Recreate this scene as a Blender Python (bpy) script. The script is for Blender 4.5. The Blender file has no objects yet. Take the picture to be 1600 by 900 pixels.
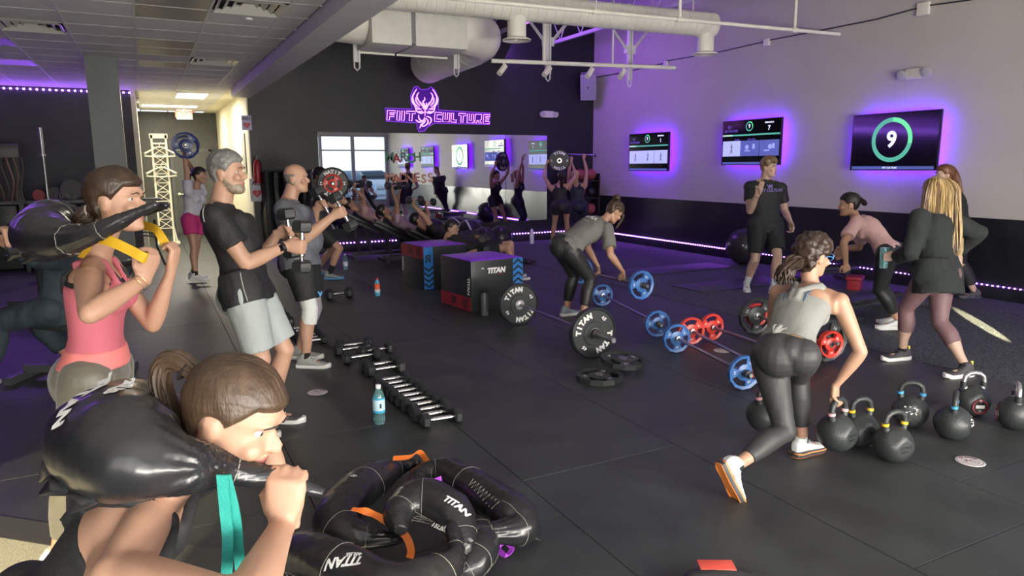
import bpy, bmesh, math, random
import numpy as np
from mathutils import Vector, Matrix, noise
random.seed(7)
V = Vector
PI = math.pi
# ------------------------------------------------------------------ camera
CAM = V((0, 0, 1.68)); FPX = 1103.46
_y, _p, _r = math.radians(27.119), math.radians(9.818), math.radians(0.306)
_fw = V((math.sin(_y)*math.cos(_p), math.cos(_y)*math.cos(_p), -math.sin(_p)))
_rt = V((math.cos(_y), -math.sin(_y), 0)); _dn = _fw.cross(_rt)
CR = _rt*math.cos(_r) + _dn*math.sin(_r); CD = -_rt*math.sin(_r) + _dn*math.cos(_r); CF = _fw
cd = bpy.data.cameras.new('camera'); cam = bpy.data.objects.new('camera', cd)
bpy.context.scene.collection.objects.link(cam); bpy.context.scene.camera = cam
cd.sensor_width = 36; cd.lens = FPX/1600*36; cd.clip_start = .05; cd.clip_end = 200
m3 = Matrix((CR, -CD, -CF)).transposed()
cam.matrix_world = Matrix.Translation(CAM) @ m3.to_4x4()
# ------------------------------------------------------------------ world, light, exposure
sc = bpy.context.scene
sc.view_settings.view_transform = 'Standard'; sc.view_settings.look = 'None'
sc.view_settings.gamma = 1; sc.view_settings.exposure = 0.0; sc.view_settings.use_curve_mapping = False
w = bpy.data.worlds.new('sky'); sc.world = w; w.use_nodes = True
nt = w.node_tree; bg = nt.nodes['Background']
tc = nt.nodes.new('ShaderNodeTexCoord'); sx = nt.nodes.new('ShaderNodeSeparateXYZ'); cr = nt.nodes.new('ShaderNodeValToRGB')
nt.links.new(tc.outputs['Generated'], sx.inputs[0]); nt.links.new(sx.outputs['Z'], cr.inputs[0]); nt.links.new(cr.outputs[0], bg.inputs[0])
cr.color_ramp.elements[0].position = 0.0; cr.color_ramp.elements[0].color = (.92, .96, 1, 1)
cr.color_ramp.elements[1].position = .6; cr.color_ramp.elements[1].color = (.35, .55, .95, 1)
bg.inputs[1].default_value = 1.6
def lamp(kind, name, loc, aim, energy, color, **k):
    d = bpy.data.lights.new(name, kind); o = bpy.data.objects.new(name, d); sc.collection.objects.link(o)
    d.energy = energy; d.color = color; o.location = loc
    o.rotation_euler = (V(aim)-V(loc)).to_track_quat('-Z', 'Y').to_euler()
    for a, b in k.items(): setattr(d, a, b)
    return o
DAY = (1.0, .93, .80)
# daylight through the shop-front glazing behind the camera
lamp('AREA', 'daylight_left', (-1.6, -1.95, 1.7), (-1.2, 6, 1.0), 80, DAY, shape='RECTANGLE', size=3.4, size_y=2.6)
lamp('AREA', 'daylight_middle', (4.2, -1.95, 1.7), (4.2, 6, 1.1), 350, DAY, shape='RECTANGLE', size=4.4, size_y=2.6)
# spot lamps added just inside the windows, standing in for low sun
lamp('SPOT', 'sun_streak', (2.25, -1.55, .60), (7.75, 4.25, 0), 230000, (1, .86, .5), spot_size=math.radians(.85), spot_blend=.5, shadow_soft_size=.004)
lamp('SPOT', 'sun_patch', (-3.6, -1.2, 2.6), (-1.05, 3.05, 0), 3200, (1, .85, .5), spot_size=math.radians(17), spot_blend=.08, shadow_soft_size=.02)
lamp('SPOT', 'sun_glint_bag', (3.2, -1.4, 2.6), (.78, 2.42, .2), 1600, (1, .88, .5), spot_size=math.radians(3.4), spot_blend=.6, shadow_soft_size=.01)
lamp('SPOT', 'sun_glint_hair', (2.4, -1.4, 2.7), (.22, 1.42, 1.33), 500, (1, .85, .45), spot_size=math.radians(1.4), spot_blend=.6, shadow_soft_size=.01)
lamp('AREA', 'purple_ceiling_wash', (-3.0, 14.8, 2.72), (-3.0, 10.5, 3.25), 46, (.34, .12, 1.0), shape='RECTANGLE', size=5.6, size_y=.04)  # added lamp by the left strip to push purple onto the lowered ceiling
# corridor panels and purple strips
lamp('AREA', 'corridor_panel_glow', (.95, 15.65, 3.0), (.95, 15.65, 0), 85, (1, .95, .80), shape='RECTANGLE', size=.55, size_y=1.1)
lamp('AREA', 'corridor_panel_glow_far', (.65, 18.6, 3.0), (.65, 18.6, 0), 60, (1, .95, .80), shape='RECTANGLE', size=1.1, size_y=.5)
PUR = (.26, .03, 1.0)
lamp('AREA', 'strip_wash_right', (9.15, 9.6, .2), (8.0, 9.6, .0), 5, PUR, shape='RECTANGLE', size=8, size_y=.05)
lamp('AREA', 'strip_wash_left', (-3.2, 14.6, 2.95), (-3.2, 13.5, 2.6), 6, PUR, shape='RECTANGLE', size=5.5, size_y=.05)
lamp('AREA', 'purple_wash', (6.6, 12.6, 4.1), (9.3, 11.6, 2.6), 75, (.36, .10, 1.0), shape='RECTANGLE', size=3, size_y=.4)  # added unseen area lamp tinting the far white wall purple
lamp('AREA', 'ground_bounce', (2.2, -2.3, .7), (2.2, 7, 4.6), 620, (1, .95, .86), shape='RECTANGLE', size=7.0, size_y=.8)

# ------------------------------------------------------------------ pixel helpers (photograph 1600 x 900)
def ray(x, y): return CR*((x-800)/FPX) + CD*((y-450)/FPX) + CF
def on_z(x, y, z=0): d = ray(x, y); return CAM + d*((z-CAM.z)/d.z)
def on_y(x, y, Y): d = ray(x, y); return CAM + d*((Y-CAM.y)/d.y)
def on_x(x, y, X): d = ray(x, y); return CAM + d*((X-CAM.x)/d.x)
def on_d(x, y, D): return CAM + ray(x, y)*D
def depth(p): return (V(p)-CAM).dot(CF)
# ------------------------------------------------------------------ materials
MATS = {}
def mat(name, col, rough=.5, metal=0, bump=0, bscale=60, var=0, vscale=8, emit=0, trans=0, spec=.5, sheen=0, coat=0, ecol=None, stretch=None, sss=0, speck=None):
    if name in MATS: return MATS[name]
    m = bpy.data.materials.new(name); m.use_nodes = True; MATS[name] = m
    nt = m.node_tree; N = nt.nodes; Lk = nt.links; b = N['Principled BSDF']
    c4 = (*col, 1)
    b.inputs['Base Color'].default_value = c4; b.inputs['Roughness'].default_value = rough
    b.inputs['Metallic'].default_value = metal; b.inputs['Specular IOR Level'].default_value = spec
    if trans: b.inputs['Transmission Weight'].default_value = trans
    if sheen: b.inputs['Sheen Weight'].default_value = sheen
    if coat: b.inputs['Coat Weight'].default_value = coat; b.inputs['Coat Roughness'].default_value = .15
    if sss: b.inputs['Subsurface Weight'].default_value = sss; b.inputs['Subsurface Radius'].default_value = (.02, .008, .004); b.inputs['Subsurface Scale'].default_value = .5
    if emit: b.inputs['Emission Color'].default_value = (*(ecol or col), 1); b.inputs['Emission Strength'].default_value = emit
    if var or bump or speck:
        t = N.new('ShaderNodeTexCoord'); mp = N.new('ShaderNodeMapping'); Lk.new(t.outputs['Object'], mp.inputs[0])
        if stretch: mp.inputs['Scale'].default_value = stretch
    if var:
        n = N.new('ShaderNodeTexNoise'); n.inputs['Scale'].default_value = vscale; n.inputs['Detail'].default_value = 5
        Lk.new(mp.outputs[0], n.inputs[0]); mr = N.new('ShaderNodeMapRange'); mr.inputs[1].default_value = .3; mr.inputs[2].default_value = .7
        mr.inputs[3].default_value = 1-var; mr.inputs[4].default_value = 1+var; Lk.new(n.outputs[0], mr.inputs[0])
        mx = N.new('ShaderNodeVectorMath'); mx.operation = 'SCALE'; mx.inputs[0].default_value = col; Lk.new(mr.outputs[0], mx.inputs['Scale'])
        Lk.new(mx.outputs[0], b.inputs['Base Color'])
        r2 = N.new('ShaderNodeMapRange'); r2.inputs[3].default_value = max(0, rough-.08); r2.inputs[4].default_value = min(1, rough+.08); Lk.new(n.outputs[0], r2.inputs[0]); Lk.new(r2.outputs[0], b.inputs['Roughness'])
    if speck:
        n = N.new('ShaderNodeTexNoise'); n.inputs['Scale'].default_value = speck[0]; n.inputs['Detail'].default_value = 1; Lk.new(mp.outputs[0], n.inputs[0])
        r = N.new('ShaderNodeValToRGB'); r.color_ramp.elements[0].position = speck[1]; r.color_ramp.elements[0].color = c4
        r.color_ramp.elements[1].position = speck[1]+.08; r.color_ramp.elements[1].color = (*speck[2], 1); Lk.new(n.outputs[0], r.inputs[0]); Lk.new(r.outputs[0], b.inputs['Base Color'])
    if bump:
        n = N.new('ShaderNodeTexNoise'); n.inputs['Scale'].default_value = bscale; n.inputs['Detail'].default_value = 4; Lk.new(mp.outputs[0], n.inputs[0])
        bp = N.new('ShaderNodeBump'); bp.inputs['Strength'].default_value = bump; bp.inputs['Distance'].default_value = .01; Lk.new(n.outputs[0], bp.inputs['Height']); Lk.new(bp.outputs[0], b.inputs['Normal'])
    return m
def emis(name, col, s): return mat(name, col, 1, emit=s, spec=0)
# ------------------------------------------------------------------ mesh builder
class MB:
    def __init__(s): s.v = []; s.f = []; s.m = []
    def add(s, vs, fs, mi=0):
        o = len(s.v); s.v += [tuple(v) for v in vs]; s.f += [tuple(i+o for i in f) for f in fs]; s.m += [mi]*len(fs); return s
    def box(s, c, size, R=None, mi=0, bev=0):
        hx, hy, hz = size[0]/2, size[1]/2, size[2]/2
        if bev:
            b = bev; vs = []; bm = bmesh.new(); bmesh.ops.create_cube(bm, size=1)
            for v in bm.verts: v.co = V((v.co.x*size[0], v.co.y*size[1], v.co.z*size[2]))
            bmesh.ops.bevel(bm, geom=list(bm.edges), offset=b, segments=2, affect='EDGES', profile=.6)
            bm.verts.ensure_lookup_table(); vs = [v.co.copy() for v in bm.verts]; fs = [[v.index for v in f.verts] for f in bm.faces]; bm.free()
        else:
            vs = [V((x, y, z)) for x in (-hx, hx) for y in (-hy, hy) for z in (-hz, hz)]
            fs = [(0, 1, 3, 2), (4, 6, 7, 5), (0, 4, 5, 1), (2, 3, 7, 6), (0, 2, 6, 4), (1, 5, 7, 3)]
        if R is not None: vs = [R @ v for v in vs]
        return s.add([v+V(c) for v in vs], fs, mi)
    def rings(s, rs, mi=0, cap=True, closed=False):
        n = len(rs[0]); vs = [p for r in rs for p in r]; fs = []
        k = len(rs)
        for i in range(k if closed else k-1):
            a = i*n; b = ((i+1) % k)*n
            for j in range(n): fs.append((a+j, a+(j+1) % n, b+(j+1) % n, b+j))
        if cap and not closed: fs.append(tuple(range(n-1, -1, -1))); fs.append(tuple((k-1)*n+j for j in range(n)))
        return s.add(vs, fs, mi)
    def tube(s, pts, rad, seg=10, mi=0, cap=True, closed=False, flat=1, up=None):
        pts = [V(p) for p in pts]; n = len(pts)
        if not hasattr(rad, '__len__'): rad = [rad]*n
        rs = []; N0 = None
        for i, p in enumerate(pts):
            if closed: t = pts[(i+1) % n]-pts[i-1]
            else: t = pts[min(i+1, n-1)]-pts[max(i-1, 0)]
            if t.length < 1e-9: t = V((0, 0, 1))
            t.normalize()
            if N0 is None:
                a = V(up) if up is not None else (V((0, 0, 1)) if abs(t.z) < .9 else V((1, 0, 0)))
                N0 = (a - t*a.dot(t)).normalized()
            else:
                q = N0 - t*N0.dot(t)
                if q.length > 1e-6: N0 = q.normalized()
            B = t.cross(N0)
            rs.append([p + (N0*math.cos(2*PI*k/seg)*flat + B*math.sin(2*PI*k/seg))*rad[i] for k in range(seg)])
        return s.rings(rs, mi, cap, closed)
    def cyl(s, a, b, r, r2=None, seg=16, mi=0): return s.tube([a, b], [r, r if r2 is None else r2], seg, mi)
    def lathe(s, prof, O=(0, 0, 0), A=(0, 0, 1), seg=24, mi=0, cap=True, closed=False):
        O = V(O); A = V(A).normalized(); X = A.orthogonal().normalized(); Y = A.cross(X)
        rs = [[O + A*h + (X*math.cos(2*PI*k/seg)+Y*math.sin(2*PI*k/seg))*max(r, 1e-5) for k in range(seg)] for r, h in prof]
        return s.rings(rs, mi, cap, closed)
    def ball(s, c, r, R=None, seg=16, mi=0):
        if not hasattr(r, '__len__'): r = (r, r, r)
        n = seg//2; c = V(c); rs = []
        for i in range(n+1):
            a = PI*i/n; a = min(max(a, .02), PI-.02)
            ring = []
            for k in range(seg):
                p = V((r[0]*math.sin(a)*math.cos(2*PI*k/seg), r[1]*math.sin(a)*math.sin(2*PI*k/seg), r[2]*math.cos(a)))
                ring.append(c + ((R @ p) if R is not None else p))
            rs.append(ring)
        rs.reverse()
        return s.rings(rs, mi)
    def prism(s, poly, h, R=None, O=(0, 0, 0), mi=0):   # poly in local xy, extruded along z 0..h
        n = len(poly); vs = [V((x, y, 0)) for x, y in poly]+[V((x, y, h)) for x, y in poly]
        if R is not None: vs = [R @ v for v in vs]
        fs = [tuple(range(n-1, -1, -1)), tuple(range(n, 2*n))]+[(i, (i+1) % n, n+(i+1) % n, n+i) for i in range(n)]
        return s.add([v+V(O) for v in vs], fs, mi)
    def ribbon(s, pts, wdir, w, th=.002, mi=0):
        pts = [V(p) for p in pts]; rs = []
        if not hasattr(wdir, '__len__') or not hasattr(wdir[0], '__len__'): wdir = [wdir]*len(pts)
        for i, p in enumerate(pts):
            t = (pts[min(i+1, len(pts)-1)]-pts[max(i-1, 0)]).normalized(); W = V(wdir[i]); W = (W-t*W.dot(t)).normalized(); n = t.cross(W)
            rs.append([p+W*w/2+n*th, p-W*w/2+n*th, p-W*w/2-n*th, p+W*w/2-n*th])
        return s.rings(rs, mi)
    def mesh(s, name, mats, off=None):
        me = bpy.data.meshes.new(name)
        vs = s.v if off is None else [(a-off[0], b-off[1], c-off[2]) for a, b, c in s.v]
        me.from_pydata(vs, [], s.f); me.validate()
        for m in (mats if isinstance(mats, (list, tuple)) else [mats]): me.materials.append(m)
        if len(me.polygons) == len(s.m): me.polygons.foreach_set('material_index', s.m)
        return me
    def build(s, name, mats, parent=None, off=None, smooth=True, fixn=True):
        me = s.mesh(name, mats, off)
        if fixn:
            bm = bmesh.new(); bm.from_mesh(me); bmesh.ops.recalc_face_normals(bm, faces=bm.faces); bm.to_mesh(me); bm.free()
        if smooth: smooth_mesh(me)
        o = bpy.data.objects.new(name, me); sc.collection.objects.link(o)
        if parent: o.parent = parent
        return o
def smooth_mesh(me, ang=38):
    me.polygons.foreach_set('use_smooth', [True]*len(me.polygons))
    try: me.set_sharp_from_angle(angle=math.radians(ang))
    except Exception: pass
def tag(o, label=None, cat=None, group=None, kind=None):
    if label: o['label'] = label
    if cat: o['category'] = cat
    if group: o['group'] = group
    if kind: o['kind'] = kind
    return o
def empty(name, loc, label=None, cat=None, group=None, R=None):
    o = bpy.data.objects.new(name, None); sc.collection.objects.link(o); o.empty_display_size = .1
    o.matrix_world = Matrix.Translation(V(loc)) @ (R.to_4x4() if R is not None else Matrix.Identity(4))
    return tag(o, label, cat, group)
def copy_tree(o, M=None, label=None, group=None, parent=None):
    c = o.copy(); sc.collection.objects.link(c)
    if parent: c.parent = parent
    if M is not None: c.matrix_world = M
    if label: c['label'] = label
    if group: c['group'] = group
    for ch in list(o.children):
        copy_tree(ch, parent=c)
    return c
def struct(mb, name, mats, parent=None, smooth=False):
    o = mb.build(name, mats, parent, smooth=smooth)
    if not parent: o['kind'] = 'structure'
    return o
def frame(f, u=(0, 0, 1)):      # columns: right, forward, up
    f = V(f).normalized(); u = V(u); r = f.cross(u).normalized(); u2 = r.cross(f).normalized()
    return Matrix((r, f, u2)).transposed()
def text_mb(body, size, extrude=.001, shear=0, spacing=1, bold=0, align='CENTER'):
    cu = bpy.data.curves.new('t', 'FONT'); cu.body = body; cu.size = size; cu.extrude = extrude; cu.shear = shear; cu.space_character = spacing
    cu.align_x = align; cu.align_y = 'CENTER'; cu.offset = bold; cu.resolution_u = 3
    o = bpy.data.objects.new('t', cu); sc.collection.objects.link(o)
    me = bpy.data.meshes.new_from_object(o.evaluated_get(bpy.context.evaluated_depsgraph_get()))
    mb = MB(); mb.add([v.co.copy() for v in me.vertices], [tuple(p.vertices) for p in me.polygons])
    bpy.data.objects.remove(o); bpy.data.curves.remove(cu); bpy.data.meshes.remove(me)
    return mb
def place(mb, M, dst=None, mi=0):       # transform a builder's vertices and add to dst
    d = dst or MB(); d.add([M @ V(v) for v in mb.v], mb.f, mi); return d
def TR(O, X, Y):        # matrix: local x->X, y->Y, z->X cross Y
    X = V(X).normalized(); Y = V(Y); Y = (Y-X*Y.dot(X)).normalized(); Z = X.cross(Y)
    return Matrix.Translation(V(O)) @ Matrix((X, Y, Z)).transposed().to_4x4()
# ================================================================== THE ROOM
XR, YB, XC, ZT, ZR, YF, XL = 9.3, 14.0, 1.77, 3.07, 5.0, -1.7, -6.0
m_black = mat('black_wall_paint', (.009, .010, .011), .5, var=.25, vscale=1.5, bump=.1, bscale=40)
m_wall = mat('warm_white_wall_paint', (.48, .455, .42), .75, var=.05, vscale=1.2, bump=.15, bscale=70)
m_dado = mat('black_dado_paint', (.012, .013, .016), .33, var=.4, vscale=2.2, bump=.25, bscale=9)
m_cream = mat('cream_wall_paint', (.72, .68, .52), .7, var=.04, bump=.1)
m_under = mat('floor_underlay', (.008, .008, .009), .8)
m_rub = mat('black_rubber_mat', (.038, .042, .042), .48, var=.3, vscale=2.5, bump=.22, bscale=260)
m_turf = mat('speckled_rubber_floor', (.020, .023, .025), .62, bump=.9, bscale=160, speck=(150, .54, (.20, .23, .25)))
m_tile = mat('ceiling_tile_board', (.62, .60, .60), .8, var=.06, vscale=5, bump=.15, bscale=180)
m_tiled = mat('stained_ceiling_tile', (.17, .15, .16), .35, var=.3, vscale=3)
m_tee = mat('white_ceiling_tee', (.62, .60, .58), .5)
m_white = mat('white_painted_metal', (.76, .74, .65), .45, var=.04)
m_beam = mat('painted_beam', (.50, .48, .50), .6, var=.04)
m_roof = mat('white_roof_deck', (.55, .54, .55), .7)
m_pill = mat('grey_pillar_paint', (.075, .082, .082), .4, var=.15, vscale=2)
m_alu = mat('aluminium_frame', (.25, .26, .27), .35, metal=.8)
m_glass = mat('window_glass', (.9, .95, .95), .02, trans=1)
b = MB(); b.box((XL/2+XR/2-.2, 9, -.06), (XR-XL+1, 23.5, .08)); fl = struct(b, 'floor', m_under)
rub0 = None; random.seed(3)
cols = [-6.03+1.052*k for k in range(11)]+[5.8]; cols = cols[:-2]+[4.74, 5.8]
offs = {1.68: 3.17, 2.74: 1.66, 3.75: 2.07, 4.74: 2.9, .62: 2.6}
xs = [-5.70, -4.65, -3.60, -2.55, -1.49, -.44, .62, 1.68, 2.74, 3.75, 4.76, 5.80]
for i in range(len(xs)-1):
    x0, x1 = xs[i], xs[i+1]; o0 = {6: 2.75, 7: 3.17, 8: 1.66, 9: 2.07, 10: 2.9}.get(i, 2.3 + (i*.55) % 1.6)
    y = o0 - 1.6*4
    while y < 20.2:
        y0, y1 = max(y, YF), min(y+1.6, 20.3)
        if x1 > 1.8: y1 = min(y1, YB)
        if y1-y0 > .02 and not (x1 < .0 and y1 > 15.2):
            bb = MB(); g = .0022; bb.box(((x0+x1)/2, (y0+y1)/2, -.011), (x1-x0-2*g, y1-y0-2*g, .022+random.random()*.0016), bev=.0018)
            bb.build('rubber_mat', m_rub, fl, smooth=False)
        y += 1.6
b = MB(); b.box(((5.803+XR)/2, (YF+YB)/2, -.009), (XR-5.803, YB-YF, .024)); tf = struct(b, 'floor_turf', m_turf); tf.name = 'trim_1'
# lifting platforms set in the turf
m_plat = mat('worn_grey_platform_rubber', (.040, .040, .048), .40, var=.3, vscale=3)
for k, (q, lab) in enumerate([(((6.2, 8.62), (8.55, 9.25)), 'long pale grey lifting board on the floor, the farther of two'), (((6.45, 7.05), (8.2, 7.68)), 'long pale grey lifting board on the floor behind the trainer')]):
    (x0, y0), (x1, y1) = q; b = MB(); b.box(((x0+x1)/2, (y0+y1)/2, .009), (x1-x0, y1-y0, .012), bev=.003); tag(b.build('lifting_board', m_plat), lab, 'floor board')
# walls
b = MB(); b.box((XR+.06, (YF+YB)/2, (ZR+1.005)/2), (.12, YB-YF+.4, ZR-1.005)); b.box((XR+.058, (YF+YB)/2, .5), (.12, YB-YF+.4, 1.005), mi=1); struct(b, 'wall_right', [m_wall, m_dado])
b = MB(); b.box(((XC+XR)/2+.05, YB+.06, ZR/2), (XR-XC+.1, .12, ZR)); struct(b, 'wall_back', m_black)
b = MB(); b.box((XC+.06, (YB+20.3)/2+.06, ZT/2), (.12, 20.3-YB-.1, ZT)); b.box((XC-.01, YB+.06, ZT/2), (.02, .12, ZT)); struct(b, 'wall_corridor_right', m_cream)
b = MB(); b.box((-.10, 17.65, ZT/2), (.12, 5.3, ZT)); struct(b, 'wall_corridor_left', m_cream)
b = MB(); b.box((.86, 20.36, ZT/2), (2.0, .12, ZT)); struct(b, 'wall_corridor_end', mat('dark_corridor_paint', (.055, .055, .05), .45, var=.15))
b = MB(); b.box((XL/2-.08, 15.0, ZT/2), (-XL-.12+.04, .12, ZT)); struct(b, 'wall_left_back', mat('black_wall_left', (.016, .018, .021), .5, var=.2))
b = MB(); b.box((XL-.06, (YF+15)/2, ZT/2), (.12, 15-YF+.2, ZT)); struct(b, 'wall_left', m_black)
b = MB(); b.box((-.38, 10.82, ZT/2), (.36, .36, ZT)); struct(b, 'pillar', m_pill)['label'] = 'square dark grey pillar'
bpy.data.objects['pillar'].name = 'trim_2'
# front wall (behind the camera) with shop-front glazing
WIN = [(-3.4, -1.5), (-1.42, .3), (.38, 2.1), (2.5, 4.3), (4.38, 6.4), (6.48, 7.75), (7.83, 9.2)]
b = MB()
def fw_box(x0, x1, z0, z1): b.box(((x0+x1)/2, YF-.08, (z0+z1)/2), (x1-x0, .16, z1-z0))
fw_box(XL-.1, XR+.1, 0, .25); fw_box(XL-.1, XR+.1, 2.95, ZR); fw_box(XL-.1, -3.4, .25, 2.95); fw_box(9.2, XR+.1, .25, 2.95); fw_box(2.1, 2.5, .25, 2.95)
struct(b, 'wall_front', m_wall)
for k, (x0, x1) in enumerate(WIN):
    b = MB()
    for xx in (x0, x1): b.box((xx, YF-.08, 1.6), (.06, .12, 2.7))
    for zz in (.27, 2.35, 2.93): b.box(((x0+x1)/2, YF-.08, zz), (x1-x0, .10, .05))
    o = struct(b, 'window_%d' % (k+1), m_alu)
b = MB(); b.box((3, -13, -.1), (60, 22, .1)); tag(struct(b, 'trim_3', mat('grey_car_park', (.30, .31, .32), .9, var=.15, vscale=1)))
# pale entry flooring with its dark edging strip, bottom left
q0, q1 = V((-.73, 3.75)), V((-.44, 3.49)); dq = (q1-q0).normalized(); nq = V((-dq.y, dq.x))
if nq.y > 0: nq = -nq
b = MB(); A2, B2 = q0-dq*3.6, q0+dq*1.4
b.add([(p.x, p.y, z) for z in (.004, .008) for p in (A2, B2, B2+nq*2.6, A2+nq*2.6)], [(3, 2, 1, 0), (4, 5, 6, 7), (0, 1, 5, 4), (1, 2, 6, 5), (2, 3, 7, 6), (3, 0, 4, 7)]); struct(b, 'trim_7', mat('pale_speckled_flooring', (.40, .38, .30), .8, speck=(220, .5, (.62, .58, .46)), bump=.3, bscale=200))
b = MB(); A3, B3 = A2-nq*.16, B2-nq*.16
b.add([(p.x, p.y, z) for z in (.003, .012) for p in (A3, B3, B2, A2)], [(3, 2, 1, 0), (4, 5, 6, 7), (0, 1, 5, 4), (1, 2, 6, 5), (2, 3, 7, 6), (3, 0, 4, 7)]); struct(b, 'trim_8', mat('grey_edging', (.06, .06, .055), .6))
# parked cars outside the glazing, seen in the mirror
def car(x, y, yaw, col, lab):
    e = empty('car', (x, y, 0), lab, 'car', R=Matrix.Rotation(yaw, 3, 'Z')); mc = mat('car_paint_'+str(len(MATS)), col, .25, coat=.5); b = MB(); rs = []
    for xx, w_, zt in ((-2.2, .70, .55), (-2.1, .85, .85), (-1.2, .88, .98), (.8, .88, .98), (1.9, .86, .85), (2.2, .75, .55)): rs.append(ell(V((xx, 0, (zt+.28)/2)), V((0, 1, 0)), V((0, 0, 1)), w_, (zt-.28)/2, 20, 4))
    b.rings(rs); b.build('body', mc, e); b = MB(); rs = []
    for xx, w_, zt in ((-1.7, .70, 1.0), (-1.2, .72, 1.42), (.2, .72, 1.46), (1.1, .74, 1.0)): rs.append(ell(V((xx, 0, (zt+.9)/2)), V((0, 1, 0)), V((0, 0, 1)), w_, (zt-.9)/2+.02, 20, 4))
    b.rings(rs); b.build('cabin', mat('dark_car_glass', (.05, .06, .07), .1), e)
    for sx_ in (-1.4, 1.4):
        for sy in (-.8, .8): b = MB(); b.lathe([(0, -.1), (.32, -.1), (.34, 0), (.32, .1), (0, .1)], (sx_, sy, .34), (0, 1, 0), seg=20); b.build('wheel', m_under, e)
def ell(c, X, Y, a, b, n=20, e=2.0):
    r = []
    for k in range(n):
        t = 2*PI*k/n; ct, st = math.cos(t), math.sin(t)
        r.append(c+X*(a*math.copysign(abs(ct)**(2/e), ct))+Y*(b*math.copysign(abs(st)**(2/e), st)))
    return r
car(6.2, -8.5, 1.4, (.5, .5, .5), 'silver car parked outside, left one seen in the mirror'); car(9.3, -8.8, 1.5, (.35, .42, .5), 'pale blue car parked outside, right one seen in the mirror'); car(12.4, -14, 0.1, (.7, .7, .7), 'white car parked farther away outside the windows')
# ceilings
b = MB(); b.box((-2.3, 9.3, ZT+.09), (7.9, 22.4, .04)); ce = struct(b, 'ceiling', m_roof)
tx = [-5.46+.61*k for k in range(13)]; ty = [-1.88+.605*k for k in range(37)]
dark = {(9, 13), (9, 14), (9, 15), (9, 18), (9, 19), (9, 21), (6, 19), (6, 22)}
holes = {(7, 17), (10, 14), (10, 20), (10, 28), (10, 29), (9, 33), (10, 33)}
mt = None
for i in range(len(tx)-1):
    for j in range(len(ty)-1):
        if (i, j) in holes: continue
        if tx[i] < -.7 and ty[j] > 15: continue
        key = (i, j) in dark
        bb = MB(); xw = .585 if tx[i+1] < 1.5 else 1.5-tx[i]-.02
        if xw < .1 or (tx[i] < -.1 and ty[j] > 14.9): continue
        bb.box((tx[i]+.0125+xw/2, ty[j]+.3025, ZT+.010), (xw, .584, .016)); bb.build('ceiling_tile', m_tiled if key else m_tile, ce, smooth=False)
for x in tx[:-1]: bb = MB(); bb.box((x, 9.4, ZT+.003), (.024, 22.0, .010)); bb.build('ceiling_tee', m_tee, ce, smooth=False)
for y in ty: bb = MB(); bb.box((-2.1, y, ZT+.0045), (7.3, .022, .008)); bb.build('ceiling_tee', m_tee, ce, smooth=False)
b = MB(); b.box((1.67, (YF+YB)/2+.05, (2.93+3.3)/2), (.32, YB-YF, .37)); struct(b, 'trim_4', m_beam)['label'] = 'long painted beam at the edge of the lowered ceiling'
b = MB(); b.box((1.66, 17.2, ZT+.02), (.34, 6.5, .04)); struct(b, 'trim_6', m_cream)
b = MB(); b.box((1.72, (YF+YB)/2, (3.3+ZR)/2), (.2, YB-YF, ZR-3.3)); struct(b, 'wall_above_beam', m_roof)
b = MB(); b.box(((1.6+XR)/2, (YF+YB)/2, ZR+.05), (XR-1.4, YB-YF+.3, .1)); struct(b, 'ceiling_roof_deck', m_roof)
# steel joists of the open roof
m_joist = mat('white_steel_joist', (.55, .54, .58), .5)
for k, x in enumerate((3.3, 4.9, 6.5, 8.1)):
    b = MB(); zb = 4.3
    b.box((x, 6.2, zb), (.07, 15.4, .06)); b.box((x, 6.2, 4.9), (.07, 15.4, .06))
    y = -1.3
    while y < 13.6: b.cyl((x, y, 4.9), (x, y+.4, zb), .012, seg=6); b.cyl((x, y+.4, zb), (x, y+.8, 4.9), .012, seg=6); y += .8
    o = b.build('roof_joist', m_joist, smooth=False); tag(o, ['white roof joist nearest the lowered ceiling', 'second white roof joist from the beam', 'white roof joist over the middle of the mirror', 'white roof joist nearest the screen wall'][k], 'joist', 'roof joists')
# vents and light panels in the grid
m_vd = mat('dark_vent_cavity', (.02, .02, .02), .6); m_vm = mat('silver_vent_blade', (.60, .58, .55), .3, metal=.3)
def vent(i, j, lab):
    x0, y0 = tx[i], ty[j]; e = empty('ceiling_vent', (x0+.305, y0+.3025, ZT), lab, 'vent', 'square diffusers in the lowered ceiling')
    b = MB(); b.box((0, 0, .05), (.58, .58, .01)); b.build('backing', m_vd, e, smooth=False)
    for s, z in ((.56, .0), (.42, .012), (.28, .02), (.14, .028)):
        b = MB(); h = s/2; w_ = .028
        vs = []
        for a, zz in ((h, z-.016), (h-w_*1.4, z+.014)): vs += [(-a, -a, zz), (a, -a, zz), (a, a, zz), (-a, a, zz)]
        b.add(vs, [(k, (k+1) % 4, 4+(k+1) % 4, 4+k) for k in range(4)]); b.build('blade', m_vm, e, smooth=False, fixn=False)
vent(7, 17, 'square silver ceiling diffuser at the far left of the ceiling'); vent(10, 14, 'square silver ceiling diffuser nearest the long beam'); vent(10, 20, 'square silver ceiling diffuser in the middle, before the lit panels')
m_lit = emis('lit_panel', (1, .93, .74), 9)
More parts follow.
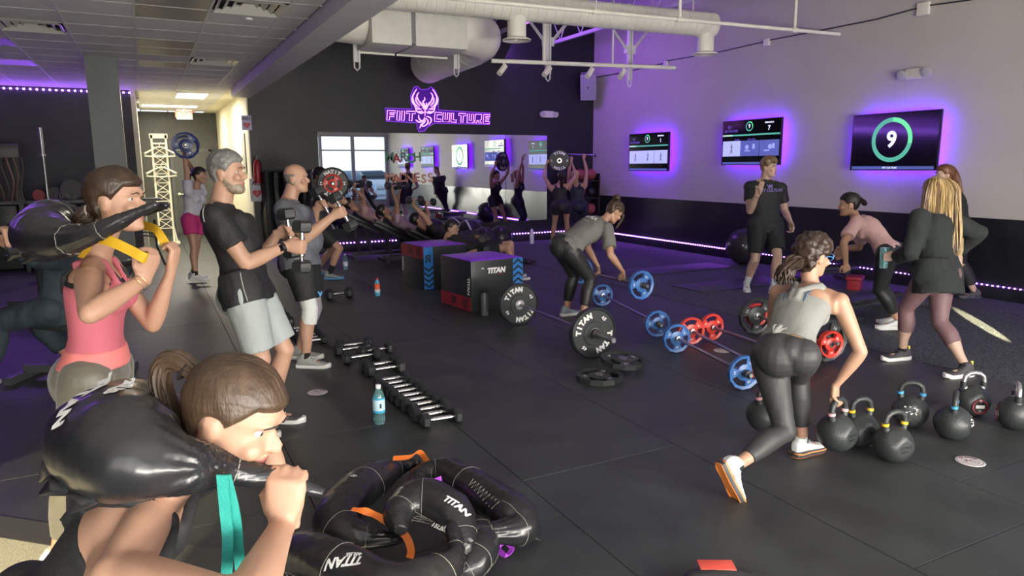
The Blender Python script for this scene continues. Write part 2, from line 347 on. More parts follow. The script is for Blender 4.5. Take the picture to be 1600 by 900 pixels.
for (x0, x1, y0, y1, lab) in ((tx[10], tx[11], ty[28], ty[30], 'long lit ceiling panel nearer of two by the corridor'), (tx[9], tx[11], ty[33], ty[34], 'wide lit ceiling panel above the exit sign')):
    e = empty('ceiling_light', ((x0+x1)/2, (y0+y1)/2, ZT), lab, 'ceiling light'); b = MB(); w_, d_ = x1-x0-.04, y1-y0-.04
    b.box((0, 0, .012), (w_-.04, d_-.04, .01)); b.build('diffuser', m_lit, e, smooth=False)
    b = MB(); 
    for s in (-1, 1): b.box((s*w_/2, 0, .004), (.03, d_, .02)); b.box((0, s*d_/2, .004), (w_, .03, .02))
    b.build('frame', m_tee, e, smooth=False)
b = MB(); b.lathe([(.0, .02), (.03, .018), (.035, .0), (.0, -.01)], (1.0, 7.4, ZT-.012)); tag(b.build('smoke_detector', m_tee), 'tiny round white detector on the lowered ceiling', 'detector')
# LED strips
m_led = emis('purple_led', (.42, .14, 1.0), 26); m_ledb = mat('led_tape', (.15, .1, .25), .5)
m_ledh = emis('purple_led_glow', (.22, .02, 1.0), 5)
def led_strip(name, a, b_, lab, n, out, hz=.011):
    a, b_ = V(a), V(b_); d = (b_-a); L = d.length; d.normalize(); e = empty(name, a, lab, 'light strip', 'purple light strips')
    t = MB(); R = TR((0, 0, 0), d, out).to_3x3(); t.box(d*L/2, (L, .006, .014), R=Matrix((d, V(out).normalized(), d.cross(V(out)).normalized())).transposed()); t.build('tape', m_ledb, e, smooth=False)
    t = MB()
    for k in range(n): t.box(d*(L*(k+.5)/n)+V(out)*.006, (hz, hz, hz))
    o = t.build('beads', m_led, e, smooth=False); o['kind'] = 'stuff'
led_strip('light_strip', (XR-.012, 13.9, .17), (XR-.012, 9.4, .17), 'purple light strip along the foot of the white wall, far stretch', 70, (-1, 0, 0), .018)
led_strip('light_strip', (XR-.012, 9.25, .17), (XR-.012, 2.2, .18), 'purple light strip along the foot of the white wall, near stretch', 110, (-1, 0, 0), .014)
led_strip('light_strip', (2.0, YB-.012, .18), (9.2, YB-.012, .18), 'purple light strip at the foot of the black mirror wall', 100, (0, -1, 0), .02)
led_strip('light_strip', (-5.9, 14.92, 3.02), (-.08, 14.92, 3.02), 'purple light strip along the top of the far left black wall', 62, (0, -1, 0), .026)
# mirrors
m_mir = mat('mirror_silver', (.80, .84, .82), .015, metal=1)
for k, (x0, x1, lab) in enumerate(((3.0, 7.02, 'wide wall mirror with paper letters stuck on it'), (7.03, 8.06, 'narrow right-hand wall mirror beside the lifters'))):
    b = MB(); b.box(((x0+x1)/2, YB-.012, 1.405), (x1-x0, .012, 1.87)); e = tag(b.build('wall_mirror', m_mir, smooth=False), lab, 'mirror')
# paper letters on the mirror
lets = [('M', (.10, .22, .16)), ('A', (.45, .06, .08)), ('R', (.16, .20, .20)), ('C', (.05, .35, .12)), ('H', (.12, .30, .12))], [('M', (.60, .30, .22)), ('A', (.62, .20, .12)), ('D', (.55, .25, .20)), ('N', (.50, .24, .18)), ('E', (.48, .22, .20)), ('S', (.62, .35, .28)), ('S', (.70, .38, .30))]
for row, (zy, px0, dpx) in enumerate(((247, 609, 10.8), (279, 609, 10.6))):
    for k, (ch, col) in enumerate(lets[row]):
        p = on_y(px0+k*dpx, zy+(1 if k % 2 else -1), YB-.02); t = text_mb(ch, .25, .002, bold=.007); M = TR((p.x, YB-.024, p.z), V((1, 0, .05*math.sin(k*2+row))), (0, 0, 1))
        o = place(t, M).build('paper_letter', mat('paper_%d_%d' % (row, k), col, .7), smooth=False); tag(o, 'cut paper letter %s on the mirror, %s row, %s' % (ch, ('upper', 'lower')[row], ['dark green', 'dark red', 'grey green', 'bright green', 'green', 'rust', 'pink'][k] if row == 0 else ['first in row', 'second in row', 'third in row', 'fourth in row', 'fifth in row', 'second last in row', 'last in row'][k]), 'letter', 'paper letters on the mirror')
# corridor door, exit sign
m_door = mat('dark_grey_door', (.06, .06, .055), .4); m_knob = mat('brass_knob', (.75, .68, .45), .3, metal=.8)
def wallpt(x, y, Y): p = on_y(x, y, Y); return p
dl, dr = .67, 1.52
b = MB(); b.box(((dl+dr)/2, 20.275, 1.04), (dr-dl, .05, 2.08)); d = struct(b, 'door_1', m_door)
b = MB(); b.lathe([(.035, 0), (.04, .01), (.02, .02), (.035, .05), (.0, .07)], (dl+.08, 20.25, 1.0), (0, -1, 0)); b.tube([(dl+.08, 20.2, 1.0), (dl+.2, 20.2, 1.0)], .012); b.build('door_handle', m_knob, d)
b = MB()
for xx in (dl-.03, dr+.03): b.box((xx, 20.27, 1.07), (.06, .08, 2.14))
b.box(((dl+dr)/2, 20.27, 2.12), (dr-dl+.12, .08, .06)); struct(b, 'trim_5', mat('grey_door_frame', (.09, .09, .085), .45))
p = on_y(288, 179, 19.0)
e = empty('exit_sign', (p.x, 19.0, p.z), 'lit white exit sign with red letters under the corridor ceiling', 'sign')
b = MB(); b.box((0, 0, 0), (.34, .05, .22), bev=.008); b.build('housing', emis('exit_sign_face', (1, .93, .8), .9), e)
place(text_mb('EXIT', .2, .003, bold=.006), TR((0, -.03, 0), (1, 0, 0), (0, 0, 1))).build('lettering', emis('exit_red', (.9, .12, .05), 1.3), e, smooth=False)
b = MB(); b.box((0, 0, .13), (.06, .04, .05)); b.build('bracket', m_white, e, smooth=False)
# AED signs, cabinet
m_sign = mat('lilac_sign_board', (.42, .40, .58), .5); m_red = mat('red_print', (.5, .02, .03), .5); m_blk = mat('black_plastic', (.012, .012, .013), .4)
def aed(pc, wd, ht, lab, ts, col):
    e = empty('defibrillator_sign', pc, lab, 'sign'); b = MB(); b.box((0, 0, 0), (wd, .015, ht), bev=.004); b.build('board', col, e)
    place(text_mb('AED', ts, .002, bold=.003), TR((0, -.012, ht*.28), (1, 0, 0), (0, 0, 1))).build('lettering', mat('sign_ink', (.06, .05, .12), .5), e, smooth=False)
    hp = [(16*math.sin(t)**3, 13*math.cos(t)-5*math.cos(2*t)-2*math.cos(3*t)-math.cos(4*t)) for t in [2*PI*k/28 for k in range(28)]]; s = wd*.022
    b = MB(); b.prism([(x*s, y*s) for x, y in hp], .004, R=Matrix(((1, 0, 0), (0, 0, -1), (0, 1, 0))), O=(0, -.008, -ht*.15)); b.build('heart', m_red, e, smooth=False)
    b = MB(); b.prism([(.02, .06), (-.03, -.01), (0, 0), (-.02, -.07), (.03, .01), (0, .0)], .003, R=Matrix(((1, 0, 0), (0, 0, -1), (0, 1, 0))) @ Matrix.Scale(wd*2.2, 3), O=(0, -.0125, -ht*.15)); b.build('bolt', col, e, smooth=False)
aed((1.73, YB-.02, on_y(383, 192, YB).z), .17, .26, 'purple defibrillator sign with red heart high on the corridor corner', .075, m_sign)
aed((1.83, YB-.03, on_y(389, 297, YB).z), .24, .42, 'pale defibrillator cabinet door with red heart below the red box', .085, mat('pale_lilac_metal', (.50, .50, .56), .4))
q = on_y(391, 265, YB); e = empty('fire_extinguisher', (1.85, YB-.09, q.z-.25), 'red extinguisher hanging beside the corridor corner', 'extinguisher')
b = MB(); b.lathe([(0, 0), (.06, .0), (.065, .03), (.065, .34), (.045, .40), (.02, .43), (.0, .43)]); b.build('cylinder', mat('extinguisher_red', (.35, .015, .02), .35), e)
b = MB(); b.box((0, 0, .46), (.05, .05, .05)); b.tube([(0, 0, .47), (.0, -.06, .5), (0, -.1, .47)], .01); b.tube([(0.02, 0, .45), (.08, -.02, .38), (.08, -.03, .15)], .012); b.build('valve', m_blk, e)
# framed notice inside the corridor
p = on_x(385, 240, 1.7); b = MB(); b.box((XC-.012, 14.9, 1.95), (.02, .5, .75), bev=.004); tag(b.build('notice_frame', mat('grey_notice', (.42, .40, .36), .5)), 'tall framed grey notice on the cream corridor wall', 'notice')
# ================================================================== CEILING EQUIPMENT
def rod(mb, a, b_, r, seg=8, mi=0): mb.cyl(a, b_, r, seg=seg, mi=mi)
# spiral duct with two round diffusers
A_, B_ = V((1.9, 9.35, 3.86)), V((8.05, 8.75, 3.80)); dd = (B_-A_).normalized()
e = empty('round_air_duct', A_, 'long white round air duct running towards the screen wall', 'air duct')
b = MB(); n = int((B_-A_).length/.13); pr = []
for k in range(n): h = k*.13; pr += [(.18, h), (.18, h+.115), (.184, h+.118), (.184, h+.127)]
b.lathe([(0.01, 0)]+pr+[(.18, n*.13), (.17, n*.13+.03), (.01, n*.13+.035)], (0, 0, 0), dd, seg=28); b.build('duct_body', m_white, e)
for t in (.462, .97):
    c = dd*((B_-A_).length*t); b = MB(); b.lathe([(.13, -.42), (.13, -.1), (.12, -.05)][::1], c+V((0, 0, .0)), (0, 0, 1), seg=24); nk = b.build('diffuser_neck', m_white, e)
    b = MB(); b.lathe([(.13, -.40), (.20, -.43), (.20, -.445), (.15, -.43), (.13, -.41)], c, (0, 0, 1), seg=28)
    for r_ in (.11, .085, .06, .035): b.lathe([(r_, -.43), (r_+.012, -.43), (r_+.004, -.40), (r_-.006, -.40)], c, (0, 0, 1), seg=24, closed=True, cap=False)
    b.build('grille', m_white, nk)
for t in (.2, .6, .93): b = MB(); c = dd*((B_-A_).length*t); rod(b, c+V((0, 0, .18)), c+V((0, 0, ZR-3.83)), .006); b.build('hanger_rod', m_white, e)
# big plenum box and elbow
p0 = on_y(582, 68, 9.9); p1 = on_y(731, 76, 9.9); zb = (p0.z+p1.z)/2; xl, xr = p0.x, p1.x; xm = on_y(647, 70, 9.9).x
e = empty('air_handler', (xl, 10, zb), 'big boxy white air handler with a fat elbow duct', 'air duct'); D = .85; H_ = .62
for (a, c_) in ((xl, xm-.03), (xm+.03, xr)):
    b = MB(); b.box(((a+c_)/2-xl, -.1+D/2, H_/2), (c_-a, D, H_), bev=.006); pn = b.build('box_section', mat('duct_board', (.66, .65, .58), .5, var=.05), e)
    b = MB(); b.box(((a+c_)/2-xl, -.1+D-.01, -.012), (c_-a+.03, .03, .03)); b.build('flange', m_white, pn, smooth=False)
b = MB(); b.box((xm-xl, -.1+D/2, H_/2), (.07, D-.06, H_-.06)); b.build('joint', mat('grey_gasket', (.2, .2, .2), .6), e, smooth=False)
b = MB(); pts = [V((1.85-xl, .33, .36)), V((-.4, .33, .36)), V((0, .33, .34))]; b.tube(pts, [.31, .31, .31], 28); b.build('inlet_duct', m_white, e)
b = MB(); cx = xr-xl; pts = []
pts += [V((cx-.02, .33, .34)), V((cx+.12, .33, .34))]
for k in range(9): a = PI/2*k/8; pts.append(V((cx+.12+.42*math.sin(a), .33+.42*(1-math.cos(a)), .34-.06*k/8)))
pts += [V((cx+.54, 1.2, .26)), V((cx+.54, 3.0, .2))]
b.tube(pts, .34, 32); b.build('elbow_duct', m_white, e)
b = MB(); q0 = V((cx+.54, 3.0, .2))
for k in range(9): b.lathe([(.342, 0), (.348, .01), (.342, .02)], V((cx+.54, .95+k*.2, .27-.005*k)), (0, 1, 0), seg=32, closed=False, cap=False)
b.build('duct_seams', m_white, e)
# sprinkler pipe
p0, p1 = V((1.95, 8.2, 3.62)), V((XR, 7.5, 3.57)); e = empty('sprinkler_pipe', p0, 'thin white sprinkler pipe crossing in front of the round duct', 'pipe'); b = MB(); L_ = p1-p0; rod(b, (0, 0, 0), L_, .025, 12); b.build('pipe', m_white, e)
for t in (.45, .62, .885):
    c = L_*t; b = MB(); rod(b, c-L_.normalized()*.05, c+L_.normalized()*.05, .036, 12); rod(b, c, c+V((0, 0, ZR-3.6)), .022 if t > .5 else .008); b.build('fitting', m_white, e)
# hook posts
m_hook = mat('white_hook_post', (.62, .61, .60), .4)
for k, (qx, qy) in enumerate(((558, 108), (713, 118), (856, 125), (983, 134))):
    c = on_y(qx, qy, 10.7); e = empty('hanging_hook_post', c, ['white hanging post nearest the long beam', 'white hanging post below the air handler', 'white braced hanging post over the mirror', 'white braced hanging post nearest the screen wall'][k], 'post', 'ceiling hook posts')
    b = MB(); b.box((-.035, 0, .75), (.03, .05, 1.3)); b.box((.035, 0, .75), (.03, .05, 1.3)); b.box((0, .01, .75), (.05, .02, 1.3)); b.build('post', m_hook, e, smooth=False)
    b = MB(); b.tube([(-.04, 0, .10), (-.038, 0, .02), (0, 0, -.02), (.038, 0, .02), (.04, 0, .10)], .013); b.build('hook_loop', m_hook, e)
    if k > 1:
        for s in (-1, 1): b = MB(); b.box((s*.075, 0, .62), (.06, .06, .14)); b.build('bracket', m_hook, e, smooth=False)
        for s in (-1, 1): b = MB(); b.tube([(s*.09, 0, .64), (s*.62, 0, 1.22)], .028, 4); b.build('brace', m_hook, e, smooth=False)
# spotlight track
p0, p1 = on_y(768, 95, 10.35), on_y(1055, 106, 9.8); e = empty('light_track', p0, 'white ceiling bar with four small spotlights', 'light'); b = MB(); L_ = p1-p0; b.tube([(0, 0, 0), L_], .033, 10); b.build('bar', m_white, e)
for t in (.06, .29, .52, .70):
    c = L_*t; b = MB(); rod(b, c, c+V((0, 0, -.08)), .015); rod(b, c+V((.03, 0, -.07)), c+V((-.10, -.05, -.2)), .045, 14); b.build('spotlight', m_white, e)
for t in (.27, .64): b = MB(); c = L_*t; rod(b, c, c+V((0, 0, 1.2)), .03 if t < .5 else .015, 10); b.build('drop_pipe', m_white, e)
# cable along the white wall, junction boxes
cab = [on_x(x, y, XR-.02) for x, y in ((931, 121), (985, 111), (1036, 99), (1042, 95), (1120, 82), (1190, 66), (1201, 63), (1290, 46), (1370, 30), (1436, 12), (1448, 9), (1515, 0), (1600, -18))]
b = MB(); b.tube(cab, .009, 6); tag(b.build('wall_cable', m_blk), 'dark cable sagging along the top of the white wall', 'cable')
for k, (x, y, s) in enumerate(((1040, 100, .10), (1198, 66, .11), (1443, 14, .16))):
    c = on_x(x, y, XR-.03); b = MB(); b.box(c, (.05, s, s), bev=.006); tag(b.build('junction_box', m_white), ['small junction box on the wall above the first screen', 'small junction box high on the wall between first and second screens', 'largest junction box high on the wall above the timer screen'][k], 'junction box')
# speaker, emergency lights
c = on_x(919, 137, XR-.42); R_ = frame((-.55, -.75, -.35)); e = empty('wall_speaker', c, 'tilted grey loudspeaker in the top back corner', 'speaker', R=R_)
b = MB(); b.box((0, -.12, 0), (.34, .26, .56), bev=.012); b.build('cabinet', mat('grey_speaker_grille', (.36, .35, .38), .6, bump=.3, bscale=300), e)
b = MB(); b.box((0, .012, 0), (.30, .006, .52), bev=.002); g = b.build('grille', mat('speaker_mesh', (.30, .30, .33), .5, bump=.6, bscale=500), e)
b = MB(); b.lathe([(.0, 0), (.02, 0), (.0, .006)], (0, .016, 0), (0, 1, 0)); b.build('badge', m_blk, g)
b = MB(); b.tube([(0, -.2, 0), (0, -.42, .05)], .025); b.build('bracket', m_blk, e)
def emer(c, along, out, lab):
    e = empty('emergency_light', c, lab, 'emergency light'); along = V(along); out = V(out); R = Matrix((along, out, V((0, 0, 1)))).transposed()
    b = MB(); b.box(out*.03, (.26, .06, .14), R=R, bev=.008); b.build('housing', mat('emergency_housing', (.60, .58, .52), .5), e)
    for s in (-1, 1): b = MB(); b.lathe([(.0, -.04), (.05, -.03), (.065, .03), (.055, .035), (.0, .03)], along*s*.17+out*.06, out+V((0, 0, -.3)), seg=16); b.build('lamp_head', mat('lamp_head_grey', (.45, .44, .42), .3), e)
emer(V((8.07, YB-.02, 2.80)), (1, 0, 0), (0, -1, 0), 'emergency light on the black wall beside the speaker')
emer(V((XR-.02, 6.22, 2.86)), (0, -1, 0), (-1, 0, 0), 'emergency light on the white wall above the timer screen')
c = on_y(1, 238, 14)
# ================================================================== SCREENS
m_scr = mat('dark_screen_glass', (.004, .004, .007), .08, coat=.3); m_bez = mat('screen_bezel', (.01, .01, .012), .3); m_halo = emis('purple_halo_strip', (.125, .004, 1.0), 110)
G1, G2 = emis('screen_green', (.13, .62, .30), 1.0), emis('screen_teal', (.08, .35, .27), 1.0); WH = emis('screen_white', (.75, .8, 1), .9); BL = emis('screen_blue', (.07, .09, .30), 1.0); PW = emis('screen_picture', (.42, .47, .72), .9); PB = emis('screen_picture_blue', (.10, .12, .40), .8); DKE = mat('screen_figure', (.02, .02, .05), .6); VIO = emis('screen_violet', (.10, .06, .35), 1)
def screen(y0, y1, z0, z1, lab, kind):
    tilt = math.radians(3); cy, cz = (y0+y1)/2, (z0+z1)/2; W, H = y0-y1, z1-z0
    R = Matrix(((0, math.sin(0), -1), (-1, 0, 0), (0, 1, 0)))     # local x -> -Y, y -> Z, z -> -X
    e = empty('wall_screen', (XR-.13, cy, cz), lab, 'television', R=Matrix(((0, 0, -1), (-1, 0, 0), (0, 1, 0))))
    b = MB(); b.box((0, 0, 0), (W, H, .045), bev=.004); b.build('casing', m_bez, e)
    b = MB(); b.box((0, 0, .023), (W-.02, H-.02, .002)); s = b.build('display', m_scr, e, smooth=False)
    b = MB(); b.box((0, 0, -.065), (.35, .3, .1)); b.build('wall_bracket', m_bez, e, smooth=False)
    b = MB()
    for sx_ in (-1, 1): b.box((sx_*(W/2-.05), 0, -.030), (.012, H-.14, .008)); b.box((0, sx_*(H/2-.05), -.030), (W-.14, .012, .008))
    b.build('light_tape', m_halo, e, smooth=False)
    z = .0255
    def rect(name, x, y, w_, h_, m, dz=0): b = MB(); b.box((x*W/2, y*H/2, z+dz), (w_*W, h_*H, .001)); return b.build(name, m, s, smooth=False)
    def ring(x, y, r0, r1, a0, a1, m, sy=1):
        n = max(4, int(abs(a1-a0)/.12)); po = [(x*W/2+r1*math.sin(a0+(a1-a0)*k/n), y*H/2+r1*math.cos(a0+(a1-a0)*k/n)) for k in range(n+1)]+[(x*W/2+r0*math.sin(a1+(a0-a1)*k/n), y*H/2+r0*math.cos(a1+(a0-a1)*k/n)) for k in range(n+1)]
        b = MB(); n1 = n+1; b.add([(p[0], p[1], z) for p in po], [(k, k+1, 2*n1-2-k, 2*n1-1-k) for k in range(n)]); b.build('ring', m, s, smooth=False)
    def txt(t, x, y, sz, m, bold=.004, sh=0): M = Matrix.Translation((x*W/2, y*H/2, z+.001)); place(text_mb(t, sz, .0005, shear=sh, bold=bold), M).build('lettering', m, s, smooth=False)
    if kind == 'timer':
        ring(-.03, .06, .24, .30, 0, 1.75, G1); ring(-.03, .06, .24, .30, 1.75, 2*PI, G2); txt('9', -.03, .05, .30, WH, .009)
        rect('banner', 0, -.91, .95, .055, BL); txt('FIIT CULTURE', -.03, -.91, .035, WH, .0006, .2)
    elif kind == 'list' or kind == 'list2':
        ring(-.04, .70, .062, .082, 0, 2*PI, G2); ring(-.04, .70, .064, .082, 0, 1.8, G1); txt('9', -.04, .70, .09, WH, .002)
        txt('FIIT CULTURE', -.68, .52, .05, VIO, .002, .2); b = MB(); b.box((-.73*W/2, .68*H/2, z), (.02, .06, .001)); b.box((-.78*W/2, .72*H/2, z), (.01, .05, .001)); b.box((-.68*W/2, .72*H/2, z), (.01, .05, .001)); b.build('emblem', VIO, s, smooth=False)
        txt('REMAINING', .62, .82, .035, WH, .001); txt('7' if kind == 'list2' else '1', .62, .58, .10, WH, .003)
        rect('progress_bar', 0, .33, .98, .035, G2); rect('progress_done', -.8, .33, .18, .036, mat('pale_green_bar', (.4, .7, .5), .5, emit=.8), .0006)
        if kind == 'list2': txt('PLANK', -.45, .13, .035, VIO, .001); txt('BALL SLAM', .05, .13, .035, VIO, .001)
        for k, x in enumerate((-.64, 0, .65)):
            pic = rect('picture', x, -.26, .318, .34, PW if (k == 0 or kind == 'list') else PB)
            b = MB(); x0, y0 = x*W/2, -.26*H/2; zz = z+.0012
            if k == 0 or kind == 'list':
                def bar(x1, y1, x2, y2, w_=.006): b.tube([(x0+x1, y0+y1, zz), (x0+x2, y0+y2, zz)], w_, 4)
                b.lathe([(0, 0), (.011, 0), (.0, .001)], (x0, y0+.075, zz), (0, 0, 1), seg=10)
                bar(0, .06, 0 if k != 1 else .02, 0, .008); bar(0, 0, -.02, -.08); bar(0, 0, .02, -.08); bar(0, .05, -.03 if k else -.02, .0 if k == 2 else .02, .004); bar(0, .05, .03, .02 if k != 1 else .06, .004)
            else:
                b.lathe([(0, 0), (.04, 0), (.0, .001)], (x0+(.02 if k == 2 else -.06), y0+.02, zz), (0, 0, 1), seg=14); b.box((x0-.05, y0-.04, zz), (.12, .02, .001)); b.box((x0+.09, y0+.03, zz), (.05, .08, .001))
            b.build('figure', DKE if kind == 'list' or k == 0 else emis('picture_pale', (.35, .4, .8), .8), s, smooth=False)
        rect('banner', 0, -.91, .95, .05, BL)
screen(12.40, 11.12, 1.56, 2.32, 'wall screen farthest along the white wall, nearest the speaker', 'list')
screen(9.66, 8.35, 1.67, 2.43, 'middle wall screen above the trainer showing number seven', 'list2')
screen(7.04, 5.76, 1.59, 2.37, 'large timer screen with green ring around number nine', 'timer')
screen(4.05, 2.75, 1.62, 2.38, 'wall screen beyond the right edge, seen in the mirror', 'list')
screen(1.35, .05, 1.62, 2.38, 'wall screen nearest the windows, seen in the mirror', 'list')
# ================================================================== NEON SIGN
m_neon = emis('neon_tube', (.80, .26, 1.0), 2.6); m_neonb = mat('purple_acrylic', (.05, .01, .16), .25, emit=.35, ecol=(.10, .0, .45))
zc = 2.66; cxn = (4.33+6.62)/2+.0
pA, pB = on_y(602, 181, YB-.05), on_y(768, 184, YB-.05); NW = pB.x-pA.x
e = empty('neon_sign', ((pA.x+pB.x)/2, YB-.045, (pA.z+pB.z)/2-.0), 'glowing purple neon sign with phoenix emblem and two words', 'sign')
def NX(px): return (px-600)/1000.0*0
# sign coordinates from a zoomed view 1600 x 674 of photograph region 590..780 x 130..210
SX = NW/1400.0
def S(x, y): return V(((x-800)*SX, 0, (428+ (x-800)*.022 -y)*SX*1.0))
b = MB(); outl = [(100, 330), (430, 335), (425, 180), (470, 80), (520, 70), (560, 105), (650, 100), (690, 70), (740, 110), (785, 200), (780, 345), (1490, 380), (1480, 520), (730, 505), (640, 545), (590, 600), (520, 605), (495, 560), (495, 500), (110, 480)]
pol = [((S(x, y)).x, (S(x, y)).z) for x, y in outl]; b.prism(pol, .008, R=Matrix(((1, 0, 0), (0, 0, -1), (0, 1, 0))), O=(0, .02, 0)); b.build('backing_board', m_neonb, e, smooth=False)
ol = [S(x, y)+V((0, .01, 0)) for x, y in outl]; b = MB(); b.tube(ol, .006, 6, closed=True); b.build('board_edge', emis('acrylic_edge', (.25, .05, .7), 1.2), e)
GL = {'F': [(0, 0), (0, 10), (8, 10), (8, 7.6), (2.6, 7.6), (2.6, 6), (7, 6), (7, 3.8), (2.6, 3.8), (2.6, 0)],
 'I': [(0, 0), (0, 10), (2.8, 10), (2.8, 0)], 'T': [(0, 10), (9, 10), (9, 7.6), (6, 7.6), (6, 0), (3.2, 0), (3.2, 7.6), (0, 7.6)],
 'C': [(8, 10), (0, 10), (0, 0), (8, 0), (8, 2.6), (2.8, 2.6), (2.8, 7.4), (8, 7.4)],
 'U': [(0, 10), (0, 0), (8, 0), (8, 10), (5.3, 10), (5.3, 2.5), (2.7, 2.5), (2.7, 10)], 'L': [(0, 10), (0, 0), (7, 0), (7, 2.5), (2.7, 2.5), (2.7, 10)],
 'R': [(0, 0), (0, 10), (8, 10), (8, 4.2), (6, 3.6), (8.6, 0), (5.6, 0), (3.6, 3.2), (2.6, 3.2), (2.6, 0)], 'E': [(0, 0), (0, 10), (8, 10), (8, 7.8), (2.6, 7.8), (2.6, 6.1), (7, 6.1), (7, 4), (2.6, 4), (2.6, 2.3), (8, 2.3), (8, 0)]}
def word(wd, x0, x1, yt0, yt1, h):
    adv = [max(p[0] for p in GL[c]) for c in wd]; tot = sum(adv)+2.0*(len(wd)-1); s = (x1-x0-.1*h)/tot; x = 0
    for c, a in zip(wd, adv):
        pts = []
        for gx, gy in GL[c]:
            X = x0+(x+gx)*s+gy/10*.10*h; yb = yt0+(yt1-yt0)*(X-x0)/(x1-x0)+h; pts.append(S(X, yb-gy/10*h))
        b = MB(); b.tube(pts, .0072, 6, closed=True); b.build('letter_tube', m_neon, e); x += a+2.0
word('FIIT', 118, 480, 355, 365, 112); word('CULTURE', 722, 1480, 372, 400, 110)
# phoenix: feathers as swept tapered strokes
wing = [[(505, 100), (470, 150), (450, 200), (470, 270), (530, 320)], [(455, 170), (440, 220), (460, 280), (520, 310)], [(530, 140), (505, 180), (520, 230), (560, 290)], [(490, 200), (495, 250), (540, 300)], [(470, 300), (500, 330), (560, 335)], [(480, 330), (510, 370), (575, 360)], [(500, 365), (550, 385), (600, 370)], [(540, 250), (570, 290), (590, 340)]]
body = [[(600, 195), (605, 225), (580, 250), (600, 290), (605, 340), (600, 420)], [(575, 245), (590, 290), (600, 330)], [(625, 260), (620, 310), (610, 350)], [(520, 405), (525, 450), (570, 480), (600, 430)], [(480, 465), (520, 490), (575, 480)], [(620, 420), (670, 440), (680, 480), (650, 520)], [(610, 440), (640, 480), (620, 520), (570, 545)], [(600, 450), (595, 490), (550, 520), (530, 565)], [(590, 480), (560, 530), (575, 545)]]
b = MB()
for st in wing+[[(1213-x-0, y) for x, y in s_] for s_ in wing]+body:
    P = [S(x, y) for x, y in st]; Q = []
    for i in range(len(P)-1):
        for k in range(4):
            t = k/4; p0_ = P[max(i-1, 0)]; p1_ = P[i]; p2_ = P[i+1]; p3_ = P[min(i+2, len(P)-1)]
            Q.append(.5*((2*p1_)+(-p0_+p2_)*t+(2*p0_-5*p1_+4*p2_-p3_)*t*t+(-p0_+3*p1_-3*p2_+p3_)*t**3))
    Q.append(P[-1]); n = len(Q); b.tube(Q, [.004+.010*math.sin(PI*min(1, (k+.6)/n)) for k in range(n)], 6)
b.build('phoenix_emblem', m_neon, e)
# ================================================================== GYM EQUIPMENT
m_iron = mat('black_rubber_head', (.020, .022, .024), .38, bump=.2, bscale=180); m_chr = mat('chrome_handle', (.72, .72, .72), .18, metal=1); m_steel = mat('worn_steel', (.42, .42, .43), .35, metal=1)
m_print = mat('white_print', (.75, .75, .74), .6)
def dumbbell(L=.30, r=.055, name='dumbbell'):      # axis along local x, centre at origin
    e = empty(name, (0, 0, 0))
    for s in (-1, 1):
        b = MB(); hw = r*1.15; x0 = L/2-hw; pr = [(r*.80, 0), (r*1.0, .012), (r*1.04, hw*.5), (r*1.0, hw-.012), (r*.78, hw)]
        rs = []
        for rr, h in pr: rs.append([V((s*(x0+h), rr*math.cos(PI/6+PI/3*k), rr*math.sin(PI/6+PI/3*k))) for k in range(6)])
        b.rings(rs); hd = b.build('head', m_iron, e, smooth=False)
        b = MB(); b.lathe([(r*.45, 0), (r*.6, .002), (r*.6, .0), (r*.55, -.004)], (s*(L/2), 0, 0), (s, 0, 0), seg=6); place(text_mb('30', r*.6, .001), TR((s*(L/2+.003), 0, 0), (0, s, 0), (0, 0, 1)), b); b.build('end_badge', mat('grey_badge', (.10, .10, .10), .5), hd, smooth=False)
    b = MB(); b.tube([(-L/2+.05, 0, 0), (-.06, 0, 0), (-.045, 0, 0), (0, 0, 0), (.045, 0, 0), (.06, 0, 0), (L/2-.05, 0, 0)], [.013, .013, .015, .017, .015, .013, .013], 14)
    for k in (-.055, -.03, .03, .055): b.lathe([(.0165, -.006), (.018, 0), (.0165, .006)], (k, 0, 0), (1, 0, 0), seg=14)
    b.build('handle', m_chr, e); return e
DB = {}
def put_db(M, label, group=None, L=.30, r=.055):
    key = (L, r)
    if key not in DB: DB[key] = o = dumbbell(L, r); o.matrix_world = M; tag(o, label, 'dumbbell', group)
    else: o = copy_tree(DB[key], M, label); o['category'] = 'dumbbell'
    if group: o['group'] = group
    elif 'group' in o.keys(): del o['group']
    return o
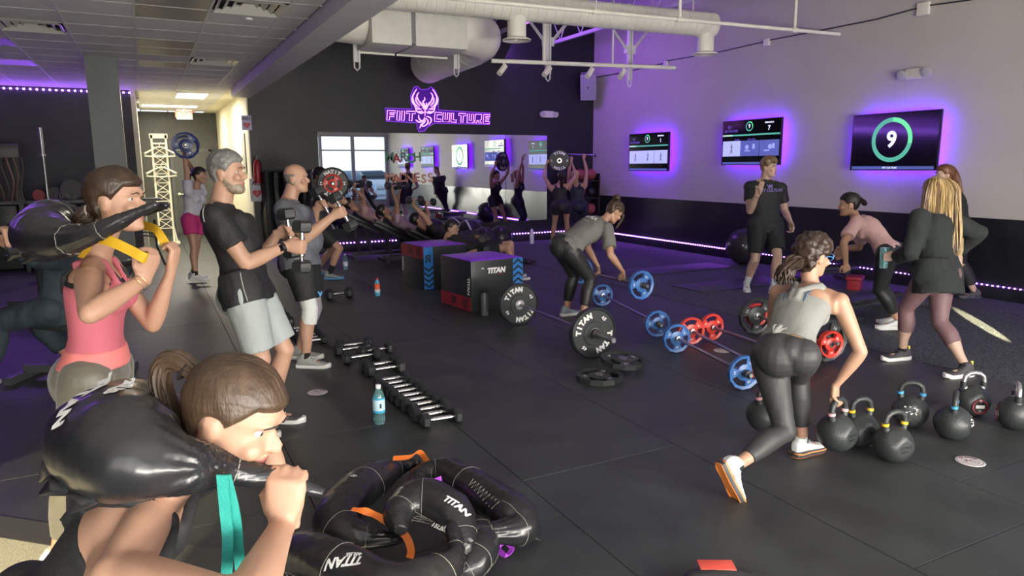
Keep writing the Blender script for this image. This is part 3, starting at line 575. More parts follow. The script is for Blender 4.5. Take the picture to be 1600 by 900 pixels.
def grip_plate(r, th, m, lettered=True):        # axis local z, centre at origin, three openings
    me = MB(); n = 48
    def rout(a): 
        s = 2*PI/12; q = (a % s)-s/2; return r*math.cos(s/2)/math.cos(q)
    ri = .045; r1 = r*.47; r2 = r*.80
    for zz, sg in ((th/2, 1), (-th/2, -1)):
        rs = [.026, r*.24, r1, r2, None]; hh = [th*.5, th*.5, th*.30, th*.30, th*.5]
        lay = []
        for j, rr in enumerate(rs): lay.append([V(((rr or rout(2*PI*k/n)*.985)*math.cos(2*PI*k/n), (rr or rout(2*PI*k/n)*.985)*math.sin(2*PI*k/n), sg*hh[j])) for k in range(n)])
        o = len(me.v)
        vs = [p for l in lay for p in l]; fs = []
        for j in range(len(rs)-1):
            for k in range(n):
                if j == 2 and (k % 16) not in (0, 1, 2, 3, 15, 14): continue
                fs.append((j*n+k, j*n+(k+1) % n, (j+1)*n+(k+1) % n, (j+1)*n+k))
        me.add(vs, fs)
    N = 5*n
    fs = []
    for k in range(n):
        k2 = (k+1) % n; fs.append((4*n+k, 4*n+k2, N+4*n+k2, N+4*n+k)); fs.append((k, k2, N+k2, N+k))
        if (k % 16) not in (0, 1, 2, 3, 15, 14):
            fs.append((2*n+k, 2*n+k2, N+2*n+k2, N+2*n+k)); fs.append((3*n+k, 3*n+k2, N+3*n+k2, N+3*n+k))
            if (k % 16) == 4: fs.append((2*n+k, 3*n+k, N+3*n+k, N+2*n+k))
            if (k % 16) == 13: fs.append((2*n+k2, 3*n+k2, N+3*n+k2, N+2*n+k2))
    me.f += fs; me.m += [0]*len(fs); return me
def arc_text(word, r, size, a0, step, z, flip=1, bold=.003):
    b = MB()
    for i, ch in enumerate(word):
        if ch == ' ': continue
        a = a0-step*(i-(len(word)-1)/2); up = V((math.cos(a), math.sin(a), 0)); X = V((math.sin(a), -math.cos(a), 0))
        if flip < 0: M = TR((r*math.cos(a), r*math.sin(a), -z), -X, up)
        else: M = TR((r*math.cos(a), r*math.sin(a), z), X, up)
        place(text_mb(ch, size, .0008, bold=bold), M, b)
    return b
PL = {}
def plate(kind, M, label, parentless=True, group=None):
    if kind not in PL:
        e = empty('weight_plate', (0, 0, 0))
        if kind == 'bumper':
            b = MB(); R0 = .225; pr = [(.026, .034), (.055, .034), (.058, .028), (.105, .028), (.110, .022), (.205, .022), (.215, .036), (.225, .030), (.225, -.030), (.215, -.036), (.205, -.022), (.110, -.022), (.105, -.028), (.058, -.028), (.055, -.034), (.026, -.034)]
            b.lathe(pr, seg=56, cap=False, closed=True); b.build('disc', mat('bumper_rubber', (.022, .026, .027), .45, bump=.15, bscale=200), e)
            b = MB(); b.lathe([(.026, .036), (.052, .036), (.052, .034), (.052, -.036), (.026, -.036)], seg=32, cap=False, closed=True); b.build('hub', m_steel, e)
            for f in (1, -1):
                bb = MB()
                for a in (.5*PI, 1.5*PI): t = arc_text('TITAN', .160, .066, a, .29, .024, f, .005); bb.add(t.v, t.f)
                for a in (0, PI): t = arc_text('45', .158, .04, a, .17, .024, f, .002); bb.add(t.v, t.f)
                bb.build('lettering', m_print, e, smooth=False)
        elif kind == 'disc':
            b = MB(); b.lathe([(.014, .02), (.03, .02), (.035, .012), (.10, .012), (.108, .018), (.118, .016), (.118, -.016), (.108, -.018), (.014, -.02)], seg=24, cap=False, closed=True); b.build('disc', m_iron, e)
        else:
            r, th, m = kind; g = grip_plate(r, th, m); g.build('disc', MATS[m], e, smooth=False)
            b = MB(); b.lathe([(.014, th*.56), (r*.2, th*.56), (r*.2, -th*.56), (.014, -th*.56)], seg=24, cap=False, closed=True); b.build('hub', m_steel, e)
            bb = MB()
            for f in (1, -1):
                for k in range(3):
                    t = arc_text('20' if r > .15 else '10', r*.62, r*.16, 2*PI*k/3+.12, .17, th*.31, f, .001); bb.add(t.v, t.f)
            bb.build('lettering', m_print if m != 'black_plate' else mat('grey_print', (.45, .45, .45), .6), e, smooth=False)
        PL[kind] = e; o = e; o.matrix_world = M
        tag(o, label, 'weight plate', group); return o
    o = copy_tree(PL[kind], M, label); o['category'] = 'weight plate'
    if group: o['group'] = group
    elif 'group' in o.keys(): del o['group']
    return o
mat('blue_plate', (.045, .15, .42), .35); mat('red_plate', (.62, .045, .03), .35); mat('black_plate', (.024, .027, .028), .4); mat('navy_plate', (.02, .035, .16), .35)
def barbell(pc, ax, L, label, r=.014, sleeve=.20, rs=.017, cat='barbell'):
    ax = V(ax).normalized(); e = empty('barbell', pc, label, cat); pc = V((0, 0, 0))
    b = MB(); b.tube([-ax*(L/2-sleeve), ax*(L/2-sleeve)], r, 14); b.build('shaft', mat('purple_grey_steel', (.36, .33, .40), .3, metal=1), e)
    for s in (-1, 1):
        b = MB(); b.lathe([(r*1.2, -.02), (rs*1.5, -.018), (rs*1.5, 0), (rs, .002), (rs, sleeve-.004), (rs*.85, sleeve), (.001, sleeve)], ax*s*(L/2-sleeve), ax*s, seg=18); sl = b.build('sleeve', m_steel, e)
        b = MB(); b.lathe([(rs, .075), (rs*1.9, .077), (rs*1.9, .10), (rs, .102)], ax*s*(L/2-sleeve), ax*s, seg=12); b.build('collar', m_blk, e)
    return e
def axM(c, ax, spin=0): return Matrix.Translation(V(c)) @ frame_z(ax) @ Matrix.Rotation(spin, 4, 'Z')
def frame_z(ax):
    ax = V(ax).normalized(); X = V((0, 0, 1)).cross(ax)
    X = X.normalized() if X.length > 1e-4 else V((1, 0, 0)); Y = ax.cross(X); return Matrix((X, Y, ax)).transposed().to_4x4()
def loaded(c0, c1, over, kind, lab, labs, th=.04, L=None, **k):   # plates at c0 and c1
    c0, c1 = V(c0), V(c1); ax = (c1-c0).normalized(); Lc = (c1-c0).length
    barbell((c0+c1)/2, ax, Lc+2*over, lab, sleeve=over+.03, **k)
    plate(kind, axM(c0, ax, .5), labs[0]); plate(kind, axM(c1, ax, .9), labs[1])
# floor barbells
loaded((3.43, 6.55, .225), (3.40, 5.08, .225), .33, 'bumper', 'long barbell with big black white-lettered plates on the floor', ('far big black plate with white lettering, leaning on the box side', 'near big black plate with white lettering'), r=.0145, rs=.024)
bp = ((.135, .035, 'blue_plate')); rp = (.135, .035, 'red_plate'); kp = (.19, .045, 'black_plate')
loaded((4.80, 6.98, .135), (4.39, 5.42, .135), .10, bp, 'small barbell with pale blue plates behind the black plate barbell', ('blue plate half hidden behind the big black plate', 'blue plate left of the other blue and red plates'))
loaded((4.16, 4.86, .135), (3.90, 3.78, .135), .10, bp, 'small barbell with blue plates nearest the camera', ('far blue plate of the nearest small barbell', 'nearest blue plate, in front of the woman in grey'))
loaded((4.47, 5.02, .135), (4.12, 3.78, .135), .10, rp, 'small barbell with red plates just behind the blue one', ('red plate overlapped by the blue plate', 'red plate peeping out behind the nearest blue plate'))
loaded((4.75, 5.05, .135), (4.62, 3.85, .135), .10, rp, 'small barbell with red plates, rightmost of the floor row', ('rightmost red plate of the floor row', 'red plate hidden behind the woman in grey'))
loaded((5.33, 5.05, .19), (5.10, 4.02, .19), .14, kp, 'barbell with dark plates standing behind the woman in grey', ('dark plate with red inserts left of the woman in grey', 'dark plate with red inserts right of the woman in grey'))
for c in ((5.37, 5.02, .14), (5.07, 4.0, .17)): plate((.12, .05, 'red_plate'), axM(V(c)+V((0.0, .06 if c[1] > 4.5 else -.035, .05 if c[1] > 4.5 else 0)), (.2, 1, 0), .3), 'small red plate inside the dark plate ' + ('left' if c[1] > 4.5 else 'right')+' of the woman in grey')
plate(kp, Matrix.Translation((3.42, 4.66, .075)) @ Matrix.Rotation(.10, 4, (1, .3, 0)), 'black three-grip plate lying on the floor, upper of two')
plate(kp, Matrix.Translation((3.08, 4.50, .025)) @ Matrix.Rotation(.6, 4, 'Z'), 'black three-grip plate lying on the floor, lower of two')
# dumbbells on the floor
def db_floor(x, y, yaw, label, group, L=.30, r=.055): put_db(Matrix.Translation((x, y, r*.87+.002)) @ Matrix.Rotation(yaw, 4, 'Z'), label, group, L, r)
for k in range(10): db_floor(1.60-.003*k+random.uniform(-.012, .012), 4.16+.112*k, random.uniform(-.05, .05), 'dumbbell in the long row behind the water bottle, '+['nearest of ten', 'second nearest', 'third nearest', 'fourth nearest', 'fifth nearest', 'sixth nearest', 'fourth from the far end', 'third from the far end', 'second from the far end', 'at the far end'][k], 'long dumbbell row', .28, .05)
for k in range(2): db_floor(1.62, 5.44+.15*k, .03, 'large dumbbell of the middle pair, '+('nearer', 'farther')[k], 'middle pair', .33, .062)
for k, (x, y, a) in enumerate(((1.55, 5.91, .05), (1.72, 6.06, .15), (1.55, 6.21, .0), (1.6, 6.35, -.05))): db_floor(x, y, a, 'large dumbbell of the far cluster of four, '+('nearest', 'skewed one', 'third back', 'farthest')[k], 'far cluster', .33, .058)
for k in range(6): db_floor(1.29, 6.72+.12*k, random.uniform(-.04, .04), 'dumbbell in the row behind the knee sleeve man, '+('nearest', 'second', 'third', 'fourth', 'fifth', 'farthest')[k], 'row behind the grey shirt man', .28, .05)
for k in range(5): db_floor(1.12, 7.62+.21*k, random.uniform(-.04, .04), 'dumbbell in the farther left row past the grey shorts, '+('nearest', 'second', 'middle', 'fourth', 'farthest')[k], 'farther left row', .32, .062)
db_floor(2.10, 9.0, .2, 'single dumbbell under the blue shoe by the grey shirt man', None, .36, .075)
# kettlebells
m_kb = mat('black_kettlebell', (.030, .034, .035), .38, bump=.25, bscale=120); m_kb2 = mat('worn_steel_grip', (.55, .55, .55), .3, metal=.9)
def kettlebell(x, y, yaw, ringc, label, z=0, steel=False, badge=None, scuff=False, hs=1.0):
    e = empty('kettlebell', (x, y, z), label, 'kettlebell', R=Matrix.Rotation(yaw, 3, 'Z'))     # handle spans local x, flat face towards local -y
    b = MB(); rb = .109; seg = 32; rs = []
    for i in range(17):
        a = PI*(i/16); a = min(max(a, .05), PI-.05); zz = .100-rb*.98*math.cos(a); ring = []
        for k in range(seg):
            t = 2*PI*k/seg; p = V((rb*math.sin(a)*math.cos(t), rb*math.sin(a)*math.sin(t), zz)); p.y = max(p.y, -.092); p.z = max(p.z, 0)
            # flattened shoulder facets
            for nx, ny in ((.5, -.62), (-.5, -.62)):
                nn = V((nx, ny, .6)).normalized(); q = p-V((0, 0, .1)); d_ = q.dot(nn)
                if d_ > .100: p = p-nn*(d_-.100)
            ring.append(p)
        rs.append(ring)
    b.rings(rs); b.build('body', m_kb, e)
    b = MB(); hh = .29*hs; wv = .062; pts = [V((-wv+.012, 0, .175)), V((-wv, 0, .20)), V((-wv-.003, 0, .235)), V((-wv+.006, 0, hh-.022)), V((-wv+.030, 0, hh-.004)), V((0, 0, hh+.001)), V((wv-.030, 0, hh-.004)), V((wv-.006, 0, hh-.022)), V((wv+.003, 0, .235)), V((wv, 0, .20)), V((wv-.012, 0, .175))]
    b.tube(pts, [.026, .019, .0165, .0165, .0165, .0165, .0165, .0165, .0165, .019, .026], 16, up=(0, 1, 0)); b.build('handle', m_kb2 if steel else m_kb, e)
    if steel:
        for s in (-1, 1): b = MB(); b.cyl((s*(wv+.001), 0, .19), (s*(wv+.003), 0, .232), .021, seg=16); b.build('handle_foot', m_kb, e)
    if ringc:
        for s in (-1, 1): b = MB(); b.cyl((s*(wv+.001), 0, .212), (s*(wv+.003), 0, .228), .0195, seg=20); b.build('colour_band', ringc, e)
    if badge:
        b = MB(); b.lathe([(0, .012), (.052, .012), (.052, 0)], (0, -.086, .085), (0, -1, 0), seg=28); bd = b.build('badge', badge, e)
        b = MB(); b.lathe([(.050, .0), (.050, .002), (.042, .002), (.042, 0)], (0, -.0985, .085), (0, -1, 0), seg=28, cap=False, closed=True); b.build('badge_ring', mat('badge_red', (.25, .02, .04), .5), bd)
        b = MB(); b.box((0, -.1005, .085), (.055, .002, .022)); place(text_mb('20', .02, .001), TR((0, -.1005, .055), (1, 0, 0), (0, 0, 1)), b); place(text_mb('*', .03, .001, bold=.002), TR((0, -.1005, .118), (1, 0, 0), (0, 0, 1)), b); b.build('badge_print', m_print, bd, smooth=False)
    else:
        b = MB(); b.lathe([(.040, .0), (.040, .003), (.0435, .003), (.0435, 0)], (0, -.0905, .095), (0, -1, 0), seg=28, cap=False, closed=True); place(text_mb('TITAN', .022, .0015), TR((0, -.093, .108), (1, 0, 0), (0, 0, 1)), b); place(text_mb('20 KG', .02, .0015), TR((0, -.093, .082), (1, 0, 0), (0, 0, 1)), b); b.build('cast_emblem', m_kb, e, smooth=False)
    if scuff:
        b = MB()
        for k in range(16): nn = V((random.uniform(-.4, .25), -.8, random.uniform(.0, .5))).normalized(); p_ = V((0, 0, .1))+nn*(rb*.99); b.box(p_, (random.uniform(.004, .014), .002, random.uniform(.003, .008)), R=frame(nn))
        b.build('chipped_paint', m_print, e, smooth=False)
m_yb, m_pb, m_bb = mat('yellow_band', (.80, .52, .02), .5), mat('pink_band', (.75, .38, .40), .5), mat('blue_band', (.05, .32, .62), .5)
kettlebell(3.475, 2.72, -.24, m_pb, 'kettlebell with pink bands held by the woman in grey', badge=None)
kettlebell(3.37, 3.22, -.24, m_pb, 'kettlebell with pink bands half hidden behind the woman in grey')
kettlebell(3.72, 2.66, -.24, m_yb, 'kettlebell with yellow bands standing farther back')
kettlebell(3.69, 2.42, -.24, m_yb, 'kettlebell with yellow bands standing nearest the camera')
kettlebell(4.29, 2.72, -.85, m_bb, 'chipped kettlebell with blue band and broad handle side on', scuff=True)
kettlebell(4.32, 2.46, .50, m_bb, 'chipped kettlebell with blue band and handle turned edge on', scuff=True)
kettlebell(4.86, 2.66, -.55, None, 'steel handled kettlebell with full round red badge', steel=True, badge=m_blk)
kettlebell(4.84, 2.38, 3.75, None, 'steel handled kettlebell cut by the right edge of the photo', steel=True, badge=m_blk)
# floor discs
for k, (x, y) in enumerate(((496, 613), (1516, 721), (1128, 548))):
    p = on_z(x, y, .004); e = empty('floor_sticker', p, ['round white floor sticker near the grey shoes', 'round white floor sticker in front of the kettlebells', 'round white floor sticker between the red barbells'][k], 'sticker', 'floor stickers')
    b = MB(); b.lathe([(0, .003), (.072, .003), (.075, 0)], (0, 0, 0), seg=32); b.build('disc', mat('sticker_white', (.62, .60, .60), .5), e)
    b = MB(); b.lathe([(.064, .003), (.064, .0036), (.067, .0036), (.067, .003)], seg=32, cap=False, closed=True); b.lathe([(.042, .003), (.042, .0036), (.045, .0036), (.045, .003)], seg=32, cap=False, closed=True); t = arc_text('FIIT CULTURE', .054, .016, .9, .16, .0034, 1, .0006); b.add(t.v, t.f); place(text_mb('FC', .05, .0003, bold=.001), Matrix.Rotation(-.6, 4, 'Z') @ Matrix.Translation((0, 0, .0034)), b)
    b.build('print', mat('sticker_print', (.16, .06, .09), .5), e, smooth=False)
# plyo boxes
m_vin = mat('black_vinyl_box', (.022, .026, .027), .38, bump=.3, bscale=14); m_vsheen = mat('vinyl_top_purple_sheen', (.30, .035, .92), .34); m_rv = mat('red_vinyl', (.30, .018, .03), .45); m_bv = mat('blue_print_vinyl', (.03, .22, .62), .45)  # purple light reflected on the box tops is put into the vinyl colour
def plyo(P0, P1, depth_, H, lab, red_top, near):
    P0, P1 = V((P0[0], P0[1], 0)), V((P1[0], P1[1], 0)); X = (P1-P0); W = X.length; X.normalize(); Yb = V((-X.y, X.x, 0))
    e = empty('jump_box', P0, lab, 'jump box', R=Matrix((X, Yb, V((0, 0, 1)))).transposed())       # local: front face y=0, x along front
    b = MB(); b.box((W/2, depth_/2, H/2), (W, depth_, H), bev=.018); b.build('body', m_vin, e)
    b = MB(); b.box((W/2, depth_/2, H+.001), (W-.02, depth_-.02, .006), bev=.002); b.build('top_panel', m_vsheen, e)
    b = MB()
    z0, z1 = (H-.17, H-.01) if red_top else (.01, .17)
    b.box((-.001, depth_/2, (z0+z1)/2), (.006, depth_-.02, z1-z0)); rp_ = b.build('red_band', m_rv, e, smooth=False)
    b = MB()
    for k in range(3): 
        yy = .09+.045*k
        for s in (-1, 1): b.box((-.006, yy, (z0+z1)/2+s*.03), (.003, .015, .075), R=Matrix.Rotation(s*.5, 3, 'X'))
    place(text_mb('24' if red_top else '30', .13, .001, bold=.004), TR((-.006, depth_*.55, (z0+z1)/2), (0, -1, 0), (0, 0, 1)), b); b.build('band_print', m_vin, rp_, smooth=False)
    x0 = 0.005 if red_top else W-.145
    b = MB(); b.box((x0+.07, -.001, H/2 if red_top else H-.17), (.14, .005, H-.02 if red_top else .33)); bp_ = b.build('blue_band', m_bv, e, smooth=False)
    b = MB(); zt = H-.28 if red_top else H-.02
    for k in range(4):
        for s in (-1, 1): b.box((x0+.07+s*.033, -.005, zt-.075*k-.03), (.088, .003, .022), R=Matrix.Rotation((-s if red_top else s)*.65, 3, 'Y'))
    if red_top: place(text_mb('20', .11, .001, bold=.004), TR((x0+.07, -.005, H-.17), (0, 0, 1), (-1, 0, 0)), b)
    b.build('chevrons', m_vin, bp_, smooth=False)
    if red_top: place(text_mb('TITAN', .075, .001, shear=.2, bold=.005), TR((W*.62, -.003, .07), (-1, 0, 0), (0, 0, -1))).build('lettering', m_print, e, smooth=False)
    else:
        place(text_mb('TITAN', .085, .001, shear=.2, bold=.005), TR((W*.47, -.003, H-.13), (1, 0, 0), (0, 0, 1))).build('lettering', m_print, e, smooth=False)
        b = MB(); b.tube([(W*.20, -.003, H-.10), (W*.215, -.003, H-.085), (W*.24, -.003, H-.10)], .006); b.build('helmet_emblem', m_print, e); place(text_mb('FITNESS', .022, .001), TR((W*.56, -.003, H-.18), (1, 0, 0), (0, 0, 1))).build('small_lettering', m_rv, e, smooth=False)
    place(text_mb('TITAN', .07, .001, bold=.003), TR((-.003, depth_-.06 if red_top else .06, H*.5), (0, 0, -1 if not red_top else 1), (0, -1 if not red_top else 1, 0))).build('side_lettering', m_print, e, smooth=False)
    b = MB()
    for k in range(int(W/.03)): b.box((.02+k*.03, -.001, H-.012), (.012, .004, .006))
    b.build('stitching', mat('grey_thread', (.12, .12, .12), .7), e, smooth=False)
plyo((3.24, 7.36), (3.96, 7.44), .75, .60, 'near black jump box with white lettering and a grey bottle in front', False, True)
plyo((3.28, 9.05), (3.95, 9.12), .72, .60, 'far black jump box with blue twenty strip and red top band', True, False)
# bottles
def bottle(p, prof, lab, mats, sc_=1, cat='bottle', seg=20, band=None, name='water_bottle', capp=None):
    e = empty(name, p, lab, cat); b = MB(); b.lathe([(r*sc_, h*sc_) for r, h in prof], seg=seg); b.build('body', mats[0], e)
    if capp: b = MB(); b.lathe([(r*sc_, h*sc_) for r, h in capp], seg=seg); b.build('cap', mats[1], e)
    for k, (r, h0, h1, m) in enumerate(band or []): b = MB(); b.lathe([(r*sc_, h0*sc_), ((r+.0008)*sc_, (h0+.001)*sc_), ((r+.0008)*sc_, (h1-.001)*sc_), (r*sc_, h1*sc_)], seg=seg, cap=False); b.build('label', m, e)
    return e
PET = [(.0, .004), (.030, 0), (.036, .008), (.036, .05), (.0345, .055), (.036, .06), (.0345, .075), (.036, .08), (.036, .15), (.033, .175), (.022, .20), (.014, .21), (.013, .225)]
CAP = [(.0145, .215), (.0155, .217), (.0155, .235), (.014, .237), (.0, .237)]
m_wat = mat('clear_bluish_bottle', (.45, .80, .80), .05, trans=.85); m_wh = mat('white_cap', (.85, .88, .88), .4)
e = bottle(on_z(593, 661), PET, 'clear water bottle with blue and white label beside the dumbbells', (m_wat, m_wh), 1.12, capp=CAP, band=[(.0362, .085, .15, mat('pale_blue_label', (.55, .75, .85), .5)), (.0364, .07, .085, mat('blue_label', (.05, .42, .68), .5)), (.0364, .15, .16, MATS['blue_label'])])
b = MB(); b.box((.0, -.0418, .13), (.012, .002, .03)); b.build('label_print', m_blk, e, smooth=False)
bottle(on_z(590, 462), PET, 'bottle of red and blue sports drink alone on the floor', (mat('blue_drink', (.10, .48, .75), .15), mat('red_cap', (.75, .06, .04), .4)), 1.0, capp=CAP, band=[(.0365, .09, .165, mat('orange_drink', (.80, .14, .06), .2)), (.0368, .05, .09, mat('white_label', (.75, .8, .85), .5))])
bottle(on_z(756, 492)+V((0, -.02, 0)), [(0, 0), (.036, 0), (.038, .006), (.038, .20), (.030, .225), (.028, .24)], 'tall dark grey flask standing against the near jump box', (mat('dark_grey_flask', (.10, .105, .115), .4), m_blk), 1.1, capp=[(.03, .24), (.031, .242), (.031, .265), (.01, .268), (.0, .268)])
bottle(on_z(540, 421), PET, 'small clear bottle with white label on the dark floor by the benches', (m_wat, m_wh), 1.1, capp=CAP, band=[(.037, .05, .12, MATS['white_label'])])
bottle(on_z(831, 381), [(0, 0), (.042, 0), (.045, .006), (.045, .22), (.03, .245), (.028, .26)], 'white flask with loop lid standing at the foot of the mirror wall', (mat('white_flask', (.75, .75, .78), .35), m_wh), 1.05, capp=[(.03, .26), (.032, .29), (.01, .295), (.012, .32), (.0, .32)])
bottle(on_z(1576, 464), PET, 'clear bottle standing by the light strip at the right', (m_wat, m_wh), 1.1, capp=CAP, band=[(.037, .06, .13, mat('lilac_label', (.45, .42, .65), .5))])
bottle(V((6.0, YB-.25, 0)), [(0, 0), (.04, 0), (.042, .2), (.03, .24), (.028, .26), (.0, .26)], 'small white bottle below the mirror between the exercise balls', (MATS['white_flask'], m_wh))
# towel by the bottle
b = MB(); t0 = on_z(1528, 462); t1 = on_z(1572, 468); random.seed(5); n, mm = 18, 8; vs = []
for i in range(n+1):
    for j in range(mm+1):
        p = t0.lerp(t1, i/n)+V((0.1, -.2, 0))*(j/mm-.5)*.9; vs.append((p.x, p.y, .015+.04*(.5+noise.noise(V((i*.45, j*.5, 3))))+.02*math.sin(j*1.3+i*.4)**2))
N = len(vs); vs += [(x, y, max(.003, z-.02)) for x, y, z in vs]; fs = []
for i in range(n):
    for j in range(mm): a = i*(mm+1)+j; fs.append((a, a+1, a+mm+2, a+mm+1)); fs.append((N+a, N+a+mm+1, N+a+mm+2, N+a+1))
for i in range(n):
    for j in (0, mm): a = i*(mm+1)+j; fs.append((a, a+mm+1, N+a+mm+1, N+a))
for j in range(mm):
    for i in (0, n): a = i*(mm+1)+j; fs.append((a, a+1, N+a+1, N+a))
b.add(vs, fs); tag(b.build('towel', mat('pale_lilac_towel', (.50, .50, .60), .9)), 'crumpled pale towel on the floor beside the right-hand bottle', 'towel')
# exercise balls
m_ball = mat('black_ball', (.02, .02, .024), .3, bump=.1, bscale=30)
def xball(c, r, lab, base=False, m=None):
    e = empty('exercise_ball', c, lab, 'ball'); b = MB(); b.ball((0, 0, 0), r, seg=40); b.build('ball', m or m_ball, e)
    b = MB()
    for k in (-.45, -.15, .15, .45): b.lathe([(math.sqrt(1-k*k)*r+.0005, k*r-.003), (math.sqrt(1-k*k)*r+.0025, k*r), (math.sqrt(1-k*k)*r+.0005, k*r+.003)], (0, 0, 0), (.3, .2, 1), seg=40, cap=False)
    b.build('ridges', m or m_ball, e)
    b = MB(); b.lathe([(.0, .006), (.014, .004), (.016, 0)], V((-.75, -.6, .15)).normalized()*r, (-.75, -.6, .15)); b.build('valve', m_chr, e)
p = on_z(1152, 414); xball((p.x+.15, p.y, .31), .31, 'big black exercise ball by the right wall behind the trainer')
for k, (px_, py_, Y, r, lab) in enumerate(((734, 360, 13.6, .29, 'black exercise ball with a white band at the mirror'), (757, 372, 12.6, .25, 'black exercise ball behind the reclining man'), (782, 378, 12.9, .24, 'round black ball at the right of the group below the mirror'))):
    c = on_y(px_, py_, Y); c.z = r; xball(c, r, lab)
    if k == 0: b = MB(); b.lathe([(.291, -.02), (.294, 0), (.291, .02)], (0, 0, 0), (.9, -.2, .3), seg=40, cap=False); b.build('band', m_print, [o for o in bpy.data.objects if o.get('label') == lab][0])
# pale stripe ring on first ball
# medicine balls on rack in the corner
m_med = mat('dusky_red_ball', (.30, .06, .06), .5); e = empty('ball_rack', (8.75, 13.5, 0), 'black rack of medicine balls in the back corner', 'rack')
for s in (-1, 1): b = MB(); b.box((s*.3, 0, .75), (.04, .3, 1.5)); b.build('post', m_blk, e, smooth=False)
for k in range(4): b = MB(); b.box((0, 0, .2+k*.38), (.6, .3, .03)); b.build('shelf', m_blk, e, smooth=False)
for k in range(4):
    for s in (-1, 1): b = MB(); b.ball((8.75+s*.14, 13.45, .34+k*.38), .12, seg=20); o = b.build('medicine_ball', m_med if (k+s) % 3 else m_blk); tag(o, 'medicine ball in the back corner rack, %s shelf, %s side' % (('lowest', 'second', 'third', 'top')[k], 'left' if s < 0 else 'right'), 'ball', 'medicine balls')
# hanging black mats on the black wall near the corridor
e = empty('folded_mats', (2.35, YB-.12, 0), 'black exercise mats hanging beside the corridor corner', 'mat')
for k in range(6):
    b = MB(); pts = []
    for j in range(14): pts.append(V((-.42+k*.17+.01*math.sin(j*.9+k), -.03*math.sin(j*.5+k), .25+1.35*j/13)))
    b.ribbon(pts, V((.5, 1, 0)) if k % 2 else V((-.4, 1, 0)), .17, .012); b.build('mat', mat('black_foam', (.012, .012, .013), .35), e)
b = MB(); b.tube([(-.5, 0, 1.6), (.55, 0, 1.6)], .02); b.build('hanging_rail', m_blk, e)
# coat stand with hangers (cream)
c = on_y(255, 300, 17.5); m_cr = mat('cream_rack_paint', (.75, .72, .60), .5); gz = .0
e = empty('hanger_stand', (c.x, 17.5, 0), 'tall cream lattice stand holding stacks of hangers', 'stand')
for s in (-1, 1): b = MB(); b.box((s*.14, 0, 1.19), (.04, .05, 2.38)); b.build('upright', m_cr, e, smooth=False)
b = MB()
for k in range(9):
    z = .35+k*.2
    for s in (-1, 1): b.tube([(s*.13, 0, z), (-s*.13, 0, z+.19)], .008, 4)
    b.box((0, 0, z), (.26, .03, .016))
b.build('lattice', m_cr, e, smooth=False)
b = MB(); b.box((0, 0, 2.36), (.36, .05, .10)); b.box((0, 0, 2.2), (.30, .04, .03)); b.build('top_board', m_cr, e, smooth=False); b = MB(); b.box((0, 0, .02), (.5, .4, .04)); b.tube([(-.2, 0, .04), (-.14, 0, .4)], .02); b.tube([(.2, 0, .04), (.14, 0, .4)], .02); b.build('foot', m_cr, e)
for (z, lab) in ((2.05, 'upper'), (1.62, 'lower')):
    for k in range(4):
        b = MB(); y = -.06-.03*k; w_ = .30-.01*k; b.tube([(-w_, y, z-.12), (-w_, y, z-.06), (-.05, y, z+.07), (.05, y, z+.07), (w_, y, z-.06), (w_, y, z-.12), (0, y, z-.14)], .014, 6, closed=True); b.tube([(0, y, z+.07), (0, y, z+.13), (.03, y, z+.17), (.06, y, z+.13)], .007, 6)
        o = b.build('clothes_hanger', m_cr); o.location = (c.x, 17.5, 0); tag(o, 'cream clothes hanger in the %s stack, %s' % (lab, ('back', 'second', 'third', 'front')[k]), 'hanger', 'cream hangers')
# ================================================================== PEOPLE
def lap_smooth(me, it, lam=.5, wfun=None):
    n = len(me.vertices); co = np.empty(n*3); me.vertices.foreach_get('co', co); co = co.reshape(-1, 3)
    ed = np.empty(len(me.edges)*2, dtype=np.int64); me.edges.foreach_get('vertices', ed); ed = ed.reshape(-1, 2)
    deg = np.bincount(ed.ravel(), minlength=n).astype(float); deg[deg == 0] = 1
    W = np.full(n, lam) if wfun is None else wfun(co)*lam
    for _ in range(it):
        s = np.zeros_like(co)
        for k in range(3):
            s[:, k] = np.bincount(ed[:, 0], co[ed[:, 1], k], n)+np.bincount(ed[:, 1], co[ed[:, 0], k], n)
        co = co+(s/deg[:, None]-co)*W[:, None]
    me.vertices.foreach_set('co', co.ravel()); me.update(); return co
def get_co(me): n = len(me.vertices); co = np.empty(n*3); me.vertices.foreach_get('co', co); return co.reshape(-1, 3)
def get_no(me): n = len(me.vertices); co = np.empty(n*3); me.vertices.foreach_get('normal', co); return co.reshape(-1, 3)
def remesh(mb, vox, it=2, off=(0, 0, 0), wfun=None):
    me = mb.mesh('tmp', [], off); bm = bmesh.new(); bm.from_mesh(me); bmesh.ops.recalc_face_normals(bm, faces=bm.faces); bm.to_mesh(me); bm.free()
    o = bpy.data.objects.new('tmp', me); sc.collection.objects.link(o)
    m = o.modifiers.new('r', 'REMESH'); m.mode = 'VOXEL'; m.voxel_size = vox; m.use_smooth_shade = True
    r = bpy.data.meshes.new_from_object(o.evaluated_get(bpy.context.evaluated_depsgraph_get()))
    bpy.data.objects.remove(o); bpy.data.meshes.remove(me)
    lap_smooth(r, it, .5, wfun); r.polygons.foreach_set('use_smooth', [True]*len(r.polygons)); return r
def link(me, name, mats, parent):
    me.name = name
    for m in (mats if isinstance(mats, (list, tuple)) else [mats]): me.materials.append(m)
    o = bpy.data.objects.new(name, me); sc.collection.objects.link(o); o.parent = parent; return o
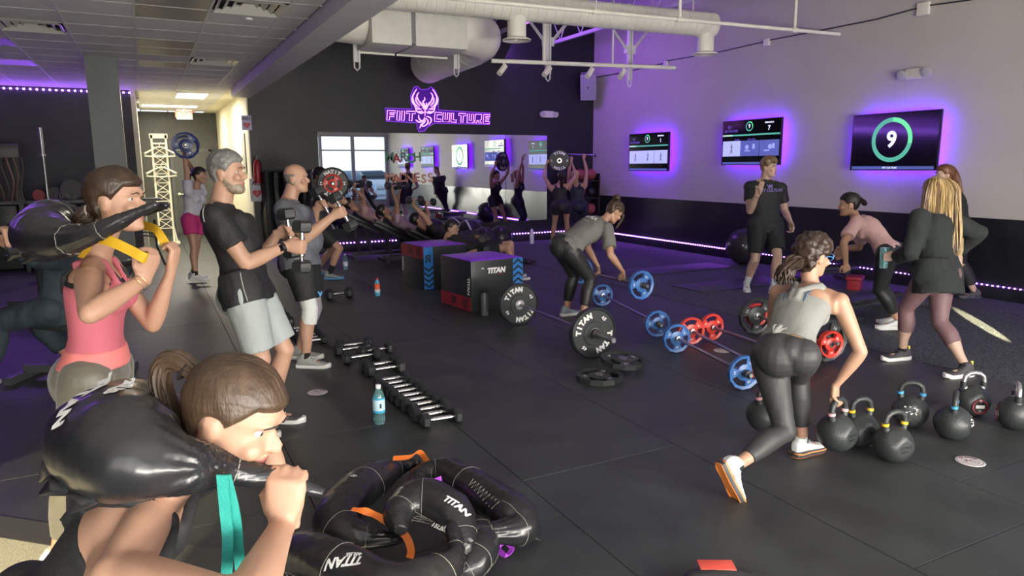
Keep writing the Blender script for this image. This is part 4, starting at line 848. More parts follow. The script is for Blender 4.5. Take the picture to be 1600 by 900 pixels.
SKIN = {'fair': mat('fair_skin', (.46, .265, .18), .5, var=.05, vscale=14, sss=.12), 'tan': mat('tan_skin', (.36, .19, .12), .5, var=.05, vscale=14, sss=.12), 'pale': mat('pale_skin', (.50, .335, .26), .5, var=.05, vscale=14, sss=.12), 'warm': mat('warm_skin', (.44, .25, .165), .48, var=.05, vscale=14, sss=.12)}
m_lip = mat('lips', (.42, .15, .13), .45); m_eyew = mat('eye_white', (.42, .38, .35), .3); m_iris = mat('iris', (.03, .02, .015), .2)
def ell(c, X, Y, a, b, n=20, e=2.0):
    r = []
    for k in range(n):
        t = 2*PI*k/n; ct, st = math.cos(t), math.sin(t)
        r.append(c+X*(a*math.copysign(abs(ct)**(2/e), ct))+Y*(b*math.copysign(abs(st)**(2/e), st)))
    return r
HEADP = [(.000, .070, .030, .016), (.006, .084, .010, .032), (.020, .090, -.025, .046), (.042, .086, -.046, .055), (.062, .087, -.058, .060), (.085, .085, -.073, .065), (.105, .083, -.084, .069), (.122, .080, -.090, .071), (.142, .088, -.095, .0735), (.162, .087, -.096, .0745), (.182, .079, -.091, .071), (.200, .064, -.079, .063), (.216, .042, -.056, .047), (.226, .018, -.030, .026), (.229, .0, -.012, .008)]
def head_mb(M, s=1.0, infl=0, face=True, male=False):
    b = MB(); rs = []
    for z, f, bk, w_ in HEADP:
        cy = (f+bk)/2; hy = (f-bk)/2+infl; hw = w_+infl; r = []
        if male and z < .07: hw += .004
        for k in range(28):
            t = 2*PI*k/28; y = math.sin(t); x = math.cos(t); e_ = 2.0+(.35 if z < .15 else 0)
            r.append(M @ (V((hw*math.copysign(abs(x)**(2/e_), x)*(1-.10*max(0, y)), cy+hy*math.copysign(abs(y)**(2/e_), y), (z+(infl if z > .1 else -infl)*(.8 if z > .2 else .2))))*s))
        rs.append(r)
    b.rings(rs)
    if face:
        P = lambda x, y, z: M @ (V((x, y, z))*s)
        b.tube([P(0, .070, .132), P(0, .088, .116), P(0, .104, .098), P(0, .106, .091), P(0, .088, .083)], [.006*s, .008*s, .0105*s, .0115*s, .008*s], 12)
        for sx_ in (-1, 1):
            b.ball(P(sx_*.010, .092, .089), .0075*s, seg=10)
            R3 = M.to_3x3().normalized()
            b.ball(P(sx_*.0735, -.012, .104), (.007*s, .018*s, .031*s), R=R3 @ Matrix.Rotation(sx_*-.25, 3, 'Z') @ Matrix.Rotation(-.15, 3, 'X'), seg=14)
            b.ball(P(sx_*.0745, -.022, .118), (.0075*s, .007*s, .014*s), R=R3, seg=10)
            b.ball(P(sx_*.036, .068, .088), (.026*s, .022*s, .022*s), R=R3, seg=14)
            b.tube([P(sx_*.012, .086, .140), P(sx_*.030, .087, .145), P(sx_*.050, .074, .140)], [.006*s, .007*s, .005*s], 8)
        R3 = M.to_3x3().normalized()
        b.ball(P(0, .0845, .062), (.023*s, .011*s, .0052*s), R=R3, seg=14); b.ball(P(0, .0825, .053), (.020*s, .011*s, .006*s), R=R3, seg=14)
        b.ball(P(0, .082, .018), (.018*s, .014*s, .014*s), R=R3, seg=12)
    return b
def hand_mb(b, W, d, n, l, s, pose):
    # d along the hand, n out of the palm, l towards the thumb
    W = V(W); d = V(d).normalized(); n = (V(n)-d*V(n).dot(d)).normalized(); l = (V(l)-d*V(l).dot(d)-n*V(l).dot(n)).normalized()
    P = lambda a, c, e: W+(d*a+l*c+n*e)*s
    b.rings([ell(P(a, .002 if a < .05 else 0, .002), l, n, w_*s, t*s, 14, 2.4) for a, w_, t in ((-.02, .027, .020), (.0, .027, .019), (.025, .034, .018), (.055, .041, .0165), (.085, .042, .014), (.096, .036, .010))])
    b.ball(P(.035, .026, .010), (.020*s, .020*s, .020*s), seg=12)
    cur = {'grip': (62, 82, 62), 'loose': (28, 34, 22), 'open': (4, 8, 5), 'three': (6, 8, 5), 'hook': (50, 75, 55)}[pose]
    for k, (off, L, r) in enumerate(((.032, .070, .0088), (.011, .079, .0092), (-.011, .073, .0088), (-.031, .058, .0078))):
        c = list(cur)
        if pose == 'three' and k == 3: c = [70, 80, 60]
        if pose == 'loose': c = [c[0]+k*7, c[1]+k*4, c[2]]
        a = 0; p = P(.088, off, .001); pts = [P(.06, off*.9, .0), p]; rr = [r*s*.95, r*s*1.05]; fan = off*.28 if pose in ('open', 'three') else 0
        dd = (d+l*fan*6).normalized() if fan else d
        for seg_, cc in zip((.46, .30, .26), c):
            a += math.radians(cc); v = dd*math.cos(a)+n*math.sin(a); q = p+v*L*seg_*s; pts += [p.lerp(q, .5), q]; rr += [r*s*.96, r*s*.93]; p = q; r *= .93
        b.tube(pts, rr, 10); b.ball(p, rr[-1], seg=8)
    if pose in ('grip', 'hook'): T = [P(.015, .028, .008), P(.045, .046, .020), P(.068, .036, .040), P(.080, .012, .050)]
    elif pose == 'three': T = [P(.015, .028, .008), P(.045, .040, .022), P(.070, .020, .034), P(.085, -.008, .034)]
    else: T = [P(.015, .028, .006), P(.042, .050, .016), P(.072, .060, .026), P(.096, .058, .032)]
    b.tube(T, [.014*s, .0115*s, .0105*s, .009*s], 10); b.ball(T[-1], .009*s, seg=8)
    return P(.085, 0, .032)
def solve(P, x, y, L, sign):
    d = ray(x, y); d.normalize(); o = CAM-P; bq = o.dot(d); c = o.dot(o)-L*L; disc = bq*bq-c
    if disc < 0:
        t = -bq; q = CAM+d*t; return P+(q-P).normalized()*L
    t = -bq+(math.sqrt(disc) if sign > 0 else -math.sqrt(disc)); return CAM+d*t
def ik(A, B, la, lb, pole):
    v = B-A; d = v.length; u = v.normalized(); d = min(d, (la+lb)*.999); a = (la*la-lb*lb+d*d)/(2*d); h = math.sqrt(max(0, la*la-a*a))
    p = V(pole); p = (p-u*p.dot(u)).normalized(); return A+u*a+p*h, A+u*d
TF = [(-.15, .085, .070, 0), (-.09, .135, .098, -.005), (-.02, .165, .112, -.012), (.06, .166, .108, -.012), (.17, .145, .092, -.002), (.32, .120, .080, .0), (.45, .125, .083, .0), (.60, .138, .094, .004), (.72, .148, .096, .002), (.84, .132, .078, -.006), (.92, .088, .056, -.010), (.98, .062, .050, -.004), (1.06, .050, .050, .0)]
TM = [(-.15, .085, .075, 0), (-.09, .130, .100, -.004), (-.02, .158, .112, -.010), (.06, .160, .110, -.008), (.17, .155, .104, .0), (.32, .150, .102, .004), (.45, .156, .106, .004), (.60, .172, .114, .004), (.72, .184, .118, .002), (.84, .160, .092, -.006), (.92, .105, .064, -.010), (.98, .072, .060, -.004), (1.06, .060, .060, .0)]
def torso_rings(F, tab, infl=0, s0=-9, s1=9, bell=0, n=28, e=2.3, wmul=1, dmul=1):
    rs = []
    def row(s):
        for i in range(len(tab)-1):
            if tab[i][0] <= s <= tab[i+1][0]:
                t = (s-tab[i][0])/(tab[i+1][0]-tab[i][0]); return [a+(b-a)*t for a, b in zip(tab[i], tab[i+1])]
        return list(tab[0] if s < tab[0][0] else tab[-1])
    ss = [r[0] for r in tab if s0 < r[0] < s1]; ss = ([max(s0, tab[0][0]) if s0 < -8 else s0]+ss+([s1] if s1 < 8 else [])) if s0 > -8 else ss+([s1] if s1 < 8 else [])
    out = []
    for s in ss:
        _, w_, d_, f_ = row(s); C, X, Y = F(s); k = 1+bell*max(0, (.45-s)); g = infl
        out.append(ell(C+Y*f_*1, X, Y, (w_*wmul*k+g), (d_*dmul*k+g), n, e))
    return out
class Person:
    def __init__(s, lab, H=1.7, sex='f', skin='fair', vox=.009, build=1.0):
        s.H = H; s.k = H/1.70; s.sex = sex; s.skin = SKIN[skin]; s.vox = vox; s.lab = lab; s.bw = build; s.J = {}; s.tab = TM if sex == 'm' else TF
        s.hands = {}; s.grips = {}
    def L(s, n): return {'thigh': .245, 'shank': .235, 'uarm': .178, 'farm': .150, 'spine': .315, 'neck': .094, 'shw': .103 if s.sex == 'f' else .117, 'hipw': .052}[n]*s.H
    def setup(s, pelvis, pface, neck, cface, hdir, hup=(0, 0, 1), headc=None, bend=0.0):
        s.pel = V(pelvis); s.neck = V(neck); s.up = (s.neck-s.pel).normalized(); s.pf = V(pface).normalized(); s.cf = V(cface).normalized()
        s.hf = V(hdir).normalized(); s.hu = V(hup).normalized(); s.base = V((s.pel.x, s.pel.y, 0)); s.bend = bend
        s.pr = s.pf.cross(s.up).normalized() ; s.cr = s.cf.cross(s.up).normalized()
        s.J['hipR'] = s.pel+s.pr*s.L('hipw'); s.J['hipL'] = s.pel-s.pr*s.L('hipw')
        sh = s.pel+(s.neck-s.pel)*(.865 if s.sex == 'f' else .825); s.J['shR'] = sh+s.cr*s.L('shw'); s.J['shL'] = sh-s.cr*s.L('shw')
        s.headc = V(headc) if headc is not None else s.neck+((s.up*.7+V((0, 0, .5))).normalized()*.55+s.hf*.22+s.hu*.3).normalized()*s.L('neck')
        s.root = empty('person', s.base, s.lab, 'person'); return s
    def F(s, t):
        X = s.pr.lerp(s.cr, min(1, max(0, t))).normalized(); sp = s.neck-s.pel
        Yb = s.pf.lerp(s.cf, min(1, max(0, t))); u = sp.normalized(); Y = (Yb-u*Yb.dot(u)).normalized()
        C = s.pel+sp*t - Y*(s.bend*4*max(0, t)*(max(0, 1-t)))
        return C, (X-u*X.dot(u)-Y*X.dot(Y)).normalized(), Y
    def shoulders(s, R=None, Lf=None):
        if R is not None: s.J['shR'] = s.J['shR']+V(R)
        if Lf is not None: s.J['shL'] = s.J['shL']+V(Lf)
        return s
    def arm(s, sd, e, w, hd=None, pose='loose', palm=None, bar=None):
        A = s.J['sh'+sd]
        s.J['el'+sd] = solve(A, e[0], e[1], s.L('uarm'), e[2]) if len(e) == 3 and abs(e[2]) == 1 else V(e)
        s.J['wr'+sd] = solve(s.J['el'+sd], w[0], w[1], s.L('farm'), w[2]) if len(w) == 3 and abs(w[2]) == 1 else V(w)
        s._hand(sd, hd, pose, palm, bar); return s
    def arm_ik(s, sd, target, pole, hd=None, pose='grip', palm=None, bar=None, at_grip=True):
        A = s.J['sh'+sd]; T = V(target)
        if at_grip:
            a = V(bar).normalized(); d = (T-A); 
            if hd is not None: d = V(hd)
            d = (d-a*d.dot(a)).normalized(); nn = a.cross(d).normalized()
            if palm is not None and nn.dot(V(palm)) < 0: nn = -nn
            T = T-(d*.085+nn*.032)*s.k; hd = d; palm = nn
        e, w_ = ik(A, T, s.L('uarm'), s.L('farm'), pole); s.J['el'+sd] = e; s.J['wr'+sd] = w_; s._hand(sd, hd, pose, palm, bar); return s
    def _hand(s, sd, hd, pose, palm, bar):
        W = s.J['wr'+sd]; f = (W-s.J['el'+sd]).normalized(); d = V(hd).normalized() if hd is not None else f
        if bar is not None:
            a = V(bar).normalized(); d = (d-a*d.dot(a)).normalized(); n = a.cross(d).normalized()
            if palm is not None and n.dot(V(palm)) < 0: n = -n
        else: n = V(palm) if palm is not None else -s.pf.cross(s.up)*(1 if sd == 'R' else -1)
        n = (n-d*n.dot(d)).normalized(); l = d.cross(n) if sd == 'R' else n.cross(d)
        s.hands[sd] = (W, d, n, l, pose); s.grips[sd] = W+(d*.085+n*.032)*s.k
    def leg(s, sd, ankle, toe, pole=None, up=(0, 0, 1)):
        A = s.J['hip'+sd]; kn, an = ik(A, V(ankle), s.L('thigh'), s.L('shank'), pole if pole is not None else s.pf)
        s.J['kn'+sd] = kn; s.J['an'+sd] = an; s.J['toe'+sd] = V(toe).normalized(); s.J['fu'+sd] = V(up); return s
    def body(s, headscale=1.0, sss=False, ears=True, bust=1.0, belly=0):
        k = s.k; b = MB(); bw = s.bw
        b.rings(torso_rings(s.F, [(a, w_*k*bw, d_*k*bw, f*k) for a, w_, d_, f in s.tab]))
        up = s.up; nb = s.pel+(s.neck-s.pel)*.97
        R3 = frame(s.hf, s.hu); s.HM = Matrix.Translation(s.headc) @ R3.to_4x4() @ Matrix.Translation((0, -.008, -.118*headscale*1.0)); s.hs = headscale*(1.0 if s.sex == 'f' else 1.04)*(.97+.03*k)
        hb = s.HM @ V((0, -.020, .06)); hb2 = s.HM @ V((0, -.030, .095))
        rn = (.047 if s.sex == 'f' else .060)*k
        b.tube([s.pel+(s.neck-s.pel)*.88, nb, nb.lerp(hb, .5), hb, hb2], [rn*1.3, rn*1.12, rn, rn*1.02, rn*.9], 18)
        for sd in 'RL':
            sh, el, wr = s.J['sh'+sd], s.J['el'+sd], s.J['wr'+sd]; am = (1.0 if s.sex == 'f' else 1.22)*k*bw
            b.tube([nb-up*.01, nb.lerp(sh, .5), sh], [.040*am, .046*am, .046*am], 14); cb = s.pel+(s.neck-s.pel)*.74
            b.tube([cb.lerp(sh, .3), sh-up*.03*k], [.060*k, .050*am], 14)
            b.ball(sh, .052*am, seg=16)
            v = el-sh; b.tube([sh, sh+v*.2, sh+v*.45, sh+v*.75, el], [.048*am, .049*am, .045*am, .039*am, .036*am], 16); b.ball(el, .0365*am, seg=14)
            v = wr-el; W, d, n, l, pose = s.hands[sd]
            rs = []
            for t, a_, c_ in ((0, .036, .036), (.15, .040, .039), (.35, .040, .036), (.65, .032, .028), (.9, .0265, .020), (1.0, .0265, .0195)):
                u = v.normalized(); X = (l-u*l.dot(u)).normalized(); Y = u.cross(X); rs.append(ell(el+v*t, X, Y, a_*am**.8, c_*am**.8, 16))
            b.rings(rs); hand_mb(b, W, d, n, l, k*(1.0 if s.sex == 'f' else 1.06), pose)
            hp, kn, an = s.J['hip'+sd], s.J['kn'+sd], s.J['an'+sd]; lm = k*bw*(1 if s.sex == 'f' else 1.03)
            out = (s.pr if sd == 'R' else -s.pr)*.02*k
            v = kn-hp; b.tube([hp+out, hp+v*.15+out, hp+v*.4+out*.6, hp+v*.7, kn-v*.06, kn], [.088*lm, .086*lm, .076*lm, .062*lm, .052*lm, .052*lm], 18)
            b.ball(kn, .053*lm, seg=16); v = an-kn
            kb = (kn-hp).normalized()+(kn-an).normalized(); bk = (-kb).normalized() if kb.length > .15 else -s.pf
            b.tube([kn, kn+v*.12+bk*.006, kn+v*.3+bk*.014, kn+v*.5+bk*.010, kn+v*.75, an], [.050*lm, .052*lm, .056*lm, .050*lm, .037*lm, .031*lm], 16)
            C, X, Y = s.F(-.02); b.ball(C+X*(.075*k if sd == 'R' else -.075*k)*1-Y*(.055 if s.sex == 'f' else .045)*k, (.076 if s.sex == 'f' else .074)*k*bw, seg=16)
            f = s.J['toe'+sd]; u = s.J['fu'+sd]; u = (u-f*u.dot(f)).normalized(); b.tube([an, an-u*.045*k+f*.02, an-u*.05*k+f*.12*k], [.031*lm, .034*k, .026*k], 12)
            if s.sex == 'f': C, X, Y = s.F(.66); b.ball(C+X*(.065*k if sd == 'R' else -.065*k)+Y*.070*k, (.058*k*bust), seg=16)
            else: C, X, Y = s.F(.73); b.ball(C+X*(.08*k if sd == 'R' else -.08*k)+Y*.065*k, .065*k, seg=16)
        if belly: C, X, Y = s.F(.3); b.ball(C+Y*belly, .13*k, seg=20)
        hm = head_mb(s.HM, s.hs, male=s.sex == 'm'); b.add(hm.v, hm.f)
        Hc = np.array(s.headc-s.base); hw = [np.array(s.hands[x][0]+s.hands[x][1]*.1-s.base) for x in 'RL']
        def wf(co):
            w_ = np.ones(len(co))
            for c, r in [(Hc, .13)]+[(h, .13) for h in hw]:
                d = np.linalg.norm(co-c, axis=1); w_ = np.minimum(w_, np.clip((d-r)/.05+.22, .22, 1))
            return w_
        me = remesh(b, s.vox, 4, s.base, wf); s.bodyme = me
        o = link(me, 'body', [s.skin, m_lip, m_eyew, m_iris], s.root)
        # eyes set into the sockets, lips coloured on the surface
        R = s.HM.to_3x3().normalized(); inv = np.array((s.HM.inverted() @ Matrix.Translation(s.base))); co = get_co(me)
        loc = (np.c_[co, np.ones(len(co))] @ inv.T)[:, :3]/s.hs
        if s.vox < .0085:
            nv = np.zeros(len(co))
            for sx_ in (-1, 1): nv += np.exp(-(((loc[:, 0]-sx_*.032)/.017)**2+((loc[:, 2]-.123)/.010)**2))*(loc[:, 1] > .04)
            fwd = np.array(R @ V((0, 1, 0))); co = co-nv[:, None]*fwd*.006*s.hs
            me.vertices.foreach_set('co', co.ravel()); me.update()
        nf = len(me.polygons); ctr = np.empty(nf*3); me.polygons.foreach_get('center', ctr); ctr = ctr.reshape(-1, 3); lc = (np.c_[ctr, np.ones(nf)] @ inv.T)[:, :3]/s.hs
        lip = (np.abs(lc[:, 0]) < .023) & (np.abs(lc[:, 2]-.0575) < .0085*(1-(lc[:, 0]/.026)**2)+.0005) & (lc[:, 1] > .08)
        mi = np.zeros(nf, dtype=np.int32); mi[lip] = 1; me.polygons.foreach_set('material_index', mi)
        bm = bmesh.new(); bm.from_mesh(me)
        for sx_ in (-1, 1):
            for (yy, rr, mi_) in ((.0625, .0118, 2), (.0693, .0062, 3)):
                r = bmesh.ops.create_icosphere(bm, subdivisions=2, radius=rr*s.hs, matrix=Matrix.Translation(-s.base) @ s.HM @ Matrix.Translation(V((sx_*.032, yy, .123))*s.hs))
                for v in r['verts']:
                    for f in v.link_faces: f.material_index = mi_; f.smooth = True
        bm.to_mesh(me); bm.free(); s.o = o; return s
    # ---- clothing
    def _fold(s, me, amp, scale=9, seed=0, axis=None):
        co = get_co(me); no = get_no(me); d = np.array([noise.noise(V((c[0]*scale+seed, c[1]*scale, c[2]*scale*.55)))+.5*noise.noise(V((c[0]*scale*2.3, c[1]*scale*2.3+seed, c[2]*scale*1.1))) for c in co])
        co = co+no*(d*amp)[:, None]; me.vertices.foreach_set('co', co.ravel()); me.update()
    def top(s, m, s0=.0, s1=.95, infl=.012, sleeve=0, sl_infl=.018, bell=0, name='shirt', fold=.006, vox=None, flare=0, neckr=.068, shoulder=True, lower=None, bust=1.0, belly=0, extra=None):
        k = s.k; bw = s.bw; b = MB(); vox = vox or s.vox; tab = [(a, w_*k*bw, d_*k*bw, f*k) for a, w_, d_, f in s.tab]
        if s0 < -.03: r0 = [r for r in tab if r[0] > -.05]; tab = [(-.7, r0[0][1]*1.12, r0[0][2]*1.15, r0[0][3])]+[(r0[0][0]-.02, r0[0][1]*1.03, r0[0][2]*1.04, r0[0][3])]+r0
        b.rings(torso_rings(s.F, tab, infl, s0, s1, bell))
        up = s.up; nb = s.pel+(s.neck-s.pel)*.95
        for sd in 'RL':
            sh, el = s.J['sh'+sd], s.J['el'+sd]; am = (1.0 if s.sex == 'f' else 1.22)*k*bw; v = el-sh
            if shoulder:
                b.tube([nb-up*.015*k, nb.lerp(sh, .5), sh], [.045*am, .050*am, .050*am+infl*.3], 14)
                cb = s.pel+(s.neck-s.pel)*.74; b.tube([cb.lerp(sh, .3), sh-up*.03*k], [.062*k+infl*.4, .052*am+infl*.4], 14)
                b.ball(sh, .054*am+infl*.5, seg=16)
            if sleeve:
                if sleeve <= 1: n_ = 5; b.tube([sh+v*sleeve*i/n_ for i in range(n_+1)], [(.050*am+sl_infl*(.6+.5*i/n_)) for i in range(n_+1)], 18)
                else:
                    wr = s.J['wr'+sd]; b.tube([sh, sh+v*.5, el], [.054*am+sl_infl, .050*am+sl_infl, .042*am+sl_infl], 18); b.ball(el, .042*am+sl_infl, seg=14)
                    w2 = wr-el; b.tube([el, el+w2*.5, el+w2*.88, el+w2*.95], [.042*am+sl_infl, .038*am+sl_infl*1.1, .032*am+sl_infl*.9, .030*am+.003], 16)
            if s.sex == 'f' and s1 > .7: C, X, Y = s.F(.66); b.ball(C+X*(.065*k if sd == 'R' else -.065*k)+Y*(.070*k), .060*k*bust+infl*.7, seg=16)
            elif s1 > .7: C, X, Y = s.F(.73); b.ball(C+X*(.08*k if sd == 'R' else -.08*k)+Y*.065*k, .066*k+infl*.7, seg=16)
            if s0 < .06: C, X, Y = s.F(max(-.02, s0+.05)); b.ball(C+X*(.07*k if sd == 'R' else -.07*k)-Y*.05*k, .082*k*bw+infl*.8, seg=16)
        if s0 < -.05:
            for sd in 'RL': hp = s.J['hip'+sd]; out = (s.pr if sd == 'R' else -s.pr)*.02*k; v = (s.J['kn'+sd]-hp).normalized(); b.tube([hp+out+up*.10*k, hp+out+up*.04*k, hp+out, hp+out+v*.08*k], [.084*k*bw+infl, .096*k*bw+infl, .102*k*bw+infl, .102*k*bw+infl], 16)
        if belly: C, X, Y = s.F(.3); b.ball(C+Y*belly, .13*k+infl, seg=20)
        if extra: extra(b)
        me = remesh(b, vox, 2, s.base)
        if s0 < .06:        # level the hem
            bm = bmesh.new(); bm.from_mesh(me); C, X, Y = s.F(s0); u = s.up
            bmesh.ops.bisect_plane(bm, geom=bm.verts[:]+bm.edges[:]+bm.faces[:], plane_co=C-s.base, plane_no=-u, clear_outer=True); bm.to_mesh(me); bm.free(); me.update()
        if fold: s._fold(me, fold, seed=len(s.lab))
        me.polygons.foreach_set('use_smooth', [True]*len(me.polygons))
        return link(me, name, m, s.root)
    def tank(s, m, s0, s1=.80, infl=.006, strap=.018, back='cross', name='tank_top', fold=.003, bust=1.0, hem=True):
        k = s.k
        def ex(b):
            for sd in 'RL':
                C, X, Y = s.F(s1-.05); C2, X2, Y2 = s.F(.96); q = 1 if sd == 'R' else -1
                dk = s.tab[8][2]*k
                fr = C+X*q*.065*k+Y*(dk+.002); tp = C2+X2*q*.072*k+V((0, 0, 0))-X2*0+s.up*(-.022*k); bkp = C+X*q*(.06 if back != 'racer' else .015)*k-Y*(dk+.002)
                b.tube([fr-s.up*.03, fr+s.up*.03, tp+Y2*.045*k+s.up*.018*k, tp+s.up*.030*k, tp-Y2*.050*k+s.up*.012*k, bkp+s.up*.03, bkp-s.up*.03], [strap]*7, 10)
        return s.top(m, s0, s1, infl, 0, name=name, fold=fold, shoulder=False, bust=bust, extra=ex)
    def pants(s, m, length=1.0, infl=.006, waist=.12, name='leggings', fold=.002, flare=0, vox=None, gl=1.0):
        k = s.k; bw = s.bw; b = MB(); vox = vox or s.vox; tab = [(a, w_*k*bw, d_*k*bw, f*k) for a, w_, d_, f in s.tab]
        b.rings(torso_rings(s.F, tab, infl, -.19, waist)); C, X, Y = s.F(-.06); b.ball(C-Y*.050*k, (.118*k*bw+infl), seg=18); lm = k*bw*(1 if s.sex == 'f' else 1.03)
        for sd in 'RL':
            hp, kn, an = s.J['hip'+sd], s.J['kn'+sd], s.J['an'+sd]; out = (s.pr if sd == 'R' else -s.pr)*.02*k
            C, X, Y = s.F(-.02); b.ball(C+X*(.075*k if sd == 'R' else -.075*k)-Y*(.055 if s.sex == 'f' else .045)*k, (.079 if s.sex == 'f' else .075)*k*bw*gl+infl, seg=16)
            R_ = [(0, .093), (.15, .091), (.4, .080), (.7, .064), (.94, .054), (1.0, .054)]
            v = kn-hp; Lt = min(1, length/.5)
            b.ball(hp+out, .094*lm+infl, seg=16); b.tube([hp+out-v*.03, hp+out+v*.12], .092*lm+infl, 18)
            pts = []; rr = []
            for t, r in R_:
                if t > Lt: break
                pts.append(hp+v*t+out*(1-t)); rr.append(r*lm+infl+flare*t)
            if Lt < 1:
                t = Lt; 
                for i in range(len(R_)-1):
                    if R_[i][0] <= t <= R_[i+1][0]: q = (t-R_[i][0])/(R_[i+1][0]-R_[i][0]); r = R_[i][1]+(R_[i+1][1]-R_[i][1])*q
                pts.append(hp+v*t+out*(1-t)); rr.append(r*lm+infl+flare*t)
            b.tube(pts, rr, 20)
            if length > .5:
                b.ball(kn, .0545*lm+infl, seg=16); v = an-kn; L2 = min(1, (length-.5)*2); kb = (kn-hp).normalized()+(kn-an).normalized(); bk = (-kb).normalized() if kb.length > .15 else -s.pf
                pts = []; rr = []; Q = [(0, .052, 0), (.12, .054, .006), (.3, .058, .014), (.5, .052, .010), (.75, .039, 0), (.95, .034, 0)]
                for t, r, o_ in Q:
                    if t <= L2+.001: pts.append(kn+v*t+bk*o_); rr.append(r*lm+infl+flare)
                b.tube(pts, rr, 18)
        me = remesh(b, vox, 2, s.base)
        if fold: s._fold(me, fold, seed=3+len(s.lab), scale=11)
        me.polygons.foreach_set('use_smooth', [True]*len(me.polygons)); return link(me, name, m, s.root)
    def sleeve_tube(s, sd, m, a, b_, joint='kn', r=.062, name='knee_sleeve'):
        hp, kn, an = s.J['hip'+sd], s.J['kn'+sd], s.J['an'+sd]; b = MB(); lm = s.k*s.bw
        b.tube([kn+(hp-kn)*a, kn+(hp-kn)*a*.4, kn, kn+(an-kn)*b_*.5, kn+(an-kn)*b_], [r*lm*1.08, r*lm, r*lm*.98, r*lm*.98, r*lm*.96], 20); me = remesh(b, .008, 1, s.base); return link(me, name, m, s.root)
    def shoe(s, sd, upper, sole, accent=None, sock=None, sockh=.06, big=1.0, laces=None):
        an = s.J['an'+sd]; f = s.J['toe'+sd]; u = s.J['fu'+sd]; u = (u-f*u.dot(f)).normalized(); k = s.k*big; r = f.cross(u); r.normalize()
        P = lambda x, y, z: an+(f*x+r*y+u*z)*k-s.base
        zs = -.062
        b = MB(); rs = []
        for x, w_, zt in ((-.068, .020, -.012), (-.060, .030, .012), (-.035, .036, .024), (.0, .037, .018), (.035, .036, .004), (.07, .039, -.018), (.11, .043, -.032), (.15, .043, -.040), (.18, .036, -.046), (.198, .020, -.052)):
            c = P(x, 0, (zt+zs)/2); rs.append(ell(c, r, u, w_*k, (zt-zs)/2*k, 18, 2.6))
        b.rings(rs); b.tube([P(-.005, 0, -.03)+V((0, 0, 0)), P(-.012, 0, .035)], [.036*k, .037*k], 16)
        me = remesh(b, .006 if s.vox > .007 else .0045, 2, (0, 0, 0)); sh = link(me, 'shoe', upper, s.root)
        b = MB(); out = []
        for x, w_ in ((-.078, .014), (-.070, .032), (-.04, .039), (0, .039), (.04, .038), (.08, .042), (.12, .047), (.16, .045), (.19, .033), (.207, .012)): out.append((x, w_))
        lo = [(x, w_) for x, w_ in out]; top = []; bot = []
        ring = lambda z, g: [P(x, w_+g, z+(.012 if x > .17 else 0)+(.006 if x < -.06 else 0)) for x, w_ in out]+[P(x, -w_-g, z+(.012 if x > .17 else 0)+(.006 if x < -.06 else 0)) for x, w_ in reversed(out)]
        b.rings([ring(-.090, -.004), ring(-.082, .001), ring(-.066, .001), ring(-.056, -.003)]); so = link(b.mesh('sole', []), 'sole', sole, sh); smooth_mesh(so.data)
        if accent: b = MB(); b.rings([ring(-.068, .0022), ring(-.061, .0026)], cap=False); b.rings([ring(-.0925, -.006), ring(-.089, -.003)]); link(b.mesh('sole_stripe', []), 'sole_stripe', accent, sh)
        if laces:
            b = MB()
            for i in range(4): x = .035+.022*i; z = .004-.022*i*.62+.004; b.tube([P(x, -.020, z-.004), P(x+.006, 0, z+.003), P(x, .020, z-.004)], .0028, 6)
            link(b.mesh('laces', []), 'laces', laces, sh)
        if sock: b = MB(); v = (s.J['kn'+sd]-an).normalized(); b.tube([an+f*0-s.base-u*.01, an+v*sockh-s.base], [.036*k, .037*k if sockh < .1 else .045*k], 16); me = remesh(b, .006, 1); link(me, 'sock', sock, s.root)
        return sh
    def hair(s, m, line='full', th=.010, rough=.002, scale=40, name='hair', back=.0, streak=.0015, hairline=.172, nape=.045, stretch=None, seed=0):
        """head-shaped shell; proud where hair grows, sunk below the skin elsewhere"""
        b = head_mb(Matrix.Identity(4), 1, infl=.0005, face=False); me = b.mesh('hair', []); bm = bmesh.new(); bm.from_mesh(me); bmesh.ops.recalc_face_normals(bm, faces=bm.faces)
        cuts = 3 if s.vox < .008 else 2; bmesh.ops.subdivide_edges(bm, edges=bm.edges[:], cuts=cuts, use_grid_fill=True, smooth=.2); bm.to_mesh(me); bm.free(); me.update()
        co = get_co(me); no = get_no(me); x, y, z = co[:, 0], co[:, 1], co[:, 2]
        if line == 'full':      # front hairline above the forehead, runs down in front of the ear to the nape
            lim = np.where(y > .055, hairline, np.where(y > .0, .105+(y/.055)*(hairline-.105), np.where(y > -.035, .088 + (y+.035)/.035*.03, nape)))
            g = z-lim; g = np.minimum(g, np.sqrt((y+.010)**2+((z-.103)*.9)**2)-.029)
        elif line == 'bald': g = np.where((y < .01) & (z < .150+.02*np.minimum(1, -y*8)) & (z > .06), .01, -.01)+0*z; g = np.minimum(g, .150-z)
        elif line == 'beard': g = np.minimum(.058+np.maximum(0, .05-y)*.6+np.maximum(0, .02-y)*1.0-z, .0+ (y+.015)*1.0); g = np.maximum(g, np.where((y > .07) & (np.abs(x) < .03) & (z > .062) & (z < .078), .006, -1)); g = np.where((np.abs(x) < .02) & (np.abs(z-.057) < .009) & (y > .07), -.01, g)
        t = np.clip(g/.020+.5, 0, 1); t = t*t*(3-2*t)
        if not hasattr(th, '__len__'): th = (th, th, th)
        topf = np.clip((z-.15)/.07, 0, 1); bf = np.clip(-y/.08, 0, 1); thick = th[0]*(1-topf)*(1-bf)+th[1]*topf+th[2]*bf*(1-topf)
        nz = np.array([noise.noise(V((c[0]*scale+seed, c[1]*scale*(1 if not stretch else stretch[1]), c[2]*scale*(1 if not stretch else stretch[2])))) for c in co])
